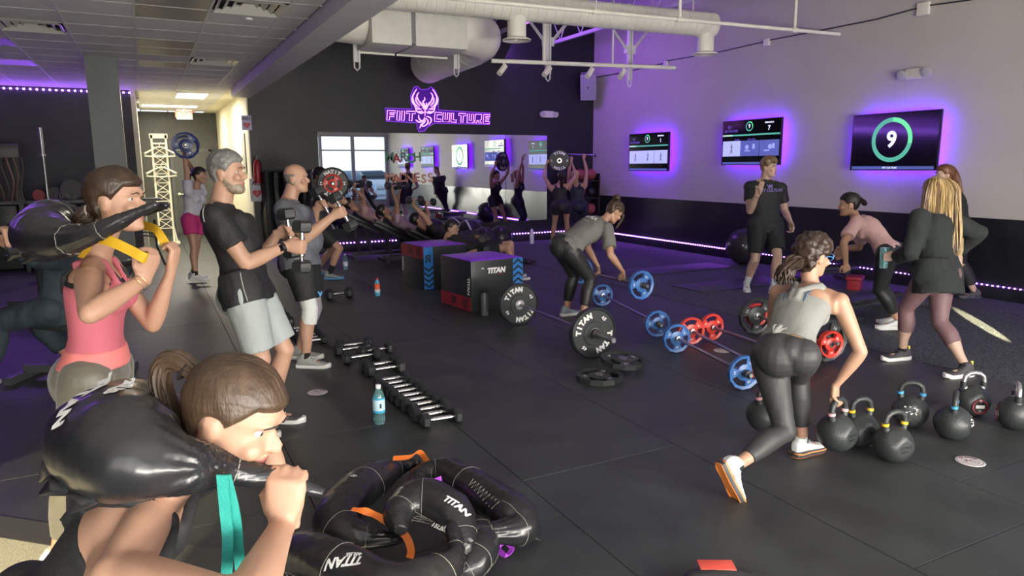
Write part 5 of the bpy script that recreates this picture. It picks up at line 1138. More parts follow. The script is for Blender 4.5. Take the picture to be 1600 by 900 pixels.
        ang = np.arctan2(x, z-.1); st = np.sin(ang*60+8*np.sin(y*30))*streak
        d = t*(thick+nz*rough+st)-(1-t)*.006
        co = co+no*d[:, None]; me.vertices.foreach_set('co', co.ravel()); me.update()
        M = Matrix.Translation(-s.base) @ s.HM @ Matrix.Scale(s.hs, 4); me.transform(M); me.polygons.foreach_set('use_smooth', [True]*len(me.polygons)); return link(me, name, m, s.root)
    def HP(s, x, y, z): return s.HM @ (V((x, y, z))*s.hs)
    def strands(s, m, path, n, r0, r1, rs=.004, name='ponytail', wav=.0, seed=1, end=.3, spread=None):
        rnd = random.Random(seed); b = MB(); P = [V(p) for p in path]; K = len(P); up = V((.3, .2, 1))
        for i in range(n):
            a = rnd.uniform(0, 2*PI); q = math.sqrt(rnd.random()); pts = []; rr = []; lim = rnd.uniform(.86, 1.0); ph = rnd.uniform(0, 6)
            for j in range(K):
                t = j/(K-1); tn = (P[min(j+1, K-1)]-P[max(j-1, 0)]).normalized(); N = tn.orthogonal().normalized() if j == 0 else (N-tn*N.dot(tn)).normalized(); B = tn.cross(N)
                R_ = (r0 if not callable(r0) else r0(t)) if callable(r0) else r0+(r1-r0)*t
                p = P[j]*1; p = p+(N*math.cos(a)+B*math.sin(a)*(spread or 1))*R_*q + N*wav*math.sin(t*9+ph)+B*wav*math.cos(t*8+ph*2)
                pts.append(p-s.base); rr.append(rs*(1-.75*max(0, (t-.55)/.45)))
            b.tube(pts, rr, 5)
        o = b.build(name, m, s.root); o['kind'] = 'stuff' if False else o.get('kind', ''); del o['kind']; return o
    def tie(s, m, p, d, r=.018, name='hair_tie'): b = MB(); b.lathe([(r, -.004), (r+.006, 0), (r, .004), (r-.004, 0)], V(p)-s.base, d, seg=20, cap=False, closed=True); return b.build(name, m, s.root)
    def brows(s, m):
        b = MB()
        for q in (-1, 1): b.tube([s.HP(q*.014, .092, .141)-s.base, s.HP(q*.030, .0925, .147)-s.base, s.HP(q*.050, .078, .141)-s.base], [.0020, .0026, .0012], 6)
        return b.build('eyebrows', m, s.root)
    def piece(s, mb, name, m, parent=None): o = mb.build(name, m, parent or s.root, off=s.base if not parent else s.base); return o
IR, IF, UP = V((.890, -.456, 0)), V((.456, .890, 0)), V((0, 0, 1))
def cloth(n, c, r=.85, **k): k.setdefault('bump', .25); k.setdefault('bscale', 90); return mat(n, c, r, **k)
c_black = cloth('black_knit', (.014, .015, .016), .7); c_blk2 = cloth('black_leggings_knit', (.018, .019, .020), .5, bump=.15); c_navy = cloth('navy_knit', (.012, .016, .030), .6)
c_rose = cloth('rose_tank_fabric', (.50, .12, .16), .8, bump=.2); c_roselit = cloth('rose_hem_sunlit_fabric', (.72, .20, .19), .8); c_olive = cloth('olive_leggings_fabric', (.115, .105, .080), .42, sheen=.3, bump=.12)
c_gsh = cloth('pale_grey_shorts_fabric', (.34, .37, .37), .7); c_gt = cloth('slate_grey_shirt_fabric', (.125, .130, .150), .85); c_gt2 = cloth('stone_grey_shirt_fabric', (.16, .155, .145), .9); c_gtk = cloth('heather_grey_tank_fabric', (.23, .23, .215), .9)
c_pink = cloth('pale_pink_shirt_fabric', (.58, .36, .35), .85); c_mag = cloth('magenta_shorts_fabric', (.50, .03, .17), .8); c_mauve = cloth('mauve_leggings_fabric', (.17, .095, .105), .6); c_wht = cloth('pale_lilac_tee_fabric', (.52, .52, .58), .85); c_slate = cloth('dark_slate_sweat_fabric', (.030, .045, .058), .8)
s_grey = mat('grey_shoe_mesh', (.36, .38, .36), .8, bump=.4, bscale=300); s_white = mat('white_shoe', (.72, .74, .72), .6); s_sole = mat('white_sole', (.75, .75, .73), .5); s_dk = mat('charcoal_shoe_mesh', (.07, .065, .07), .8, bump=.4, bscale=300); s_or = mat('orange_sole_stripe', (.80, .25, .05), .5); s_dsole = mat('dark_sole', (.035, .04, .05), .5); s_blue = mat('blue_sole', (.10, .35, .70), .5); s_yel = mat('lime_heel_tab', (.65, .62, .05), .6); s_sock = mat('black_sock', (.015, .015, .016), .9); s_wsock = mat('white_sock', (.62, .66, .66), .9)
def hairm(n, c, c2=None): return mat(n, c, .42, var=.35, vscale=30, stretch=(1, 1, .25), spec=.5, bump=.3, bscale=120)
h_brown = hairm('brown_hair', (.038, .022, .013)); h_lbr = hairm('light_brown_hair', (.058, .035, .020)); h_dark = hairm('near_black_hair', (.014, .011, .011)); h_grey = hairm('salt_and_pepper_hair', (.17, .165, .155)); h_blond = hairm('golden_blond_hair', (.42, .29, .13)); h_red = hairm('auburn_hair', (.16, .065, .03)); h_curl = hairm('dark_curly_hair', (.035, .020, .013)); h_gbeard = hairm('grizzled_beard', (.22, .17, .12)); h_dblond = hairm('dark_blond_hair', (.17, .105, .055))
h_dkbrow = mat('eyebrow_hair', (.03, .02, .015), .7)
def decal(txt, size, c, nrm, up, target, m, parent, base, name='lettering', shear=0, bold=.001, spacing=1, flipx=False, ext=.0008):
    nrm = V(nrm).normalized(); up = V(up); up = (up-nrm*up.dot(nrm)).normalized(); X = up.cross(nrm)
    mb = text_mb(txt, size, 0, shear, spacing, bold); mb2 = place(mb, TR(V(c)-V(base), X, up)); me = mb2.mesh(name, [])
    bm = bmesh.new(); bm.from_mesh(me); bmesh.ops.remove_doubles(bm, verts=bm.verts, dist=1e-5); bmesh.ops.triangulate(bm, faces=bm.faces); 
    long_ = [e for e in bm.edges if e.calc_length() > size*.12]; bmesh.ops.subdivide_edges(bm, edges=long_, cuts=2) if long_ else None
    tm = target.data; from mathutils.bvhtree import BVHTree
    tb = BVHTree.FromPolygons([v.co for v in tm.vertices], [tuple(p.vertices) for p in tm.polygons])
    hs_ = [(v, tb.ray_cast(v.co+nrm*.13, -nrm, .35)) for v in bm.verts]; ds = sorted((h[0]-v.co).dot(nrm) for v, h in hs_ if h[0] is not None)
    med = ds[len(ds)//2] if ds else 0
    for v, h in hs_:
        d_ = (h[0]-v.co).dot(nrm) if h[0] is not None else med
        v.co = v.co+nrm*(min(max(d_, med-size*.9), med+size*.9)+.0025)
    bm.to_mesh(me); bm.free(); me.materials.append(m); o = bpy.data.objects.new(name, me); sc.collection.objects.link(o); o.parent = parent; return o
def tip(P, sd): return P.J['an'+sd]
# ------------------------------------------------------------------ sandbags (crescent bags)
m_bag = mat('glossy_black_vinyl', (.016, .016, .018), .30, coat=.25, bump=.35, bscale=9); m_seam = mat('pale_stitching', (.22, .21, .19), .7)
def smoothpath(P, n=6):
    Q = []
    for i in range(len(P)-1):
        p0, p1, p2, p3 = P[max(i-1, 0)], P[i], P[i+1], P[min(i+2, len(P)-1)]
        for k in range(n):
            t = k/n; Q.append(.5*((2*p1)+(-p0+p2)*t+(2*p0-5*p1+4*p2-p3)*t*t+(-p0+3*p1-3*p2+p3)*t**3))
    Q.append(P[-1]); return Q
def spline(P, R, n=6):
    Q = smoothpath([V(p) for p in P], n); A = smoothpath([V((r, 0, 0)) for r in R], n); return Q, [max(.004, a.x) for a in A]
def bag(pts, rad, label, flaps=(), nrm=UP, straps=(), seams=True, vox=.007):
    Q, Rr = spline(pts, rad, 8); base = V((Q[len(Q)//2].x, Q[len(Q)//2].y, 0)); e = empty('sandbag', base, label, 'sandbag')
    b = MB(); b.tube(Q, Rr, 24, flat=.92, up=nrm)
    me = remesh(b, vox, 2, base); co = get_co(me); no = get_no(me)
    Qn = np.array([list(q-base) for q in Q]); Rn = np.array(Rr); L = np.r_[0, np.cumsum(np.linalg.norm(np.diff(Qn, axis=0), axis=1))]
    d2 = ((co[:, None, :]-Qn[None])**2).sum(2) if len(co)*len(Qn) < 3e7 else None
    ix = d2.argmin(1) if d2 is not None else np.zeros(len(co), int); dR = np.gradient(Rn, L+1e-9*np.arange(len(L))); neckness = np.exp(-((Rn-.045)/.022)**2)[ix]
    dsp = np.array([noise.noise(V(c)*7)*.008+noise.noise(V((c[0]*26, c[1]*26, c[2]*9)))*.0030 for c in co]); rel = co-Qn[ix]; ang = np.arctan2(rel[:, 2], rel[:, 0]+rel[:, 1]); dsp += neckness*np.sin(ang*11+co[:, 0]*20)*.0035
    co = co+no*dsp[:, None]; me.vertices.foreach_set('co', co.ravel()); me.update(); body = link(me, 'body', m_bag, e); me.polygons.foreach_set('use_smooth', [True]*len(me.polygons))
    if seams:
        from mathutils.bvhtree import BVHTree
        bt = BVHTree.FromPolygons([v.co for v in me.vertices], [tuple(p.vertices) for p in me.polygons]); b = MB(); N = len(Q)
        for fr in (.2, .34, .66, .8):
            i = int(fr*(N-1)); t = (Q[i+1]-Q[i-1]).normalized(); X = t.orthogonal().normalized(); Y = t.cross(X); pts_ = []
            for k in range(28):
                dv = X*math.cos(2*PI*k/28)+Y*math.sin(2*PI*k/28); h = bt.ray_cast(Q[i]-base+dv*Rr[i]*2.2, -dv, Rr[i]*3)
                if h[0] is not None: pts_.append(h[0]+dv*.0006)
            if len(pts_) > 8: b.tube(pts_, .0016, 4, closed=True)
        for off in (1.9,):
            pts_ = []
            for i in range(2, N-2):
                t = (Q[i+1]-Q[i-1]).normalized(); X = (V(nrm)-t*V(nrm).dot(t)).normalized(); Y = t.cross(X); dv = X*math.cos(off)+Y*math.sin(off); h = bt.ray_cast(Q[i]-base+dv*Rr[i]*2.2, -dv, Rr[i]*3)
                if h[0] is not None: pts_.append(h[0]+dv*.0004)
            if len(pts_) > 4: b.tube(pts_, .0014, 4)
        o_ = b.build('seams', m_seam, e); o_['kind'] = 'stuff'
    for (p, q, w_) in flaps:
        b = MB(); p, q = V(p), V(q); m_ = (p+q)/2+V((0, 0, w_*.15)); b.tube([p-base, p.lerp(q, .35)-base, m_.lerp(q, .4)-base, q-base], [w_*.28, w_*.5, w_*.42, w_*.07], 14, flat=.45); b.build('end_flap', m_bag, e)
    for (pp, w_, wd, m) in straps:
        Q2 = smoothpath([V(x)-base for x in pp], 5); b = MB(); b.ribbon(Q2, wd, w_, .0014); b.build('strap', m, e)
    e['base_'] = 0; del e['base_']; return e, body, base
P_ = []
# ================================================================== 1 woman in rose tank
D = 2.7; w1 = Person('woman in rose pink tank top and olive leggings carrying a sandbag with yellow strap', 1.68, 'f', 'fair', .0072)
pel = on_d(152, 583, 2.78); nk = on_d(150, 398, 2.72)
w1.setup(pel, IR+IF*.18, nk, IR+IF*.30, IR+UP*-.03+IF*.02, IR*.05+UP, headc=on_d(186, 312, 2.66))
w1.shoulders(R=IR*.02+UP*-.01)
w1.arm('R', (140, 490, -1), (228, 436, 1), hd=IR*.35+UP*.95, pose='hook', palm=-IR*.9+IF*.3)
w1.arm_ik('L', on_d(262, 388, 2.82), -UP+IR*.1, hd=IR*.3+UP, pose='hook', palm=-IR, bar=IF, at_grip=True)
b0 = w1.base
w1.leg('R', V((b0.x, b0.y, .085))-IF*.02-IR*.24, IR+IF*.1); w1.leg('L', V((b0.x, b0.y, .085))+IF*.16-IR*.17, IR+IF*.15)
w1.body(); w1.tank(c_rose, .14, .76, .008, .014, back='racer', bust=1.0, fold=.004)
w1.top(c_roselit, .08, .24, .013, name='sunlit_hem', shoulder=False, fold=.003)  # lower edge of the rose tank, warm sunlight put into its coral colour
w1.tank(c_black, .62, .80, .004, .010, name='sports_bra', fold=0)
w1.pants(c_olive, .97, .006, .22, fold=.0025)
w1.hair(h_brown, th=(.012, .016, .018), rough=.003, streak=.0012); w1.brows(h_dkbrow)
bn = w1.HP(0, -.118, .060); b = MB()
for k in range(3): b.tube([bn-w1.base+V((math.cos(a)*.024, math.sin(a)*.02, math.sin(a+k)*.020))+w1.hf*(-.008*k) for a in [i*2*PI/10 for i in range(10)]], .014, 8, closed=True)
b.ball(bn-w1.base, .026, seg=14); b.build('hair_bun', h_brown, w1.root); w1.tie(mat('pearl_hair_tie', (.6, .5, .42), .3), w1.HP(0, -.108, .070), w1.hf*-1+UP*-.3, .022)
w1.shoe('R', s_white, s_sole); w1.shoe('L', s_white, s_sole)
b = MB(); wr = w1.J['wrR']; el = w1.J['elR']; u = (wr-el).normalized()
for k, t in enumerate((.80, .88)): b.lathe([(.034-.003*k, -.0015), (.0355-.003*k, 0), (.034-.003*k, .0015)], el+(wr-el)*t-w1.base, u+V((0, .1*k, .15)), seg=20, cap=False, closed=True)
b.build('bracelets', mat('gold_chain', (.70, .50, .22), .3, metal=1), w1.root)
m_ys = mat('yellow_strap', (.62, .37, .01), .6, bump=.2, bscale=200)
hR, hL = w1.grips['R'], w1.grips['L']
pts = [on_d(247, 318, 2.42), on_d(195, 342, 2.42), on_d(148, 365, 2.42), on_d(112, 374, 2.46), on_d(78, 372, 2.60), on_d(66, 362, 2.78), on_d(85, 345, 2.96), on_d(130, 345, 3.05), on_d(190, 335, 3.02), on_d(262, 320, 2.9)]
bag(pts, [.014, .028, .034, .058, .096, .108, .098, .066, .036, .014], 'glossy black crescent sandbag on the shoulders of the woman in the rose tank',
    flaps=[(on_d(50, 385, 2.62), on_d(12, 408, 2.6), .11), (on_d(88, 388, 2.60), on_d(34, 412, 2.55), .10)], nrm=UP,
    straps=[([on_d(152, 372, 2.44), on_d(175, 378, 2.42), on_d(205, 392, 2.42), on_d(228, 404, 2.44), hR], .036, UP+IR*.4, m_ys), ([on_d(205, 345, 2.95), on_d(225, 352, 2.86), on_d(245, 360, 2.80), hL], .034, UP+IR*.3, m_ys), ([on_d(141, 372, 2.44), on_d(137, 388, 2.5), on_d(126, 402, 2.6)], .02, IR, m_ys)])
# ================================================================== 2 woman in front
w2 = Person('woman with brown ponytail and black tank bending under a sandbag in the near left corner', 1.68, 'f', 'fair', .0068)
nk = on_d(268, 748, 1.42); pel = nk+(-IR*.36-UP*.39+IF*.03)
hd_ = IR*.88-UP*.40-IF*.06; w2.setup(pel, IR*.9-UP*.2+IF*.2, nk, IR*.8-UP*.45+IF*.15, hd_, IR*.42+UP*.9, headc=on_d(371, 652, 1.40))
w2.shoulders(R=-IF*.02-UP*.02+IR*.02)
w2.arm('R', (385, 945, -1), (442, 818, 1), hd=UP*.98+IR*.08, pose='grip', palm=IF+IR*-.1, bar=IR*.97-UP*.12)
w2.arm_ik('L', on_d(446, 775, 1.80), IF+UP*.3, hd=UP, pose='grip', palm=-IF, bar=IR)
b0 = w2.base; w2.leg('R', V((b0.x, b0.y, .085))-IF*.14-IR*.02, IR, pole=IR+UP*.2); w2.leg('L', V((b0.x, b0.y, .085))+IF*.10-IR*.12, IR, pole=IR+UP*.2)
w2.body(); w2.tank(c_black, .0, .74, .006, .020, back='racer'); w2.pants(c_blk2, .95, .006, vox=.011)
w2.hair(h_lbr, th=(.008, .012, .012), rough=.002, streak=.0010, nape=.040); w2.brows(h_dkbrow)
tb = w2.HP(0, -.103, .165); t2 = tb-w2.hf*.05+UP*.015
w2.tie(mat('dark_hair_tie', (.02, .015, .015), .6), tb-w2.hf*.018, w2.hf*-1+UP*.2, .019)
w2.strands(h_lbr, smoothpath([tb+w2.hf*.005, tb-w2.hf*.03+UP*.012, tb-w2.hf*.065-UP*.005, tb-w2.hf*.078-UP*.05, tb-w2.hf*.068-UP*.10, tb-w2.hf*.045-UP*.15], 3), 130, .016, .020, .0046, wav=.002)
w2.shoe('R', s_white, s_sole); w2.shoe('L', s_white, s_sole)
g = w2.grips['R']
Dg = depth(g)
pts = [on_d(508, 770, Dg), on_d(478, 760, Dg), g, on_d(400, 742, Dg-.02), on_d(345, 730, Dg-.05), on_d(275, 725, min(1.26, Dg-.08)), on_d(205, 705, 1.27), on_d(175, 685, 1.40), on_d(210, 660, 1.56), on_d(290, 665, 1.66), on_d(370, 720, 1.70), on_d(435, 758, 1.74)]
m_teal = mat('teal_strap', (.02, .30, .25), .6, bump=.2, bscale=200)
e, body, bb_ = bag(pts, [.012, .022, .022, .026, .036, .062, .100, .116, .105, .06, .035, .02], 'glossy black crescent sandbag on the shoulders of the ponytailed woman in front',
    flaps=[(on_d(120, 700, 1.35), on_d(62, 752, 1.33), .10), (on_d(135, 745, 1.30), on_d(62, 772, 1.27), .085), (on_d(150, 755, 1.27), on_d(106, 803, 1.24), .085)], vox=.006,
    straps=[([on_d(347, 742, 1.25), on_d(352, 800, 1.27), on_d(356, 850, 1.28), on_d(352, 930, 1.30)], .020, IR, m_teal), ([on_d(352, 742, 1.26), on_d(366, 800, 1.28), on_d(372, 850, 1.30), on_d(380, 930, 1.32)], .020, IR, m_teal)])
decal('TITAN', .05, on_d(150, 632, 1.35), -IF*.6-IR*.5+UP*.6, IR*.5+UP*.5-IF*.3, body, m_print, e, bb_, shear=.2, bold=.003); decal('25LBS', .028, on_d(194, 612, 1.35), -IF*.5-IR*.2+UP*.8, IR*.6+UP*.2, body, m_print, e, bb_, name='weight_lettering', bold=.002)
# ================================================================== 3 man black tee
m3 = Person('grey-haired bearded man in black tee and pale grey shorts curling dumbbells', 1.84, 'm', 'fair', .0075, build=1.0)
m3.setup(on_d(386, 452, 4.42), IR+IF*.10, on_d(343, 321, 4.40), IR+IF*.12, IR+IF*.02, IR*.02+UP, headc=on_d(357, 271, 4.36), bend=-.02)
m3.arm('R', (386, 414, -1), (446, 385, 1), hd=IR*.95+UP*.22, pose='grip', palm=IF, bar=UP+IR*.06)
m3.arm_ik('L', on_d(452, 364, 4.72), -UP-IR*.3, hd=IR+UP*.2, pose='grip', palm=-IF, bar=UP-IR*.1)
b0 = m3.base; m3.leg('R', V((b0.x, b0.y, .085))-IF*.10-IR*.03, IR-IF*.1); m3.leg('L', V((b0.x, b0.y, .085))+IF*.15+IR*.05, IR)
m3.body(headscale=1.04); sh = m3.top(c_black, -.17, .985, .018, .62, .020, bell=.03, name='tee_shirt', fold=.010, vox=.009)
m3.pants(c_gsh, .43, .016, .05, name='shorts', fold=.006, flare=.024)
m3.hair(h_grey, th=(.008, .022, .010), rough=.005, streak=.002, hairline=.178, nape=.062, scale=55); m3.hair(h_gbeard, line='beard', th=(.0035, .0035, .0035), rough=.0015, name='beard', streak=0); m3.brows(h_dkbrow)
m3.shoe('R', s_dk, s_sole); m3.shoe('L', s_dk, s_sole, laces=s_white)
b = MB()
C, X, Y = m3.F(.5)
def surf_line(P, obj, pts, dirn, r, name, m):
    from mathutils.bvhtree import BVHTree
    tm = obj.data; bt = BVHTree.FromPolygons([v.co for v in tm.vertices], [tuple(p.vertices) for p in tm.polygons]); q = []
    d = V(dirn).normalized()
    for p in smoothpath([V(x) for x in pts], 6):
        h = bt.ray_cast(p-P.base-d*.4, d, 1.0)
        if h[0] is not None: q.append(h[0]-d*.001)
    if len(q) > 3: b = MB(); b.tube(q, r, 5); return b.build(name, m, obj)
m_pipe = mat('grey_piping', (.38, .38, .37), .6)
surf_line(m3, sh, [on_d(335, 300, 4.2), on_d(326, 322, 4.2), on_d(327, 345, 4.2)], IF, .003, 'shoulder_piping', m_pipe)
surf_line(m3, sh, [on_d(357, 309, 4.2), on_d(368, 325, 4.2), on_d(376, 343, 4.2)], IF, .003, 'shoulder_piping', m_pipe)
surf_line(m3, sh, [on_d(372, 412, 4.2), on_d(380, 445, 4.2), on_d(387, 474, 4.2)], IF, .003, 'side_piping', m_pipe)
b = MB(); v = (m3.J['wrR']-m3.J['elR']).normalized(); q = m3.J['wrR']-v*.02; b.lathe([(.030, -.011), (.033, -.010), (.033, .010), (.030, .011)], q-m3.base, v, seg=20, cap=False, closed=True); wt = b.build('watch_strap', m_blk, m3.root)
b = MB(); X_ = (v.cross(UP)).normalized(); b.box(q-m3.base-IF*.036, (.040, .012, .044), R=frame(IF, v), bev=.005); b.build('watch_face', m_scr, wt)
def put_grip_db(P, sd, axis, label, L=.30, r=.055): g = P.grips[sd]; a = V(axis).normalized(); X = a; Y = X.orthogonal(); put_db(TR(g, X, Y), label, None, L, r)
put_grip_db(m3, 'R', UP+IR*.06, 'dumbbell held upright in the near hand of the grey-haired man', .33, .065); put_grip_db(m3, 'L', UP-IR*.10, 'dumbbell held upright in the far hand of the grey-haired man', .33, .065)
# ================================================================== 4 bald man
m4 = Person('balding man in slate grey shirt and black shorts with a white knee sleeve', 1.78, 'm', 'fair', .008, build=1.08)
m4.setup(on_d(470, 404, 6.0), IR+IF*.05, on_d(450, 314, 5.98), IR+IF*.08, IR, UP, headc=on_d(464, 279, 5.97), bend=-.03)
m4.arm('R', (478, 371, -1), (520, 338, 1), hd=IR*.9+UP*.4, pose='grip', palm=IF, bar=UP*.9+IR*-.45); m4.arm_ik('L', on_d(506, 320, 6.3), -UP-IR*.3, hd=IR+UP*.4, pose='grip', palm=-IF, bar=UP*.9-IR*.45)
a1, a2 = on_z(480, 570, .085), on_z(470, 556, .085); m4.leg('R', V((on_z(478, 574).x, on_z(478, 574).y, .085)), IR*.98-IF*.05); m4.leg('L', V((on_z(468, 560).x, on_z(468, 560).y, .085)), IR)
m4.body(belly=.045); m4sh = m4.top(c_gt, -.16, .985, .022, .75, .030, bell=.04, name='tee_shirt', fold=.009, vox=.009, belly=.045); m4.pants(c_black, .40, .020, .05, name='shorts', fold=.004, flare=.012)
m4.hair(h_grey, line='bald', th=(.004, .001, .004), rough=.001, streak=.0006); m4.brows(mat('grey_brow', (.3, .28, .25), .8)); 
m4.sleeve_tube('R', mat('white_knee_sleeve', (.62, .64, .62), .8, bump=.5, bscale=40), .30, .30); m4.sleeve_tube('L', mat('grey_knee_sleeve', (.25, .22, .25), .8), .28, .26)
m4.shoe('R', s_grey, s_sole, sock=s_sock, laces=s_white); m4.shoe('L', s_grey, s_sole, laces=s_white)
put_grip_db(m4, 'R', UP*.9-IR*.45, 'dumbbell in the near hand of the balding man', .33, .065); put_grip_db(m4, 'L', UP*.9-IR*.45, 'dumbbell in the far hand of the balding man', .33, .065)
b = MB(); b.tube([m4.J['kn'+'R']*0+V((0, 0, 0)), V((0, 0, .001))], .001); 
decal('V', .05, on_d(494, 464, 5.8), -IF, UP, bpy.data.objects[m4.root.children[-1].name] if False else [c for c in m4.root.children if c.name.startswith('shorts')][0], s_blue, m4.root, m4.base, name='shorts_logo', bold=.004)
# ================================================================== 5 man behind, front rack
m5 = Person('dark-haired man in black holding a barbell at his shoulders behind the balding man', 1.78, 'm', 'fair', .011)
m5.setup(on_d(500, 356, 10.7), IR, on_d(503, 298, 10.65), IR-UP*.1, IR-UP*.35, UP+IR*.3, headc=on_d(500, 276, 10.6))
VA = ray(520, 285); VA = V((VA.x, VA.y, 0)).normalized(); gb = on_d(520, 285, 10.55); m5.arm_ik('R', gb-VA*.20, -UP+IR*.5, hd=UP*.6-IR*.2, pose='grip', palm=IR, bar=VA); m5.arm_ik('L', gb+VA*.25, -UP+IR*.5, hd=UP*.6-IR*.2, pose='grip', palm=IR, bar=VA)
p = on_z(515, 436); m5.leg('R', V((p.x, p.y, .085)), IR, pole=IR); p = on_z(497, 428); m5.leg('L', V((p.x, p.y, .085)), IR, pole=IR)
m5.body(); m5.top(c_black, -.08, .985, .018, .6, .02, name='tee_shirt'); m5.pants(c_black, .38, .018, .05, name='shorts', flare=.02); m5.hair(h_dark, th=(.014, .022, .018), rough=.006, nape=.03)
m5.shoe('R', s_grey, s_blue, sock=s_sock, sockh=.14); m5.shoe('L', s_grey, s_blue, sock=s_sock)
ax = VA; barbell(gb, ax, 1.7, 'barbell with black and red plates at the shoulders of the man in black', sleeve=.25)
plate('bumper', axM(gb-VA*.62, ax), 'large dark plate held up by the man behind the balding man'); plate(rp, axM(gb-VA*.68, ax), 'small red plate on the barbell of the man in black'); plate('bumper', axM(gb+VA*.62, ax), 'far dark plate of the same barbell, mostly hidden')
# ================================================================== 6 woman in corridor
w6 = Person('woman in pale tee and magenta shorts pressing a barbell overhead at the corridor mouth', 1.68, 'f', 'warm', .010)
w6.setup(on_d(303, 343, 10.25), IR*.95-IF*.2, on_d(306, 294, 10.2), IR*.95-IF*.15, IR*.95-IF*.05, UP, headc=on_d(313, 274, 10.17), bend=.03)
VA = ray(290, 225); VA = V((VA.x, VA.y, 0)).normalized(); gb = on_d(290, 228, 10.0); w6.arm_ik('R', gb, IR*.6-UP*.1-IF*.3, hd=UP, pose='grip', palm=IR, bar=VA); w6.arm_ik('L', gb+VA*.42, IR*.6+IF*.3, hd=UP, pose='grip', palm=IR, bar=VA)
p = on_z(307, 446); w6.leg('R', V((p.x, p.y, .085)), IR); p = on_z(302, 441); w6.leg('L', V((p.x, p.y, .085)), IR)
w6.body(); w6.top(c_wht, .16, .97, .020, .55, .022, name='crop_tee', fold=.008, bell=0); w6.pants(c_mag, .26, .014, .13, name='shorts', flare=.03, fold=.006)
w6.hair(h_dark, th=(.010, .014, .014), nape=.04); w6.strands(h_dark, smoothpath([w6.HP(0, -.10, .13), w6.HP(0, -.14, .12), w6.HP(0, -.16, .06), w6.HP(0, -.14, -.01)], 3), 50, .012, .03, .005)
w6.shoe('R', s_white, s_sole, sock=s_sock); w6.shoe('L', s_white, s_sole, sock=s_sock)
barbell(gb+VA*.2, VA, 1.35, 'overhead barbell of the woman at the corridor', sleeve=.16)
plate((.185, .04, 'navy_plate'), axM(gb-VA*.32, VA), 'navy plate held high in front of the dark door'); plate((.185, .04, 'navy_plate'), axM(gb+VA*.72, VA), 'navy plate behind it on the same raised barbell')
# ================================================================== 7 seated man at left
m7 = Person('person in dark slate sweats seated on a bench at the left edge', 1.78, 'm', 'fair', .010)
pel = on_z(95, 484, .56); m7.setup(pel, -IR, on_d(118, 395, depth(pel)+.02), -IR+UP*.25, -IR, UP+IR*.2, bend=-.02)
m7.arm('R', (55, 410, 1), (12, 386, 1), pose='grip', bar=IF, palm=UP); m7.arm('L', (52, 402, -1), (14, 380, -1), pose='grip', bar=IF, palm=UP)
p = pel-IR*.50-IF*.12; m7.leg('L', V((p.x, p.y, .085))+IF*-.05-IR*.02, -IR, pole=UP-IR*.3); p = pel-IR*.12-IF*.36; m7.leg('R', V((p.x, p.y, .085))+IF*.6, -IR, pole=UP-IR*.6)
m7.body(); m7.top(c_slate, -.05, .985, .024, 2, .014, name='sweatshirt', fold=.010, bell=.08); m7.pants(c_slate, .97, .022, .05, name='sweatpants', fold=.010, flare=.006); m7.hair(h_dark, th=(.01, .015, .012)); m7.shoe('R', s_dk, s_sole); m7.shoe('L', s_dk, s_sole)
put_grip_db(m7, 'L', IF, 'dumbbell raised by the seated man at the left edge'); 
def bench(P0, P1, zt, label, W=.28, rear=True):      # P0 = high end (head), P1 = low end; 3D points on pad axis
    P0, P1 = V(P0), V(P1); e = empty('weight_bench', V((P1.x, P1.y, 0)), label, 'bench'); B = V((P1.x, P1.y, 0)); d = (P1-P0).normalized(); hz = V((d.x, d.y, 0)).normalized(); side = UP.cross(hz); n = d.cross(side)*-1
    if n.z < 0: n = -n
    Rm = Matrix((d, side, n)).transposed()
    m_pad = mat('black_bench_pad', (.02, .021, .022), .35, bump=.2, bscale=30); m_fr = mat('dark_bench_frame', (.05, .052, .055), .4)
    L = (P1-P0).length; b = MB(); b.box(P0+d*L*.5-B, (L, W, .06), R=Rm, bev=.02); b.build('back_pad', m_pad, e)
    S = P1+hz*.22+V((0, 0, .03)); b = MB(); b.box(S-B, (.36, W, .06), R=Matrix((V((hz.x, hz.y, .12)).normalized(), side, V((0, 0, 1)))).transposed(), bev=.02); b.build('seat_pad', m_pad, e)
    b = MB(); b.box(P0+d*L*.5-n*.055-B, (L*.96, .06, .05), R=Rm); b.build('back_rail', m_fr, e, smooth=False)
    b = MB(); z0 = .08; a_, c_ = P0+hz*.15, P1+hz*.5; b.box(V(((a_.x+c_.x)/2, (a_.y+c_.y)/2, z0))-B, ((c_-a_).xy.length, .06, .06), R=Matrix((hz, side, UP)).transposed()); b.build('base_rail', m_fr, e, smooth=False)
    for q, w_ in ((P0+hz*.15, .55), (P1+hz*.5, .45)): b = MB(); b.box(V((q.x, q.y, .03))-B, (.06, w_, .06), R=Matrix((hz, side, UP)).transposed()); b.build('foot_bar', m_fr, e, smooth=False)
    for f_, g_ in ((.3, .25), (.62, .55)):
        p = P0+d*L*f_-n*.06; q = V((P0+hz*((P1-P0).xy.length*g_+.12)).to_tuple()); b = MB(); b.tube([p-B, V((q.x, q.y, .10))-B], .028, 4); b.build('strut', m_fr, e, smooth=False)
    b = MB(); q = P1+hz*.1; b.tube([V((q.x, q.y, .1))-B, V((q.x, q.y, P1.z))-B], .03, 4); b.build('seat_post', m_fr, e, smooth=False)
    return e
bench(pel+IR*.55+UP*.50-UP*.12, pel+IR*.16-UP*.14, 0, 'bench under the seated man at the left edge')
# empty bench just left of him
q = on_z(22, 432, .62); bench(q+IR*.10+UP*.02+IF*1.4, q-IR*.6+IF*1.4-UP*.02, 0, 'flat bench with flared leg behind the seated man')
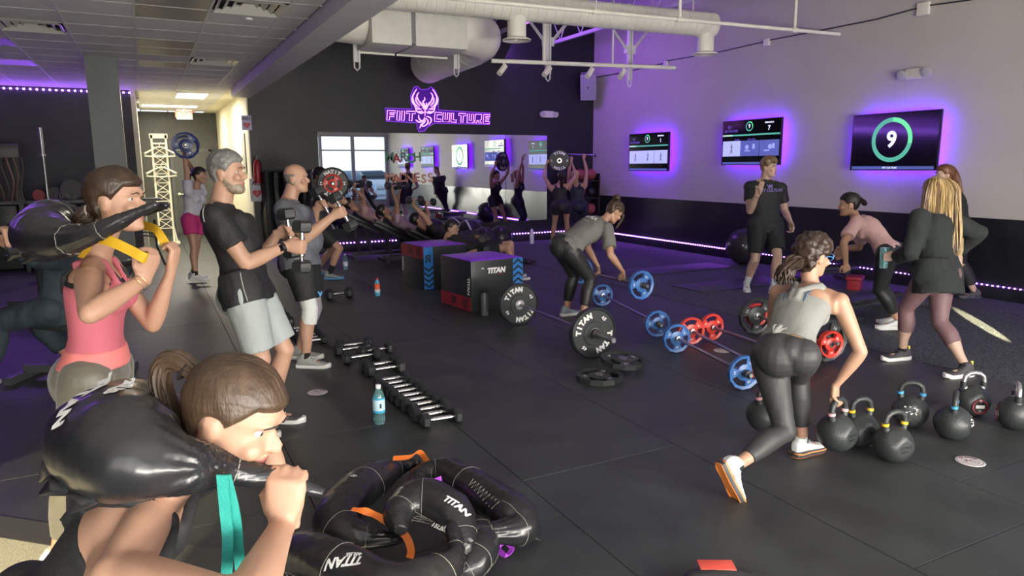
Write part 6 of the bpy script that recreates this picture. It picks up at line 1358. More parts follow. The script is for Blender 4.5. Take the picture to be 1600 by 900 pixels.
# ================================================================== 8 three lifters on incline benches
def lifter(lab, Y, neckpx, pelpx, headpx, hands, shirt, skinn, hairm_, pants_, sex='f', ben=None, benlab=''):
    P = Person(lab, 1.68 if sex == 'f' else 1.76, sex, skinn, .012)
    n0 = on_y(*neckpx, Y); p0 = on_y(*pelpx, Y); dirv = (p0-n0).normalized(); p0 = n0+dirv*P.L('spine'); horiz = V((dirv.x, dirv.y, 0)).normalized(); upc = (UP-dirv*UP.dot(dirv)).normalized()
    P.setup(p0, upc, n0, upc, (upc*.75+horiz*.5).normalized(), -dirv+UP*.3, headc=on_y(*headpx, Y))
    for sd, (hx, hy) in zip('RL', hands):
        T = on_y(hx, hy, Y+(-.17 if sd == 'R' else .17)); P.arm_ik(sd, T, -UP*.1+(V((0, -1, 0)) if sd == 'R' else V((0, 1, 0)))*.5+horiz*.3, hd=UP, pose='grip', palm=horiz, bar=V((0, 1, 0)))
    for sd, o_ in (('R', -.18), ('L', .18)): q = p0+horiz*.52+V((0, o_, 0)); P.leg(sd, V((q.x, q.y, .085)), horiz, pole=UP+horiz*.4)
    P.body(); P.top(shirt, -.05, .97, .014, .45, .018, name='shirt', fold=.006); P.pants(pants_, .95, .006); P.hair(hairm_, th=(.012, .016, .016), nape=.03); P.shoe('R', s_dk, s_sole); P.shoe('L', s_dk, s_sole)
    for sd, nm in (('R', 'near'), ('L', 'far')): put_grip_db(P, sd, V((1, .25, 0)), 'dumbbell in the %s hand of the %s' % (nm, lab.split(' lying')[0]), .32, .068)
    if sex == 'f': P.strands(hairm_, smoothpath([P.HP(0, -.08, .17), P.HP(0, -.12, .16), P.HP(0, -.14, .10), P.HP(0, -.13, .04)], 3), 30, .012, .025, .005)
    off = upc*.165; bench(n0-dirv*.26-off, p0-off+dirv*.02, 0, benlab); return P
lifter('woman in pale pink shirt lying on the farthest incline bench', 12.9, (560, 328), (610, 352), (546, 318), ((556, 287), (568, 288)), c_pink, 'warm', h_dark, c_blk2, 'f', benlab='farthest of three incline benches by the mirror')
lifter('tan lifter in pale top lying on the middle incline bench', 12.25, (611, 341), (662, 366), (599, 329), ((615, 290), (627, 291)), cloth('pale_mauve_top', (.42, .28, .34), .8), 'tan', h_dark, c_blk2, 'f', benlab='middle of three incline benches by the mirror')
lifter('tattooed lifter in black top lying on the nearest incline bench', 11.6, (664, 355), (716, 381), (652, 343), ((648, 312), (668, 316)), c_black, 'fair', h_dark, c_blk2, 'm', benlab='nearest of three incline benches by the mirror')
# ================================================================== 9 reclining man with flag patch
m9 = Person('man in black tee with a flag patch reclining behind the jump boxes', 1.78, 'm', 'fair', .009)
pel = on_d(752, 400, 10.7); pel.z = max(pel.z, .42); nk = on_d(706, 376, 10.7); dv = (nk-pel).normalized(); nk = pel+dv*.56
m9.setup(pel, UP*.8+IR*.5-IF*.15, nk, UP*.7+IR*.6-IF*.25, IR*.95+UP*.05-IF*.12, UP-IR*.15, headc=on_d(706, 357, 10.62))
m9.arm('R', (728, 400, -1), (751, 388, 1), hd=IR*.8+UP*.3, pose='grip', palm=-UP+IF*.3, bar=IF); m9.arm_ik('L', pel+IR*.02+UP*.16+IF*.15, -UP+IF, hd=IR, pose='grip', palm=-UP, bar=IF)
p = on_z(806, 437); m9.leg('R', V((p.x, p.y, .085)), IR, pole=UP); p = p+IF*.30-IR*.05; m9.leg('L', V((p.x, p.y, .085)), IR, pole=UP)
m9.body(); o = m9.top(c_black, -.05, .985, .016, .6, .02, name='tee_shirt'); m9.pants(c_black, .36, .02, .05, name='shorts', flare=.015); m9.hair(h_dark, th=(.004, .012, .005), rough=.002, nape=.06); m9.shoe('R', s_grey, s_sole, sock=s_wsock); m9.shoe('L', s_grey, s_sole)
put_grip_db(m9, 'R', IF, 'dumbbell resting on the thigh of the reclining man', .32, .07); put_grip_db(m9, 'L', IF, 'far dumbbell in the lap of the reclining man', .32, .07)
vR = (m9.J['elR']-m9.J['shR']); q = m9.J['shR']+vR*.42; b = MB(); nn = (-IF-vR.normalized()*(-IF).dot(vR.normalized())).normalized(); RR = frame(nn, vR)
b.box(q+nn*.085-m9.base, (.10, .006, .06), R=RR, bev=.002); pt = b.build('flag_patch', mat('pale_patch', (.42, .44, .5), .7), m9.root)
b = MB()
for k in range(4): b.box(q+nn*.089-m9.base+(RR @ V((.012, 0, .022-.014*k))), (.07, .002, .005), R=RR)
b.box(q+nn*.089-m9.base+(RR @ V((-.034, 0, .012))), (.03, .002, .03), R=RR); b.build('patch_stripes', mat('patch_dark', (.12, .12, .16), .7), pt, smooth=False)
bench(nk-UP*.20-dv*-.1-UP*.0, pel-UP*.19+IR*-.05, 0, 'low incline bench under the reclining man')
# ================================================================== 10, 11 overhead women at back
w10 = Person('dark-haired woman in black top and shorts holding a big plate overhead, seen from behind', 1.68, 'f', 'warm', .012)
w10.setup(on_d(877, 321, 14.4), IF, on_d(873, 288, 14.4), IF, IF+IR*.1, UP, headc=on_d(878, 276, 14.35))
pc = on_d(874, 251, 14.5); w10.arm_ik('L', pc-IR*.225, -IR+UP*.1, hd=UP+IR*.15, pose='grip', palm=IR, bar=IF); w10.arm_ik('R', pc+IR*.225, IR+UP*.1, hd=UP-IR*.15, pose='grip', palm=-IR, bar=IF)
for sd, q in (('L', (862, 386)), ('R', (888, 385))): p = on_z(*q); w10.leg(sd, V((p.x, p.y, .085)), IF)
w10.body(); w10.tank(c_black, .0, .82, .010, .022); w10.pants(c_black, .20, .02, .1, name='shorts', flare=.03); w10.hair(h_dark, th=(.012, .016, .02), nape=.03); w10.strands(h_dark, smoothpath([w10.HP(0, -.09, .16), w10.HP(0, -.14, .13), w10.HP(0, -.13, .03), w10.HP(0, -.12, -.10)], 3), 60, .014, .035, .006, name='ponytail')
w10.shoe('R', s_white, s_sole); w10.shoe('L', s_white, s_sole); plate('bumper', axM(pc, -IF), 'black lettered plate held overhead by the dark-haired woman at the back')
w11 = Person('blonde woman in navy top and leggings pressing a barbell overhead in the back corner', 1.70, 'f', 'warm', .012)
w11.setup(on_d(904, 321, 14.8), IF+IR*.2, on_d(901, 287, 14.8), IF+IR*.2, IF+IR*.4, UP, headc=on_d(899, 275, 14.75))
gR, gL = on_d(914, 242, 14.7), on_d(893, 241, 14.9); ba = (gR-gL).normalized(); w11.arm_ik('R', gR, IR, hd=UP, pose='grip', palm=IF, bar=ba); w11.arm_ik('L', gL, -IR, hd=UP, pose='grip', palm=IF, bar=ba)
for sd, q in (('L', (899, 384)), ('R', (914, 384))): p = on_z(*q); w11.leg(sd, V((p.x, p.y, .085)), IF)
w11.body(); w11.tank(c_navy, .1, .84, .010, .022); w11.pants(c_navy, .96, .008, .12); w11.hair(h_blond, th=(.012, .016, .02), nape=.03); w11.strands(h_blond, smoothpath([w11.HP(0, -.09, .16), w11.HP(0, -.14, .12), w11.HP(-.02, -.12, .03), w11.HP(-.04, -.10, -.05)], 3), 60, .014, .04, .006)
w11.shoe('R', s_dk, s_sole); w11.shoe('L', s_dk, s_sole); barbell((gR+gL)/2, ba, .95, 'barbell held overhead in the back corner', sleeve=.14)
# ================================================================== 12 deadlifting woman
w12 = Person('woman with messy bun in stone grey tee bent over a barbell', 1.68, 'f', 'warm', .008, build=1.12)
X_ = V((1, 0, 0)); w12.setup(V((3.98, 6.50, .80)), X_*.8-UP*.2+V((0, .1, 0)), V((4.44, 6.47, 1.07)), X_*.5-UP*.85+V((0, .15, 0)), X_*.72-UP*.68, X_*.68+UP*.72, headc=V((4.60, 6.47, 1.17)), bend=.02)
gb = V((4.47, 6.37, .46)); Yv = V((0, 1, 0))
w12.arm_ik('R', gb-Yv*.22, -X_*.5-Yv*.2, hd=-UP+X_*.05, pose='grip', palm=-X_, bar=Yv); w12.arm_ik('L', gb+Yv*.26, -X_*.5+Yv*.2, hd=-UP+X_*.05, pose='grip', palm=-X_, bar=Yv)
w12.leg('R', V((4.10, 6.33, .085)), X_, pole=X_); w12.leg('L', V((4.12, 6.70, .085)), X_, pole=X_)
w12.body(); o12 = w12.top(c_gt2, -.02, .97, .022, .75, .022, name='tee_shirt', fold=.010, bell=.03); w12.pants(c_blk2, .93, .007, .12, fold=.004); w12.shoe('R', mat('grey_blue_shoe', (.25, .30, .33), .7), s_sole); w12.shoe('L', MATS['grey_blue_shoe'], s_sole)
w12.hair(h_lbr, th=(.012, .016, .016), rough=.006, nape=.03); w12.strands(h_lbr, smoothpath([w12.HP(0, -.05, .22), w12.HP(.02, -.07, .25), w12.HP(.01, -.10, .25), w12.HP(-.02, -.09, .22), w12.HP(0, -.06, .23)], 3), 40, .018, .02, .005, name='hair_bun', wav=.006); w12.strands(h_lbr, smoothpath([w12.HP(.05, .06, .16), w12.HP(.055, .10, .13), w12.HP(.05, .115, .06), w12.HP(.045, .125, -.02)], 3), 14, .006, .012, .003, name='loose_strands', wav=.004)
cc = w12.F(.80)[0]; nn = -(V((.5, .15, -.85)).normalized()); decal('LUKA', .075, cc+nn*.05, nn, w12.up, o12, m_print, w12.root, w12.base, bold=.003); decal('- -- -- -', .035, w12.F(.66)[0]+nn*.05, nn, w12.up, o12, m_print, w12.root, w12.base, name='small_lettering', bold=.001)
barbell(gb, Yv, 1.36, 'small barbell lifted by the bent-over woman in grey tee', sleeve=.13); kq = (.155, .038, 'blue_plate')
plate(kq, axM(gb-Yv*.57, Yv), 'blue plate on the lifted barbell, near end'); plate(kq, axM(gb+Yv*.57, Yv), 'blue plate on the lifted barbell, far end behind the legs')
# ================================================================== 13 trainer
m13 = Person('curly-haired trainer in black tee and black shorts showing three fingers', 1.84, 'm', 'pale', .008, build=1.04)
m13.setup(on_d(1196, 352, 9.25), -IF+IR*.15, on_d(1196, 281, 9.28), -IF+IR*.12, -IF*.72+IR*.62-UP*.05, UP, headc=on_d(1202.5, 262, 9.2))
m13.arm('R', (1172, 329, -1), (1183, 305, -1), hd=UP+IR*.28, pose='three', palm=-IF*.7-IR*.6); m13.arm('L', (1226, 330, 1), (1235, 347, -1), hd=-UP*.8+IR*.1-IF*.3, pose='loose', palm=-IR-IF*.4)
for sd, q, t in (('R', (1166, 453), -IF*.95-IR*.25), ('L', (1208, 460), -IF*.9+IR*.1)): p = on_z(*q); m13.leg(sd, V((p.x, p.y, .085)), t, pole=-IF)
m13.body(); o13 = m13.top(c_black, -.06, .99, .014, .58, .008, name='tee_shirt', fold=.006); m13.pants(c_black, .40, .018, .05, name='shorts', flare=.02, fold=.006); m13.hair(h_dblond, th=(.012, .032, .016), rough=.016, scale=38, nape=.045, streak=.001, hairline=.172); m13.brows(h_dkbrow)
m13.shoe('R', s_white, s_sole, sock=s_wsock, sockh=.15, laces=s_grey); m13.shoe('L', s_white, s_sole, sock=s_wsock, sockh=.15, laces=s_grey)
C, X, Y = m13.F(.72); decal('FIIT CULTURE', .052, C+Y*.15, -IF, UP, o13, mat('violet_print', (.22, .18, .5), .6), m13.root, m13.base, shear=.2, bold=.001); decal('W', .07, C+Y*.15+UP*.045, -IF, UP, o13, MATS['violet_print'], m13.root, m13.base, name='chest_emblem', bold=.004)
# ================================================================== 14 woman in pink tee
w14 = Person('dark-haired woman in pale pink tee and black leggings leaning forward', 1.68, 'f', 'warm', .008)
fd = (-IR*.9+IF*.42).normalized(); w14.setup(on_d(1386, 397, 7.0), fd*.8-UP*.4, on_d(1337, 342, 7.18), fd*.6-UP*.7, fd*.95-UP*.1, UP+fd*.3, headc=on_d(1326, 319, 7.22), bend=.04)
w14.arm('L', (1318, 380, -1), (1322, 412, 1), pose='loose', palm=IF); w14.arm_ik('R', on_d(1312, 400, 7.7), -UP+IF, hd=-UP, pose='loose', palm=-IF, bar=IR)
for sd, q in (('L', (1402, 517)), ('R', (1412, 512))): p = on_z(*q)+(V((0, 0, 0)) if sd == 'L' else IF*.12); w14.leg(sd, V((p.x, p.y, .11)), fd-UP*.1, pole=fd)
w14.body(); w14.top(c_pink, -.04, .97, .018, .70, .018, name='tee_shirt', fold=.010, bell=.03); w14.pants(c_blk2, .97, .006, .12); w14.hair(h_dark, th=(.008, .012, .012), nape=.05)
w14.strands(h_dark, smoothpath([w14.HP(0, -.09, .14), w14.HP(.03, -.12, .14), w14.HP(0, -.14, .11), w14.HP(-.03, -.12, .13), w14.HP(0, -.10, .17)], 3), 40, .018, .02, .005, name='hair_bun', wav=.005); b = MB(); b.ball(w14.HP(-.078, .0, .085)-w14.base, .006, seg=8); b.build('earring', m_print, w14.root)
w14.shoe('L', s_white, s_sole, big=1.05); w14.shoe('R', s_white, s_sole, big=1.05)
# ================================================================== 15 long blond hair
w15 = Person('woman with waist-long blond hair in black sweatshirt and mauve leggings walking left', 1.68, 'f', 'pale', .008, build=1.08)
fd = (-IR*.62+IF*.75).normalized(); w15.setup(on_d(1463, 425, 5.78), fd, on_d(1461, 330, 5.80), fd*1+IF*.8, IF+IR*.22, UP, headc=on_d(1460, 300, 5.84))
w15.arm('L', (1423, 394, -1), (1400, 402, 1), pose='grip', hd=-IR*.8+IF*.3, bar=UP, palm=IF); w15.arm_ik('R', on_d(1500, 410, 6.1), IR+UP*-.2, hd=-UP, pose='loose', palm=-IR, bar=IR)
p = on_z(1409, 562); w15.leg('L', V((p.x, p.y, .085)), -IR*.95-IF*.2, pole=fd); p = on_z(1507, 588); w15.leg('R', V((p.x, p.y, .085)), -IR*.95-IF*.25, pole=fd)
w15.body(); w15.top(cloth('dark_sweatshirt_fleece', (.016, .020, .020), .9), -.36, .99, .044, 2, .022, name='sweatshirt', fold=.012, bell=.03, vox=.010); w15.pants(c_mauve, .86, .006, .12)
w15.hair(h_blond, th=(.016, .018, .022), rough=.004, nape=.0, hairline=.165)
rt = w15.HP(0, -.05, .20)
for k, (ox, lz, m_) in enumerate(((-.095, -.36, h_dblond), (-.06, -.44, h_blond), (-.025, -.50, h_dblond), (.01, -.50, h_blond), (.045, -.52, h_blond), (.08, -.46, h_blond), (.105, -.36, h_dblond), (.12, -.24, h_blond))):
    w15.strands(m_, smoothpath([w15.HP(ox*.55, -.03-.02, .215), w15.HP(ox*.9, -.105, .15), w15.HP(ox*1.0, -.120, .05), w15.HP(ox*1.1, -.150, -.08), w15.HP(ox*1.15, -.185, -.24), w15.HP(ox*1.0+.02+.015*math.sin(k), -.20, -.36), w15.HP(ox*.85+.05, -.20, lz)], 4), 38, lambda t: .022+.016*math.sin(PI*min(1, t*1.1)), 0, .0048, name='long_hair_lock', wav=.006, seed=k+3)
w15.shoe('L', s_dk, s_sole, laces=s_sock, sock=s_sock, sockh=.03); w15.shoe('R', s_dk, s_sole, laces=s_sock, sock=s_sock, sockh=.03)
for sd in 'LR':
    an = w15.J['an'+sd]; f = w15.J['toe'+sd]; b = MB(); b.box(an-f*.058+UP*.012-w15.base, (.012, .022, .05), R=frame(f)); b.build('heel_tab', s_yel, w15.root, smooth=False)
g = w15.grips['L']; bottle(g-UP*.10, [(0, 0), (.030, 0), (.034, .01), (.038, .17), (.039, .175), (.036, .175), (.032, .012), (0, .01)], 'clear tumbler in the hand of the long-haired woman', (m_wat, m_wh), name='tumbler', cat='tumbler')
# ================================================================== 16 auburn woman
w16 = Person('auburn-haired person in black standing behind the long blond hair', 1.72, 'f', 'pale', .010, build=1.1)
fd = (-IR*.8+IF*.5).normalized(); w16.setup(on_d(1500, 362, 8.75), fd, on_d(1486, 298, 8.7), fd, -IR*.9+IF*.1, UP-IR*.1, headc=on_d(1474, 273, 8.66))
w16.arm_ik('R', on_d(1524, 416, 8.5), IR-IF*.3, hd=-UP, pose='loose', palm=-IR, bar=IF, at_grip=False); w16.arm('L', (1470, 345, 1), (1455, 375, 1), pose='loose')
p = on_z(1522, 466); w16.leg('R', V((p.x, p.y, .085)), -IR, pole=fd); p = on_z(1492, 462); w16.leg('L', V((p.x, p.y, .085)), -IR, pole=fd)
w16.body(); w16.top(c_black, -.20, .99, .034, 2, .024, name='sweatshirt', fold=.012, bell=.03); w16.pants(c_black, .90, .02, .1, name='loose_trousers'); w16.hair(h_red, th=(.014, .02, .022), nape=.0, rough=.006)
w16.strands(h_red, smoothpath([w16.HP(0, -.08, .18), w16.HP(-.01, -.13, .10), w16.HP(-.01, -.18, -.06), w16.HP(0, -.22, -.22), w16.HP(.0, -.22, -.38)], 4), 110, .035, .045, .006, name='long_hair', wav=.008); b = MB(); b.box(w16.HP(.02, -.06, .235)-w16.base, (.05, .03, .02), bev=.006); b.build('hair_clip', mat('pale_clip', (.6, .5, .3), .4), w16.root)
w16.shoe('R', s_dk, s_dsole); w16.shoe('L', s_dk, s_dsole)
# ================================================================== 17 lunging woman
w17 = Person('woman with curly brown ponytail in knotted grey tank and charcoal leggings lunging with kettlebells', 1.66, 'f', 'warm', .0070)
fd = (IF*.55+IR*.83).normalized(); pel = on_d(1226, 556, 3.80); nk = on_d(1268, 449, 3.98)
w17.setup(pel, fd, nk, (IF*.72+IR*.69), IR*.86+IF*.42-UP*.12, UP+IR*.12, headc=on_d(1272, 399, 3.98), bend=.03)
w17.shoulders(R=-UP*.01)
g1, g2 = on_d(1311, 629, 3.93), on_d(1197, 606, 4.32)
w17.arm_ik('R', g1, IR*.6-IF*.4, hd=-UP+IR*-.02, pose='grip', palm=-IF-IR*.3, bar=IR*.80+IF*.55); w17.arm_ik('L', g2, -IR+IF*.5, hd=-UP, pose='grip', palm=IF, bar=IR*.80+IF*.55)
p = on_z(1252, 712); w17.leg('R', V((p.x, p.y, .088)), IR*.85+IF*.45, pole=IF*.9+IR*.3+UP*.3)
an = on_d(1149, 728, 3.60); w17.leg('L', an, (IR*.45-UP*.88), pole=IR+UP*-.3+IF*.3, up=(-IR*.0+IF*.4+UP*.5+IR*.8))
w17.body(); w17.tank(c_gtk, .14, .72, .014, .024, back='racer', name='knotted_tank', fold=.008); w17.tank(mat('blue_bra_strap', (.04, .09, .16), .7), .60, .70, .005, .006, name='bra_straps', fold=0)
w17.pants(cloth('charcoal_leggings_fabric', (.035, .036, .037), .55, bump=.15), .93, .006, .13, fold=.003, gl=.97)
kn_ = w17.F(.17); kc = kn_[0]-kn_[2]*.115-w17.base; b = MB()
for k in range(3): b.tube([kc+V((math.cos(a)*.022, math.sin(a)*.014, math.sin(a+k*1.3)*.020)) for a in [i*2*PI/10 for i in range(10)]], .010, 8, closed=True)
b.tube([kc, kc-UP*.02+IR*.02, kc-UP*.03+IR*.035], [.012, .014, .006], 10)
for k in range(9):
    a = -.9+k*.26; q = kc+IR*.16*math.cos(a*.8)*1*(.6+.04*k)+UP*(.02-.02*k+.0)-IF*.01; b.tube([kc, kc.lerp(q, .5)-IF*.012, q], [.007, .006, .003], 6)
b.build('knot', c_gtk, w17.root)
w17.hair(h_curl, th=(.022, .026, .030), rough=.012, scale=48, nape=.02, streak=.001, hairline=.165)
w17.strands(h_curl, smoothpath([w17.HP(0, -.10, .08), w17.HP(-.005, -.15, .06), w17.HP(-.01, -.18, .01), w17.HP(-.01, -.17, -.05)], 4), 110, .028, .045, .006, name='ponytail', wav=.013, seed=5)
b = MB(); b.tube([w17.HP(.075, -.01, .125)-w17.base, w17.HP(.072, .06, .125)-w17.base, w17.HP(.066, .088, .122)-w17.base], .003, 6); b.tube([w17.HP(x, .092+.008*math.cos(x*40), .122+z)-w17.base for x, z in ((.066, .012), (.05, .018), (.018, .012), (.012, -.004), (.02, -.018), (.05, -.020), (.066, -.008))], .0035, 6, closed=True); b.build('glasses', mat('blue_glasses', (.05, .18, .45), .3), w17.root)
w17.shoe('R', s_white, s_dsole, s_or, sock=s_sock, sockh=.03, laces=s_wsock, big=.98); w17.shoe('L', s_white, s_dsole, s_or, sock=s_sock, sockh=.03, laces=s_wsock, big=.98)
def kb_to(o, g, ax, hs=.274): o.matrix_world = TR(V(g)-UP*hs, V((ax.x, ax.y, 0)), UP.cross(V((ax.x, ax.y, 0)))); 
kbs = [o for o in bpy.data.objects if o.name.startswith('kettlebell')]; kb_to(kbs[0], w17.grips['R'], IR*.80+IF*.55); kb_to(kbs[1], w17.grips['L'], IR*.80+IF*.55)
# ================================================================== sandbag pile
m_or, m_vi = mat('orange_strap', (.85, .20, .03), .6), mat('violet_strap', (.42, .06, .62), .6)
def fl(x, y, z): return on_z(x, y, z)
e1, b1, o1 = bag([fl(655, 722, .12), fl(628, 728, .10), fl(590, 745, .13), fl(545, 780, .14), fl(525, 815, .13), fl(548, 835, .12), fl(600, 840, .10), fl(640, 838, .07)], [.02, .045, .088, .105, .10, .075, .04, .018], 'black crescent sandbag with orange strap, left of the pile', straps=[([fl(614, 716, .20), fl(640, 714, .19), fl(655, 706, .20), fl(668, 722, .10)], .03, UP+IR, m_or), ([fl(550, 795, .245), fl(575, 800, .235), fl(600, 812, .20), fl(632, 835, .15), fl(642, 858, .10), fl(640, 872, .06)], .032, IR-UP*.1, m_or)], vox=.0085)
e2, b2, o2 = bag([fl(630, 768, .16), fl(660, 740, .13), fl(700, 740, .12), fl(752, 768, .13), fl(800, 800, .13), fl(812, 825, .11), fl(780, 830, .13), fl(735, 832, .16), fl(712, 838, .18)], [.02, .055, .085, .095, .098, .085, .05, .035, .018], 'black crescent sandbag with violet strap, right of the pile', flaps=[(fl(820, 832, .05), fl(846, 845, .01), .05)], straps=[([fl(650, 768, .17), fl(668, 757, .18), fl(690, 748, .19)], .03, UP, m_vi), ([fl(780, 825, .08), fl(785, 842, .05), fl(800, 855, .03), fl(790, 868, .015), fl(778, 855, .02), fl(790, 845, .05)], .024, IR+UP*.3, m_vi)], vox=.0085)
e3, b3, o3 = bag([fl(625, 830, .22), fl(625, 800, .24), fl(660, 780, .25), fl(705, 800, .23), fl(722, 840, .18), fl(718, 870, .13), fl(705, 878, .10)], [.03, .07, .095, .092, .06, .035, .02], 'black crescent sandbag lying on top in the middle of the pile', vox=.0085)
e4, b4, o4 = bag([fl(440, 900, .06), fl(455, 870, .12), fl(490, 872, .16), fl(560, 905, .17), fl(620, 925, .17), fl(680, 905, .16), fl(712, 868, .18), fl(708, 830, .22), fl(705, 812, .24)], [.03, .085, .10, .105, .105, .09, .045, .035, .018], 'black crescent sandbag in front of the pile catching warm light', flaps=[(fl(450, 850, .10), fl(505, 826, .12), .05)], vox=.0085)
e5, b5, o5 = bag([fl(700, 905, .05), fl(735, 880, .09), fl(752, 850, .10), fl(745, 825, .09), fl(700, 820, .06)], [.03, .08, .085, .06, .03], 'black crescent sandbag at the bottom right under the pile', vox=.0085)
decal('TITAN', .042, fl(712, 778, .33), UP-IF*.3, IF*.85+IR*.5, b3, m_print, e3, o3, shear=.2, bold=.002); decal('15LBS', .028, fl(683, 790, .33), UP-IF*.3, IF*.85+IR*.5, b3, m_print, e3, o3, name='weight_lettering', bold=.001)
decal('TITAN', .050, fl(538, 876, .26), UP-IF*.4, -IF-IR*.1, b4, m_print, e4, o4, shear=.2, bold=.002); decal('40LBS', .024, fl(553, 863, .28), UP, -IF-IR*.1, b4, m_print, e4, o4, name='weight_lettering', bold=.001); decal('20', .03, fl(552, 742, .24), UP-IR*.4, IF*.6+IR*.5, b1, m_print, e1, o1, name='weight_lettering', bold=.001)
def laces(bt, P0, P1, wd, parent, base, n=9):
    from mathutils.bvhtree import BVHTree
    tm = bt.data; t = BVHTree.FromPolygons([v.co for v in tm.vertices], [tuple(p.vertices) for p in tm.polygons]); q = []; P0, P1 = V(P0), V(P1); s = (P1-P0).cross(UP).normalized()
    for i in range(n*2+1):
        p = P0.lerp(P1, i/(n*2))+s*wd*(1 if i % 2 else -1)-V(base); d = (V((0, 0, -1))-IF*-.3).normalized(); h = t.ray_cast(p-d*.5, d, 1)
        if h[0] is not None: q.append(h[0]+UP*.002)
    if len(q) > 3: b = MB(); b.tube(q, .0018, 5); b.build('laces', m_blk if False else m_seam, parent)
laces(b1, fl(585, 790, .2), fl(612, 745, .2), .022, e1, o1); laces(b2, fl(735, 752, .2), fl(775, 785, .2), .016, e2, o2)
# small red-topped object at the bottom edge
p = on_z(1100, 925, .0); e = empty('foam_roller', p, 'dark bag with a coral red flap just entering at the bottom edge', 'bag'); b = MB(); b.tube([V((-.12, 0, .05)), V((-.06, 0, .06)), V((.1, -.06, .06)), V((.2, -.1, .05))], [.03, .05, .05, .02], 16); b.build('body', m_bag, e); b = MB(); b.box((.05, -.01, .108), (.14, .07, .006), R=Matrix.Rotation(-.5, 3, 'Z'), bev=.002); b.build('flap', mat('coral_red', (.80, .10, .07), .5), e); e.name = 'gear_bag'
# ================================================================== left corner machines and rack
p = on_y(66, 300, 13.4); m_fr = mat('dark_bench_frame', (.05, .052, .055), .4)
e = empty('upright_barbell', (on_y(62, 200, 12.6).x, 12.6, 0), 'tall steel bar standing upright against the black wall', 'barbell'); b = MB(); q0, q1 = on_y(59, 199, 12.6), on_y(72, 310, 12.6); B = V((q0.x, 12.6, 0)); d = (q0-q1).normalized(); foot = q1-d*(q1.z/d.z)
b.tube([foot-B, q1-B, q0-d*.4-B], .014, 10); b.build('shaft', m_steel, e); b = MB(); b.tube([q0-d*.4-B, q0-B], .025, 14); b.lathe([(.02, -.02), (.04, -.015), (.04, .015), (.02, .02)], q0-d*.4-B, d); b.build('sleeve', m_steel, e)
b = MB(); b.box(foot-B+V((0, 0, .12)), (.3, .3, .24), bev=.02); b.build('stand', m_fr, e)
e = empty('storage_rack', (on_y(60, 360, 14.3).x, 14.3, 0), 'low black equipment rack along the far left wall', 'rack')
for k in range(9):
    b = MB(); x = -2.1+k*.42; b.box((x, 0, .55), (.34, .25, 1.05), bev=.01); b.build('cabinet_panel', mat('dark_panel', (.028, .03, .032), .4), e)
for k in range(9): b = MB(); b.lathe([(0, 0), (.02, 0), (.0, .01)], (-2.1+k*.42+.05, -.13, .95), (0, -1, 0)); b.build('bolt', m_chr, e)
b = MB(); b.box((-.2, 0, 1.12), (4.2, .3, .05)); b.build('shelf_top', m_fr, e, smooth=False)
rx = on_y(60, 360, 14.3).x
for k, (xx, m_, r_, lb) in enumerate(((60, 'red_vinyl', .09, 'small red plate standing on the low rack'), (85, None, .11, 'dark plate on the low rack beside the coiled spring'), (112, None, .17, 'narrow dark upright plate at the end of the low rack'))):
    q = on_y(xx, 308, 14.2); b = MB(); b.lathe([(0, 0), (r_, 0), (r_, .05), (0, .05)], (q.x, 14.2, 1.15+r_), (.3, -1, 0), seg=24); tag(b.build('weight_plate', MATS.get(m_, m_iron) if m_ else m_iron), lb, 'weight plate')
b = MB(); q = on_y(102, 310, 14.2)
b.tube([(q.x-.15+.3*t/60, 14.2+.07*math.cos(t*.9), 1.22+.07*math.sin(t*.9)) for t in range(61)], .008, 5); tag(b.build('coiled_spring', m_steel), 'grey coiled spring lying on the low rack', 'spring')
e = empty('band_rack', (on_y(12, 290, 13.8).x, 13.8, 0), 'black wall rack with hanging exercise bands at the far left', 'rack'); b = MB(); b.box((-.3, 0, 1.95), (1.0, .12, .22), bev=.01); b.build('header', m_blk, e); 
for k in range(14):
    b = MB(); x = -.75+k*.075; pts = [V((x+.03*math.sin(j*.7+k), -.06-.01*k % 3, 1.85-.085*j)) for j in range(9)]; b.tube(pts, .009+.004*(k % 3), 6); b.build('band', mat(('band_brown', 'band_black', 'band_red')[k % 3], ((.16, .07, .04), (.02, .02, .02), (.12, .04, .04))[k % 3], .5), e)
b = MB(); b.box((-.7, 0, .95), (.06, .06, 1.9)); b.box((.15, 0, .95), (.06, .06, 1.9)); b.build('posts', m_blk, e, smooth=False)
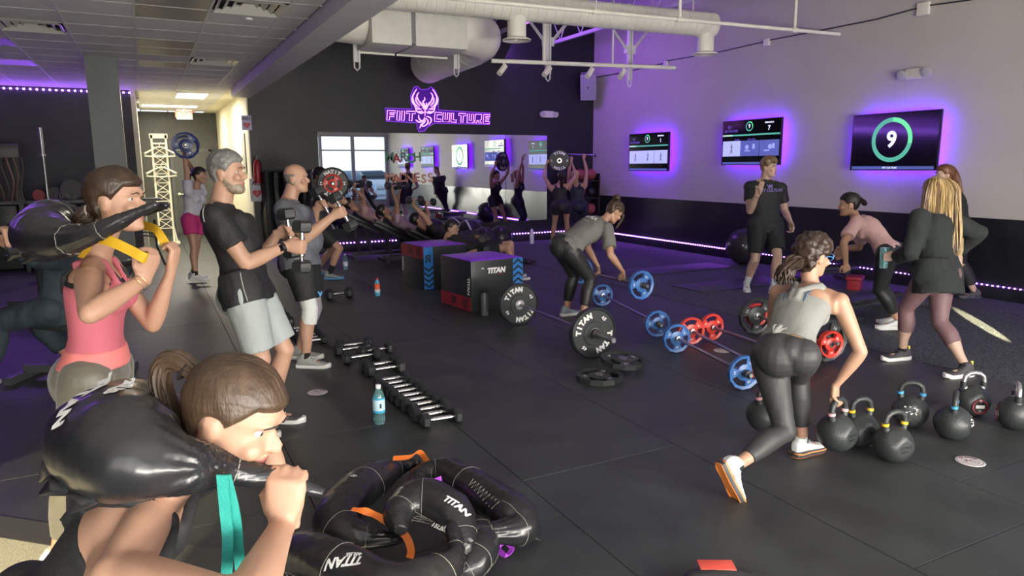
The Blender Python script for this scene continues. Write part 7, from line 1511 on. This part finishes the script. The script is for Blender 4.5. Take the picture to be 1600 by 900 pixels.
# cable/spin machine below corridor plates
e = empty('spin_stand', on_z(258, 415), 'small black stand with chrome foot at the corridor entrance', 'stand'); b = MB(); b.tube([(0, 0, .02), (-.1, .05, .35), (-.1, .05, .8)], .02); b.tube([(0, 0, .02), (.12, -.05, .02)], .02); b.build('frame', m_blk, e)
for k in range(4): b = MB(); b.tube([(-.35, 0, .55+.06*k), (-.02, 0, .50+.06*k)], .012); b.build('peg', m_blk, e)
# low step benches on the right
def stepb(px, py, w_, lab, yaw):
    p = on_z(px, py); e = empty('step_bench', p, lab, 'bench', R=Matrix.Rotation(yaw, 3, 'Z')); b = MB(); b.box((0, 0, .20), (w_, .30, .06), bev=.02); b.build('pad', mat('black_bench_pad', (.02, .021, .022), .35), e)
    for s in (-1, 1): b = MB(); b.box((s*(w_/2-.1), 0, .03), (.05, .42, .05)); b.box((s*(w_/2-.1), 0, .11), (.05, .05, .13)); b.build('foot', m_fr, e, smooth=False)
    b = MB(); b.box((0, 0, .13), (w_-.1, .05, .04)); b.build('rail', m_fr, e, smooth=False)
stepb(1350, 492, 1.0, 'low black bench behind the legs of the woman in pink', .1); stepb(1470, 470, 1.1, 'low black bench between the walking woman and the light strip', .3); stepb(1290, 440, .9, 'low black bench by the wall left of the woman in pink', -.2)
for k, (x, y, m_, lb) in enumerate(((1335, 452, 'red_vinyl', 'red pad edge beside the bare shoulder of the lunging woman'), (1238, 440, None, 'small dark block under the light strip beside the trainer'))):
    p = on_z(x, y); b = MB(); b.box((p.x, p.y, .06 if k else .16), (.30, .2, .05), bev=.02, R=Matrix.Rotation(.5, 3, 'Z'));
    if k == 0: b.box((p.x, p.y, .07), (.26, .16, .13), bev=.01, R=Matrix.Rotation(.5, 3, 'Z'))
    else: b.box((p.x, p.y, .015), (.3, .2, .03), bev=.004)
    tag(b.build('foam_pad', [MATS[m_]] if m_ else [m_iron]), lb, 'pad')
p = on_z(815, 412); b = MB(); random.seed(9); n_ = 12; pts = [p+V((random.uniform(-.22, .22), random.uniform(-.15, .15), .03+.03*random.random())) for k in range(n_)]; b.tube(smoothpath(pts, 4), .022, 8); tag(b.build('coiled_band', m_blk), 'tangle of black band on the floor past the reclining man', 'band')
